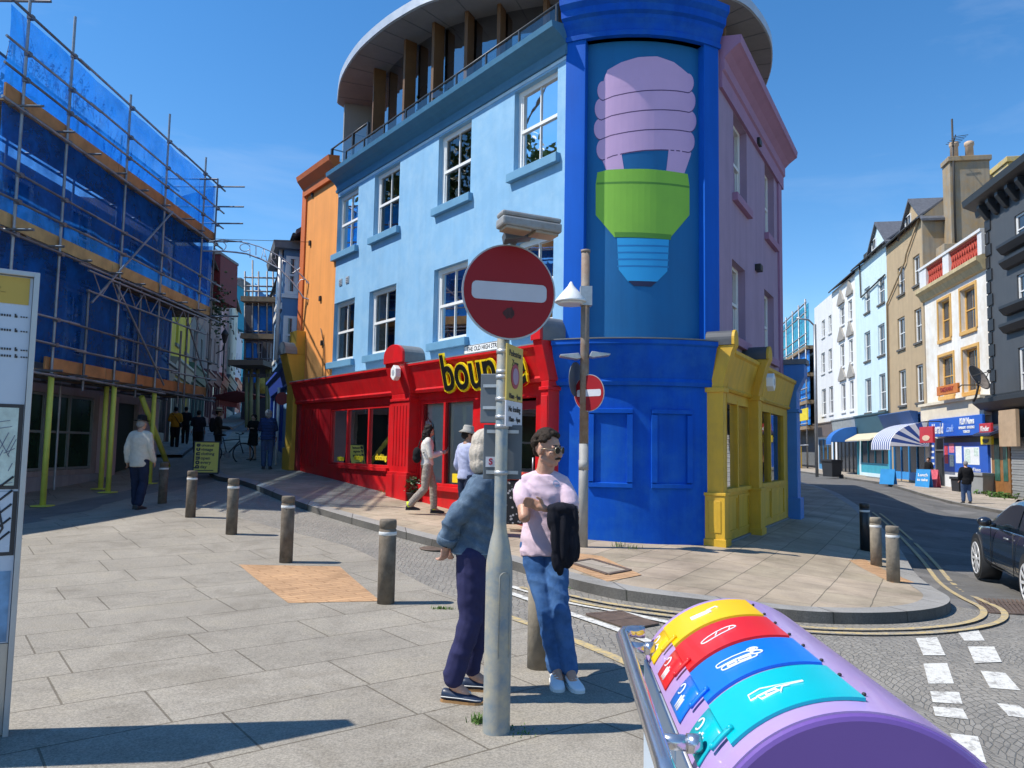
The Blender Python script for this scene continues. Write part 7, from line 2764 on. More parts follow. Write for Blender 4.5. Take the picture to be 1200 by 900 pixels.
DEF = dict(pel=(0, 0, .96), chest=(0, 0, 1.26), neck=(0, .0, 1.50), head=(0, .025, 1.615), shL=(-.175, 0, 1.42), shR=(.175, 0, 1.42), elL=(-.225, -.035, 1.14), elR=(.225, -.035, 1.14), wrL=(-.235, .06, .91), wrR=(.235, .06, .91),
           hipL=(-.088, 0, .93), hipR=(.088, 0, .93), knL=(-.095, .03, .51), knR=(.095, .03, .51), anL=(-.10, -.02, .09), anR=(.10, -.02, .09))
WALK = dict(knL=(-.095, .17, .55), anL=(-.09, .26, .10), knR=(.095, -.02, .50), anR=(.10, -.27, .15), elL=(-.225, -.12, 1.16), wrL=(-.22, -.10, .92), elR=(.225, .03, 1.15), wrR=(.22, .20, .98))
STROLL = dict(knL=(-.095, .07, .52), anL=(-.09, .10, .09), knR=(.095, .03, .51), anR=(.10, -.11, .10), elL=(-.23, -.06, 1.15), elR=(.23, -.02, 1.15), wrR=(.235, .10, .92), wrL=(-.235, -.01, .90))


def joints(s, over, base=None):
    J = dict(DEF)
    J.update(base or {})
    J.update(over or {})
    K = {k: V(v) * s for k, v in J.items()}
    K['s'] = s
    return K


def limbs(mb, J, g=0.0, arms=True, legs=True, slv=1.0, thick=1.0, lg=1.0, wide=0.0):
    s = J['s']
    for q in 'LR':
        sh, el, wr = J['sh' + q] - V((0, 0, .02 * s)), J['el' + q], J['wr' + q]
        hp, kn, an = J['hip' + q], J['kn' + q], J['an' + q]
        if arms:
            if slv <= 1:
                cap(mb, sh, sh.lerp(el, slv), .049 * s * thick + g, (.054 - .012 * slv) * s * thick + g + wide * .4)
            else:
                cap(mb, sh, el, .049 * s * thick + g, .042 * s * thick + g)
                cap(mb, el, el.lerp(wr, min(1, slv - 1)), .041 * s * thick + g, .029 * s * thick + g + wide * .3)
        if legs:
            cap(mb, hp, kn, .086 * s * lg + g, .055 * s * lg + g + wide * .5)
            cap(mb, kn, kn.lerp(an, .93), .055 * s * lg + g + wide * .5, .037 * s * lg + g + wide)
    return mb


def person(label, loc, rz, h, pose=None, over=None, skin=None, top=None, slv=2.0, bot=None, shoes=None, hair=None, hairstyle='short', face=(0, 1, 0), hat=None, group='people walking in the old street', vox=.018, hem=-.06, wide=.012, skirt=None, build=1.0, extras=None, sole=None, belly=0.0):
    s = h / 1.75
    t = thing('person', label, 'person', loc, rz, group)
    J = joints(s, over, pose)
    skin = skin or M_skin
    mb = MB()
    torso(mb, J, -.004, w=build, dp=build, belly=belly)
    limbs(mb, J, -.002, thick=build, lg=.9)
    cap(mb, J['neck'] - V((0, 0, .05 * s)), J['head'] - V((0, 0, .02 * s)), .054 * s, .05 * s)
    Q, hp = head(mb, J['head'], face, s)
    for q, sd in (('L', 1), ('R', -1)):
        d = (J['wr' + q] - J['el' + q]).normalized()
        hand(mb, J['wr' + q], d, V((sd * .25, .97, 0)), s, .45, r=.0095)
        an = J['an' + q]
        cap(mb, an, an + V((0, .09 * s, -.05 * s)), .036 * s, .03 * s)
    fuse('body', mb, skin, t, vox, 2)
    mb = MB()
    torso(mb, J, .014, bottom=hem, top=False, w=build, dp=build, belly=belly)
    limbs(mb, J, .013, legs=False, slv=slv, thick=build, wide=wide)
    fuse('top', mb, top, t, vox, 3, .007, 1, len(label))
    mb = MB()
    if skirt:
        p = J['pel']
        kn = (J['knL'] + J['knR']) / 2
        rings = [[V((c.x + rx * s * math.cos(a), c.y + ry * s * math.sin(a), c.z)) for a in [2 * PI * j / 20 for j in range(20)]] for c, rx, ry in ((p + V((0, 0, .12 * s)), .14, .11), (p, .175, .14), (p.lerp(kn, .6), .19, .16), (p.lerp(kn, skirt), .21, .18))]
        mb.loft(rings)
        fuse('skirt', mb, bot, t, vox, 2, .012)
    else:
        rings = []
        p = J['pel']
        mb.ell(p - V((0, 0, .02)), (.155 * s * build, .118 * s * build, .11 * s))
        limbs(mb, J, .010, arms=False, wide=wide, lg=build)
        fuse('trousers', mb, bot, t, vox, 3, .007, 1, len(label) + 4)
    for q in 'LR':
        an = J['an' + q]
        d = V((.1 if q == 'R' else -.1, 1, 0))
        shoe('shoe', t, (an.x, an.y, max(0, an.z - .09 * s)), d, s * 1.02, shoes or M_chard, sole or M_chard)
    e = lambda m_, x, y, z, a, b, c: m_.ell(hp(x, y, z), (a * s, b * s, c * s), Q)
    if hair:
        mb = MB()
        e(mb, 0, -.022, .042, .083, .096, .086)
        e(mb, 0, -.060, -.005, .074, .055, .065)
        if hairstyle == 'long':
            e(mb, 0, -.07, -.09, .085, .055, .14)
            for q in (-1, 1):
                e(mb, q * .07, -.01, -.06, .026, .05, .11)
        if hairstyle == 'big':
            e(mb, 0, -.03, .03, .105, .11, .10)
            e(mb, 0, -.06, -.05, .10, .06, .07)
        fuse('hair', mb, hair, t, vox * .7, 1, .012, 2.2)
    if hat:
        kind, hm, band = hat
        prof = {'trilby': [(.145, .0), (.150, .008), (.088, .012), (.090, .05), (.082, .105), (.05, .118), (0, .112)], 'straw': [(.16, -.01), (.165, -.002), (.088, .012), (.09, .07), (.08, .10), (0, .105)], 'bucket': [(.150, -.035), (.155, -.028), (.095, .02), (.09, .07), (.08, .095), (0, .10)]}[kind]
        M_ = Matrix.Translation(hp(0, -.012, .065)) @ Q.to_4x4() @ Matrix.Rotation(-.06, 4, 'X')
        o = MB(M_).lathe([(r * s, z * s) for r, z in prof], n=28).build('hat', hm, t)
        if band:
            MB(M_).lathe([(.0905 * s, .014 * s), (.0925 * s, .018 * s), (.0925 * s, .042 * s), (.0905 * s, .046 * s)], n=28).build('hat_band', band, o)
    if extras:
        extras(t, J, s, hp, Q)
    return t


M_hairk = cloth('hair_dark', (.016, .012, .010), .3, .6, 120, .6)
M_hairb = cloth('hair_brown', (.05, .03, .018), .3, .6, 120, .6)
M_hairg = cloth('hair_grey', (.26, .25, .24), .25, .6, 120, .6)
M_denim = cloth('jeans_blue', (.05, .085, .17), .2)
M_dkj = cloth('jeans_dark', (.018, .024, .05), .2)
M_black = cloth('black_cloth', (.012, .012, .014), .2)
M_trn = mat('trainer_black', (.015, .015, .017), .6)

# man in the white jacket and black hat
person('person in cream jacket, black hat and dark jeans walking away past the scaffold', gp(160, 597), R(-6), 1.74, STROLL, None, M_skin, cloth('cream_jacket', (.56, .50, .42), .08), 1.95, M_dkj, M_chard, M_hairg, hat=('trilby', M_black, None), hem=-.16, wide=.022, build=1.08)


def bag_cross(col, side):
    def f(t, J, s, hp, Q):
        a, b = J['shL'] + V((.06, -.10, .06)) * s, J['hipR'] + V((.08, -.10, .1)) * s
        pts = [J['shL'] + V((.09, .06, .055)) * s, J['shL'] + V((.05, -.09, .03)) * s, a.lerp(b, .45) + V((0, -.055, 0)), b]
        MB().tube(pts, .016 * s, 6, flat=.4).build('strap', M_black, t)
        MB().ell(b + V((.04, .03, -.05)) * s, (.06 * s, .12 * s, .10 * s)).build('bag', col, t)
    return f


ph = lambda px, pt, pb, Y: (pb - pt) * Y / FPX


def walker(label, px, pt, pb, rz=0.0, off=0.0, Y=None, **k):
    if Y is None:
        p = gp(px, pb, off)
    else:
        q = at(px, pb, Y)
        p = V((q.x, Y, G(q.x, Y) + off))
    h = (pb - pt) * p.y / FPX
    h = min(1.9, max(1.5, h))
    return person(label, p, rz, h, **k)


M_orange = cloth('orange_shirt', (.52, .20, .015), .12)
walker('person in orange shirt with black crossbody strap walking up the old street', 204, 476, 526, R(20), Y=28.5, pose=STROLL, top=M_orange, slv=.9, bot=M_black, hair=M_hairk, build=1.15, extras=bag_cross(M_black, 1), skin=M_skin2)
walker('person in black walking half hidden beside the orange shirt', 216, 480, 526, R(20), Y=30.5, pose=WALK, top=M_black, slv=.9, bot=M_black, hair=M_hairk)
walker('person in navy T-shirt and dark shorts walking up behind the yellow board', 231, 474, 527, R(15), Y=26.5, pose=STROLL, top=cloth('navy_tee', (.014, .016, .026), .2), slv=.9, bot=M_black, hair=M_hairk, build=1.2, skin=M_skin2)


def gilet(t, J, s, hp, Q):
    mb = MB()
    torso(mb, J, .032, bottom=-.10, top=False, w=1.12, dp=1.12)
    o = fuse('gilet', mb, cloth('gilet_navy', (.022, .045, .13), .15), t, .016, 3, .006)
    for v in o.data.vertices:
        v.co += v.normal * .010 * math.sin(v.co.z * 2 * PI / .085)


walker('person in quilted navy gilet and jeans walking up the pavement', 312, 480, 550, R(14), .1, pose=STROLL, top=cloth('navy_top', (.02, .03, .07), .2), slv=.95, bot=M_denim, hair=M_hairg, hairstyle='big', build=1.12, extras=gilet, skin=M_skin2)
walker('person in black dress facing downhill and holding a phone', 296, 482, 531, R(170), .1, Y=25.2, pose=None, over=dict(elL=(-.22, .02, 1.14), wrL=(-.12, .24, 1.18), elR=(.24, .0, 1.14), wrR=(.28, .22, 1.05)), top=cloth('black_dress', (.010, .012, .012), .2), slv=.5, bot=cloth('dress_skirt', (.010, .013, .012), .2), skirt=.95, hair=M_hairk, hairstyle='big', hem=-.1, shoes=mat('shoe_tan', (.4, .25, .15), .6))


def cyclist_x(t, J, s, hp, Q):
    mb = MB()
    mb.ell((0, -.17, 1.24), (.15, .10, .24))
    fuse('backpack', mb, M_black, t, .02, 3, .01)


cy = at(254, 530, 24.6)
cyp = V((cy.x, 24.6, G(cy.x, 24.6)))
person('person in dark jacket and straw hat standing with a bicycle', cyp, R(-65), 1.78, None, dict(elR=(.24, .06, 1.15), wrR=(.20, .32, 1.12), elL=(-.23, .05, 1.14), wrL=(-.16, .30, 1.15)), M_skin2, cloth('dark_jacket', (.022, .017, .015), .25), 2.0, M_black, None, M_hairk, hat=('straw', cloth('straw', (.50, .42, .30), .12), M_black), extras=cyclist_x)
# the bicycle
bk_ = thing('bicycle', 'dark bicycle held by the person in the straw hat', 'bicycle', cyp + V((.42, -.25, 0)), R(-50))
for y in (-.5, .52):
    o = MB().tube([(0, y + .33 * math.cos(a), .345 + .33 * math.sin(a)) for a in [2 * PI * k / 28 for k in range(28)]], .02, 8, closed=True).build('wheel', M_tyre, bk_)
    mb = MB()
    for k in range(14):
        a = 2 * PI * k / 14
        mb.cyl((.02 if k % 2 else -.02, y, .345), (0, y + .32 * math.cos(a), .345 + .32 * math.sin(a)), .003, n=4)
    mb.build('spokes', M_gm, o)
MB().tube([(0, -.5, .345), (0, 0, .30)], .015, 8).tube([(0, 0, .30), (0, -.15, .85)], .017, 8).tube([(0, -.13, .75), (0, .38, .80)], .017, 8).tube([(0, 0, .30), (0, .38, .74)], .019, 8).tube([(0, -.5, .345), (0, -.13, .75)], .011, 8).tube([(0, .36, .92), (0, .40, .7), (0, .52, .345)], .016, 8).build('frame', M_chard, bk_)
MB().tube([(-.28, .34, 1.0), (-.22, .42, .98), (0, .38, .94), (.22, .42, .98), (.28, .34, 1.0)], .014, 8).build('handlebar', M_chard, bk_)
MB().ell((0, -.18, .92), (.07, .14, .035)).build('saddle', M_black, bk_)
MB().cyl((-.03, 0, .30), (.03, 0, .30), .09, n=18).tube([(.05, 0, .3), (.06, .1, .18), (.13, .1, .18)], .01, 6).tube([(-.05, 0, .3), (-.06, -.1, .42), (-.13, -.1, .42)], .01, 6).build('crank', M_gm, bk_)


# woman walking along the red shop with a phone
def walker_x(t, J, s, hp, Q):
    mb = MB()
    mb.ell((.02, -.20, 1.14), (.11, .08, .12)).ell((.02, -.2, 1.05), (.10, .085, .09))
    fuse('shoulder_bag', mb, M_black, t, .014, 3, .006)
    MB().tube([(.02, -.2, 1.2), (-.1, -.13, 1.40), (-.13, .02, 1.47), (-.05, .13, 1.35), (.1, .12, 1.2), (.14, -.1, 1.15)], .013, 6, flat=.5).build('strap', M_black, t)
    MB().obox((J['wrR'] + J['wrL']) / 2 + V((0, .11, .06)), (.075, .012, .15), Matrix.Rotation(-.5, 3, 'X')).build('phone', M_chard, t)
    for q in 'LR':
        an = J['an' + q]
        MB().cyl(an + V((0, 0, -.03)), an + V((0, -.01, .07)), .046 * s, n=12).build('sock', mat('neon_sock', (.62, .75, .02), .7), t)


m_chk, nt, b, N, L = nodes_of('check_trousers')
geo = N.new('ShaderNodeNewGeometry')
wv = N.new('ShaderNodeTexChecker')
wv.inputs['Scale'].default_value = 34
wv.inputs['Color1'].default_value = (.34, .29, .24, 1)
wv.inputs['Color2'].default_value = (.24, .205, .17, 1)
L.new(geo.outputs['Position'], wv.inputs['Vector'])
L.new(wv.outputs[0], b.inputs['Base Color'])
b.inputs['Roughness'].default_value = .9
pw = gp(499, 602, .1)
person('person in white jumper and checked trousers walking past the red shop with a phone', pw, R(-80), 1.70, dict(knL=(-.095, .14, .53), anL=(-.09, .16, .10), knR=(.095, -.04, .50), anR=(.10, -.33, .17)),
       dict(elL=(-.20, .06, 1.13), wrL=(-.06, .27, 1.20), elR=(.20, .06, 1.13), wrR=(.06, .28, 1.19)), M_skin, cloth('white_jumper', (.66, .62, .56), .06), 1.9, m_chk, M_trn, M_hairk, 'long', face=(0, .97, -.25), hem=-.02, wide=.02, vox=.012, extras=walker_x, group='people by the red shop')
# man in the bucket hat by the window
person('person in lavender shirt and bucket hat standing behind the denim jacket', V((-.72, 12.6, G(-.72, 12.6) + .1)), R(-50), 1.74, None, None, M_skin2, cloth('lavender_shirt', (.40, .42, .58), .06), 1.3, M_dkj, M_trn, M_hairk, hat=('bucket', cloth('hat_stone', (.36, .34, .30), .1), M_black), vox=.014, group='people by the red shop', face=(.2, .95, -.1))
# man on the far pavement and shopper in the doorway
person('person in black jacket and blue jeans walking on the far pavement by the newsagent', gp(1133, 590, .1), R(-12), 1.74, STROLL, dict(wrL=(-.25, .02, .98), elL=(-.26, -.06, 1.2)), M_skin, M_black, 2.0, M_denim, M_trn, M_hairg, hem=-.18, wide=.02, build=1.2, group='people on the far pavement')
q = KL[1] @ V((2.2, -.7, 0))
person('person standing in the newsagent doorway in dark top and pale trousers', V((q.x, q.y, G(q.x, q.y) + .1)), R(120), 1.7, None, None, M_skin, M_black, 2.0, cloth('pale_trousers', (.45, .45, .48), .1), M_trn, M_hairk, group='people on the far pavement')

# ------------------------------------------------------------------ man in the pink T-shirt leaning on the bollard
mo = V((.38, 5.42, 0))
mn = thing('person', 'person in pale pink T-shirt and jeans leaning on a bollard, dark jacket over arm', 'person', mo, 0, 'people standing at the sign post')
J = {k: V(v) - mo for k, v in dict(pel=(.245, 5.64, .93), chest=(.245, 5.69, 1.22), neck=(.25, 5.69, 1.455), head=(.272, 5.66, 1.592), shL=(.092, 5.70, 1.335), shR=(.400, 5.655, 1.335), elL=(.105, 5.50, 1.115), elR=(.455, 5.535, 1.11), wrL=(.325, 5.385, 1.125), wrR=(.235, 5.435, 1.185),
                                     hipL=(.165, 5.65, .885), hipR=(.325, 5.62, .885), knL=(.262, 5.47, .475), knR=(.362, 5.44, .485), anL=(.332, 5.41, .105), anR=(.425, 5.385, .105)).items()}
J['s'] = 1.0
FACE = V((.80, -.58, -.06))
mb = MB()
torso(mb, J, -.004, w=1.02)
limbs(mb, J, .0, thick=1.03, lg=.78)
cap(mb, J['neck'] - V((0, 0, .06)), J['head'] - V((.0, .0, .03)), .063, .058)
Q, hp = head(mb, J['head'], FACE, 1.10)
hand(mb, J['wrR'], V((-.93, .10, .36)), V((.1, -.2, .95)), 1.0, .42)
hand(mb, J['wrL'], V((.9, .25, -.1)), V((0, -.3, .9)), 1.0, .5)
for q in 'LR':
    cap(mb, J['an' + q], J['an' + q] + V((.02, -.09, -.05)), .036, .03)
fuse('body', mb, M_skin, mn, .0062, 2)
mb = MB()
torso(mb, J, .013, bottom=-.11, top=False, w=.98, dp=1.04)
for q in 'LR':
    cap(mb, J['sh' + q] + V((0, 0, -.02)), J['sh' + q].lerp(J['el' + q], .56), .064, .067)
M_pink = cloth('pink_tee', (.66, .50, .575), .04, .3, 500)
fuse('t_shirt', mb, M_pink, mn, .0075, 6, .010, 1.0, 3)
mb = MB()
mb.ell(J['pel'] - V((0, 0, .03)), (.158, .128, .10))
limbs(mb, J, .012, arms=False, wide=.006, lg=.90)
for q in 'LR':
    cap(mb, J['kn' + q].lerp(J['an' + q], .7), J['an' + q] + V((0, 0, .0)), .054, .056)
m_j = mat('jeans_mid_blue', (.038, .105, .26), .9, .3, 9, bump=.35, bscale=420, spec=.2, stain=(.10, .20, .38), stainamt=.5, stainscale=5)
fuse('jeans', mb, m_j, mn, .008, 4, .011, .9, 8)
M_canvas = mat('white_canvas', (.72, .72, .74), .7, .05, 20)
M_rub = mat('white_rubber', (.70, .70, .68), .5, .05, 12)
for q, d in (('L', (.05, -1, 0)), ('R', (.30, -1, 0))):
    an = J['an' + q]
    o = shoe('shoe', mn, (an.x, an.y, 0), d, 1.03, M_canvas, M_rub, True)
    dd = V(d).normalized()
    x = V((dd.y, -dd.x, 0))
    mb = MB()
    for k in range(4):
        c = V((an.x, an.y, 0)) + dd * (.045 + .022 * k) + V((0, 0, .098 - .011 * k))
        mb.tube([c - x * .024, c + V((0, 0, .006)), c + x * .024], .0035, 5)
    mb.build('laces', M_rub, o)
# curly hair, moustache, glasses
mb = MB()
rs = random.Random(2)
for k in range(170):
    th, phi = rs.uniform(0, 2 * PI), rs.uniform(-.15, 1.45)
    v = V((math.cos(th) * math.cos(phi), math.sin(th) * math.cos(phi), math.sin(phi)))
    y = v.y
    if y > .35 and v.z < .55:
        continue
    if abs(v.x) > .7 and v.z < .25 and y > -.2:
        continue
    c = V((v.x * .080, -.014 + v.y * .094, .038 + v.z * .092))
    mb.ell(hp(*c), (.021, .021, .021), None, 8, 5)
mb.ell(hp(0, -.03, .055), (.078, .088, .078), Q)
mb.ell(hp(0, -.075, .0), (.065, .035, .06), Q)
fuse('hair', mb, cloth('curly_hair', (.030, .020, .013), .4, .8, 90, .6), mn, .0075, 0, .006, 5)
mb = MB()
for q in (-1, 1):
    cap(mb, hp(q * .004, .096, -.050), hp(q * .030, .084, -.057), .0085, .0055, 8)
    cap(mb, hp(q * .018, .083, .030), hp(q * .046, .066, .030), .006, .0045, 8)
fuse('moustache', mb, MATS['curly_hair'], mn, .003, 0, .002, 8)
mb = MB()
for q in (-1, 1):
    a = Q @ V((q * .2, 1, 0)).normalized()
    c = hp(q * .033, .097, .002)
    o = MB().cyl(c - a * .003, c + a * .003, .025, n=24).build('sunglass_lens', mat('lens_dark', (.010, .008, .008), .15, .1, spec=.25), mn)
    x = (Q @ V((1, -q * .2, 0))).normalized()
    z = Q @ V((0, 0, 1))
    mb.tube([c + x * .0255 * math.cos(t_) + z * .0255 * math.sin(t_) for t_ in [2 * PI * k / 24 for k in range(24)]], .0025, 6, closed=True)
    mb.tube([hp(q * .058, .088, .006), hp(q * .082, .03, .008), hp(q * .083, -.02, .004)], .0022, 6)
mb.tube([hp(-.010, .103, .006), hp(0, .106, .009), hp(.010, .103, .006)], .002, 6)
mb.build('sunglass_frame', mat('pale_gold', (.55, .45, .30), .3, .1, metal=.6), mn)
# tattoo band on the far arm and emblem on the shirt
el, sh = J['elR'], J['shR']
a, b = sh.lerp(el, .66), sh.lerp(el, .88)
MB().tube([a, a.lerp(b, .5), b], [.052, .0505, .0485], 18, cap=False).build('tattoo', mat('tattoo_ink', (.16, .10, .085), .6, .6, 40), mn)
MB().tube([hp(.02, -.05, -.2) + V((.0, -.0, 0))] * 2, .001, 4) if False else None
# jacket hanging over the forearm
mb = MB()
jc = V((.375, 5.405, 0)) - mo
for (x, y, z, a, b, c) in ((-.01, 0, 1.185, .11, .07, .04), (-.06, -.01, 1.12, .055, .055, .10), (.065, -.01, 1.10, .05, .055, .12), (-.055, -.035, 1.02, .035, .03, .16), (.0, -.045, 1.0, .03, .028, .18), (.055, -.035, 1.01, .032, .03, .18), (.0, -.01, 1.0, .09, .035, .17), (.085, .0, .95, .028, .035, .13), (.02, -.02, .88, .06, .03, .11), (-.045, -.02, .86, .04, .03, .11), (-.02, .0, .79, .03, .025, .07)):
    mb.ell(jc + V((x, y, z)), (a, b, c))
fuse('jacket', mb, cloth('jacket_navy', (.010, .011, .018), .3, .4, 300), mn, .0075, 5, .012, .9, 5, True)
# chest emblem, laid on the shirt
em = at(652.5, 567, 5.52) - mo
ro = [o for o in mn.children if o.name.startswith('t_shirt')][0]
hit, loc_, nor, _i = ro.ray_cast(em + V((0, -.4, 0)), V((0, 1, 0)))
if hit:
    z = nor
    x = V((1, 0, 0)) - z * z.x
    x.normalize()
    y = z.cross(x)
    for r_, r2, dz, m_ in ((.026, 1, .0015, mat('emblem_blue', (.30, .36, .52), .8)), (.019, .5, .003, mat('emblem_mauve', (.52, .40, .52), .8))):
        pts = []
        for k in range(18):
            an = 2 * PI * k / 18
            o_ = loc_ + x * r_ * math.cos(an) + y * r_ * r2 * math.sin(an)
            h2, l2, n2, _ = ro.ray_cast(o_ + z * .05, -z)
            pts.append((l2 if h2 else o_) + z * dz)
        c_ = sum(pts, V((0, 0, 0))) / len(pts) + z * .002
        MB().add(pts + [c_], [(k, (k + 1) % 18, 18) for k in range(18)]).build('emblem', m_, mn, fix=False)

# ------------------------------------------------------------------ woman in the denim jacket
wo = V((-.28, 5.10, 0))
wn = thing('person', 'person with grey-blonde bob in denim jacket and navy trousers, hands behind back', 'person', wo, 0, 'people standing at the sign post')
J = {k: V(v) - wo for k, v in dict(pel=(-.235, 5.10, .93), chest=(-.185, 5.10, 1.22), neck=(-.155, 5.10, 1.43), head=(-.152, 5.11, 1.59), shL=(-.150, 5.24, 1.345), shR=(-.185, 4.96, 1.345), elL=(-.36, 5.27, 1.16), elR=(-.355, 4.93, 1.145), wrL=(-.395, 5.12, 1.0), wrR=(-.405, 4.985, .985),
                                     hipL=(-.225, 5.185, .90), hipR=(-.240, 5.015, .90), knL=(-.195, 5.20, .50), knR=(-.235, 5.00, .51), anL=(-.235, 5.22, .115), anR=(-.345, 4.985, .115)).items()}
J['s'] = .97
mb = MB()
torso(mb, J, -.004, w=1.0, dp=1.08)
limbs(mb, J, .0, lg=.88)
cap(mb, J['neck'] - V((0, 0, .05)), J['head'] - V((0, 0, .03)), .053, .05)
Q, hp = head(mb, J['head'], V((.88, .42, -.08)), 1.03)
hand(mb, J['wrR'], V((-.10, .16, -.95)), V((.5, .6, .1)), .98, .75)
hand(mb, J['wrL'], V((-.1, -.6, -.75)), V((.6, -.2, .3)), .95, .6)
for q in 'LR':
    cap(mb, J['an' + q], J['an' + q] + V((.09, -.01, -.06)), .034, .03)
fuse('body', mb, skinmat('skin_pale', (.55, .31, .22)), wn, .0065, 2)
m_dn, nt, b, N, L = nodes_of('washed_denim')
geo = N.new('ShaderNodeNewGeometry')
n1 = nnoise(nt, geo.outputs['Position'], 7, 6, .7)
r1 = ramp(nt, n1.outputs['Fac'], [(.30, (.040, .070, .115)), (.52, (.085, .135, .195)), (.74, (.19, .255, .325))])
n2 = nnoise(nt, geo.outputs['Position'], 420, 2)
r2 = ramp(nt, n2.outputs['Fac'], [(.35, (.75, .75, .78)), (.65, (1.15, 1.15, 1.15))])
L.new(mixc(nt, 1, r1.outputs[0], r2.outputs[0], 'MULTIPLY'), b.inputs['Base Color'])
b.inputs['Roughness'].default_value = .9
bumpn(nt, b, n2.outputs['Fac'], .3, .006)
mb = MB()
torso(mb, J, .026, bottom=-.03, top=False, w=.98, dp=1.12)
for q in 'LR':
    cap(mb, J['sh' + q] + V((0, 0, -.025)), J['el' + q], .068, .062)
    cap(mb, J['el' + q], J['el' + q].lerp(J['wr' + q], .80), .062, .055)
jk = fuse('denim_jacket', mb, m_dn, wn, .008, 6, .013, .9, 6)
for q in 'LR':
    a, b_ = J['el' + q].lerp(J['wr' + q], .70), J['el' + q].lerp(J['wr' + q], 1.0)
    MB().tube([a, a.lerp(b_, .2), a.lerp(b_, .8), b_, b_ - (b_ - a) * .3], [.064, .067, .066, .063, .045], 20).build('cuff', m_dn, wn)
# collar, hem band and seams
nk = J['neck']
MB().tube([nk + V((.075 * math.cos(a) + .0, .085 * math.sin(a), -.035 + .012 * math.cos(a + PI))) for a in [2 * PI * k / 20 for k in range(20)]], .026, 10, closed=True, flat=.8).build('collar', m_dn, wn)
def around(z, name, m, r, z2=None):
    """a seam that follows the jacket's surface"""
    pts = []
    c = V((J['pel'].x + (J['chest'].x - J['pel'].x) * (z - J['pel'].z) / (J['chest'].z - J['pel'].z), J['pel'].y, z))
    for k in range(40):
        an = 2 * PI * k / 40
        d = V((math.cos(an), math.sin(an), 0))
        hit, l_, n_, _ = jk.ray_cast(c + d * .6, -d)
        if hit:
            pts.append(l_ + d * .0005)
    MB().tube(pts, r, 6, closed=True).build(name, m, wn, fix=False)
M_seam = mat('denim_seam', (.20, .28, .36), .9, .2, 40)
around(.925, 'hem_seam', M_seam, .003)
around(.885, 'hem_seam', M_seam, .003)
mb = MB()
mb.ell(J['pel'] - V((0, 0, .02)), (.118, .158, .11))
limbs(mb, J, .016, arms=False, wide=.008, lg=1.02)
for q in 'LR':
    cap(mb, J['kn' + q].lerp(J['an' + q], .55), J['an' + q] + V((0, 0, .065)), .064, .058)
fuse('trousers', mb, cloth('navy_chinos', (.030, .030, .085), .12, .25, 400), wn, .008, 4, .009, .9, 11)
M_nsh = mat('navy_leather', (.016, .028, .06), .4, .15, 12)
M_tsole = mat('tan_sole', (.38, .20, .075), .6, .1, 10)
for q, d in (('R', (1, -.20, 0)), ('L', (1, -.05, 0))):
    an = J['an' + q]
    o = shoe('shoe', wn, (an.x, an.y, 0), d, 1.0, M_nsh, M_tsole, ln=.27)
    dd = V(d).normalized()
    x = V((dd.y, -dd.x, 0))
    f = V((an.x, an.y, 0))
    mb = MB().tube([f + dd * t + x * w + V((0, 0, .040 - .1 * max(0, t - .1))) for t, w in ((-.06, .034), (0, .041), (.06, .045), (.12, .050), (.165, .045), (.195, .028))], .003, 5)
    mb.tube([f + dd * .075 + x * .022 + V((0, 0, .078)), f + dd * .10 - x * .01 + V((0, 0, .074)), f + dd * .13 + x * .015 + V((0, 0, .065)), f + dd * .11 - x * .022 + V((0, 0, .070))], .0035, 5)
    mb.build('laces', M_rub, o)
# bob of hair with a dark band
mb = MB()
S_ = .97
he = lambda x, y, z, a, b_, c: mb.ell(hp(x, y, z), (a, b_, c), Q)
he(0, -.015, .045, .090, .105, .090)
he(0, -.055, -.03, .090, .070, .095)
he(0, -.05, -.10, .092, .062, .07)
for q in (-1, 1):
    he(q * .072, .0, -.04, .028, .062, .105)
    he(q * .070, .01, -.11, .026, .05, .05)
hh = fuse('hair', mb, mat('ash_blonde_hair', (.46, .40, .33), .55, .22, 22, bump=.5, bscale=60), wn, .009, 3, .0)
for v in hh.data.vertices:
    q = Q.transposed() @ (v.co - J['head'])
    v.co += v.normal * .006 * noise.noise(V((math.atan2(q.x, q.y) * 9, q.z * 2.0, 1)))
MB().tube([hp(-.093, -.005, -.02), hp(-.085, .012, .08), hp(0, .015, .139), hp(.085, .012, .08), hp(.093, -.005, -.02)], .007, 8, flat=.5).build('hair_band', M_black, wn)
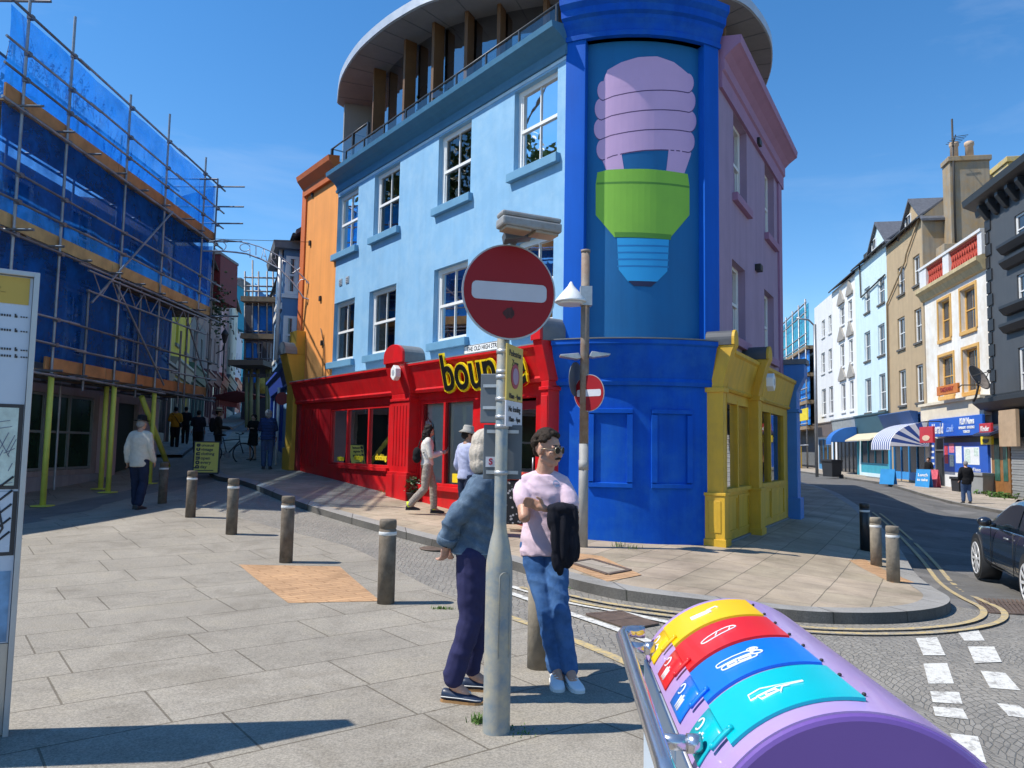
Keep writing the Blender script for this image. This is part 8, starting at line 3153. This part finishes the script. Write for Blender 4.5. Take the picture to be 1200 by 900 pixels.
# ------------------------------------------------------------------ camera, sun and sky
cd = bpy.data.cameras.new('camera')
cam = bpy.data.objects.new('camera', cd)
COL.objects.link(cam)
cd.sensor_width = 36
cd.lens = 27.0
cd.clip_end = 3000
cd.clip_start = .05
bk = -_f
cam.matrix_world = Matrix(((CR.x, CU.x, bk.x, 0), (CR.y, CU.y, bk.y, 0), (CR.z, CU.z, bk.z, CAMH), (0, 0, 0, 1)))
scene.camera = cam
SUN_EL, SUN_AZ = R(54), R(8)       # light travels towards +X and a little +Y
sd = V((math.cos(SUN_AZ) * math.cos(SUN_EL), math.sin(SUN_AZ) * math.cos(SUN_EL), -math.sin(SUN_EL)))
sl = bpy.data.lights.new('sun', 'SUN')
sl.energy = 4.7
sl.angle = R(.53)
sl.color = (1, .955, .88)
so = bpy.data.objects.new('sun', sl)
COL.objects.link(so)
so.rotation_euler = sd.to_track_quat('-Z', 'Y').to_euler()
w = bpy.data.worlds.new('World')
scene.world = w
w.use_nodes = True
nt = w.node_tree
sky = nt.nodes.new('ShaderNodeTexSky')
sky.sky_type = 'NISHITA'
sky.sun_disc = False
sky.sun_elevation = SUN_EL
# azimuth of the sun, clockwise from +Y
ts = -sd
sky.sun_rotation = math.atan2(ts.x, ts.y)
sky.air_density = 1.0
sky.dust_density = .0
sky.ozone_density = 3.0
bg = nt.nodes['Background']
bg.inputs['Strength'].default_value = .105
hs = nt.nodes.new('ShaderNodeHueSaturation')
hs.inputs['Saturation'].default_value = 1.28
hs.inputs['Value'].default_value = 1.4
nt.links.new(sky.outputs[0], hs.inputs['Color'])
# thin high cloud
tc = nt.nodes.new('ShaderNodeTexCoord')
mpw = nt.nodes.new('ShaderNodeMapping')
mpw.inputs['Scale'].default_value = (1.2, 3.0, 5.0)
mpw.inputs['Rotation'].default_value = (.3, .2, .6)
nt.links.new(tc.outputs['Generated'], mpw.inputs[0])
cn = nnoise(nt, mpw.outputs[0], 1.6, 7, .62, .6)
cf = ramp(nt, cn.outputs['Fac'], [(.50, (0, 0, 0)), (.78, (.12, .12, .12))])
nt.links.new(mixc(nt, cf.outputs[0], hs.outputs[0], (7.5, 8.2, 9.0)), bg.inputs['Color'])
scene.view_settings.view_transform = 'Standard'
scene.view_settings.look = 'None'
scene.view_settings.exposure = .38
scene.view_settings.gamma = 1
scene.render.engine = 'CYCLES'
scene.cycles.max_bounces = 6
scene.cycles.transparent_max_bounces = 24
scene.cycles.caustics_reflective = False
scene.cycles.caustics_refractive = False
scene.cycles.use_denoising = True
scene.cycles.use_adaptive_sampling = True
scene.cycles.adaptive_threshold = .02
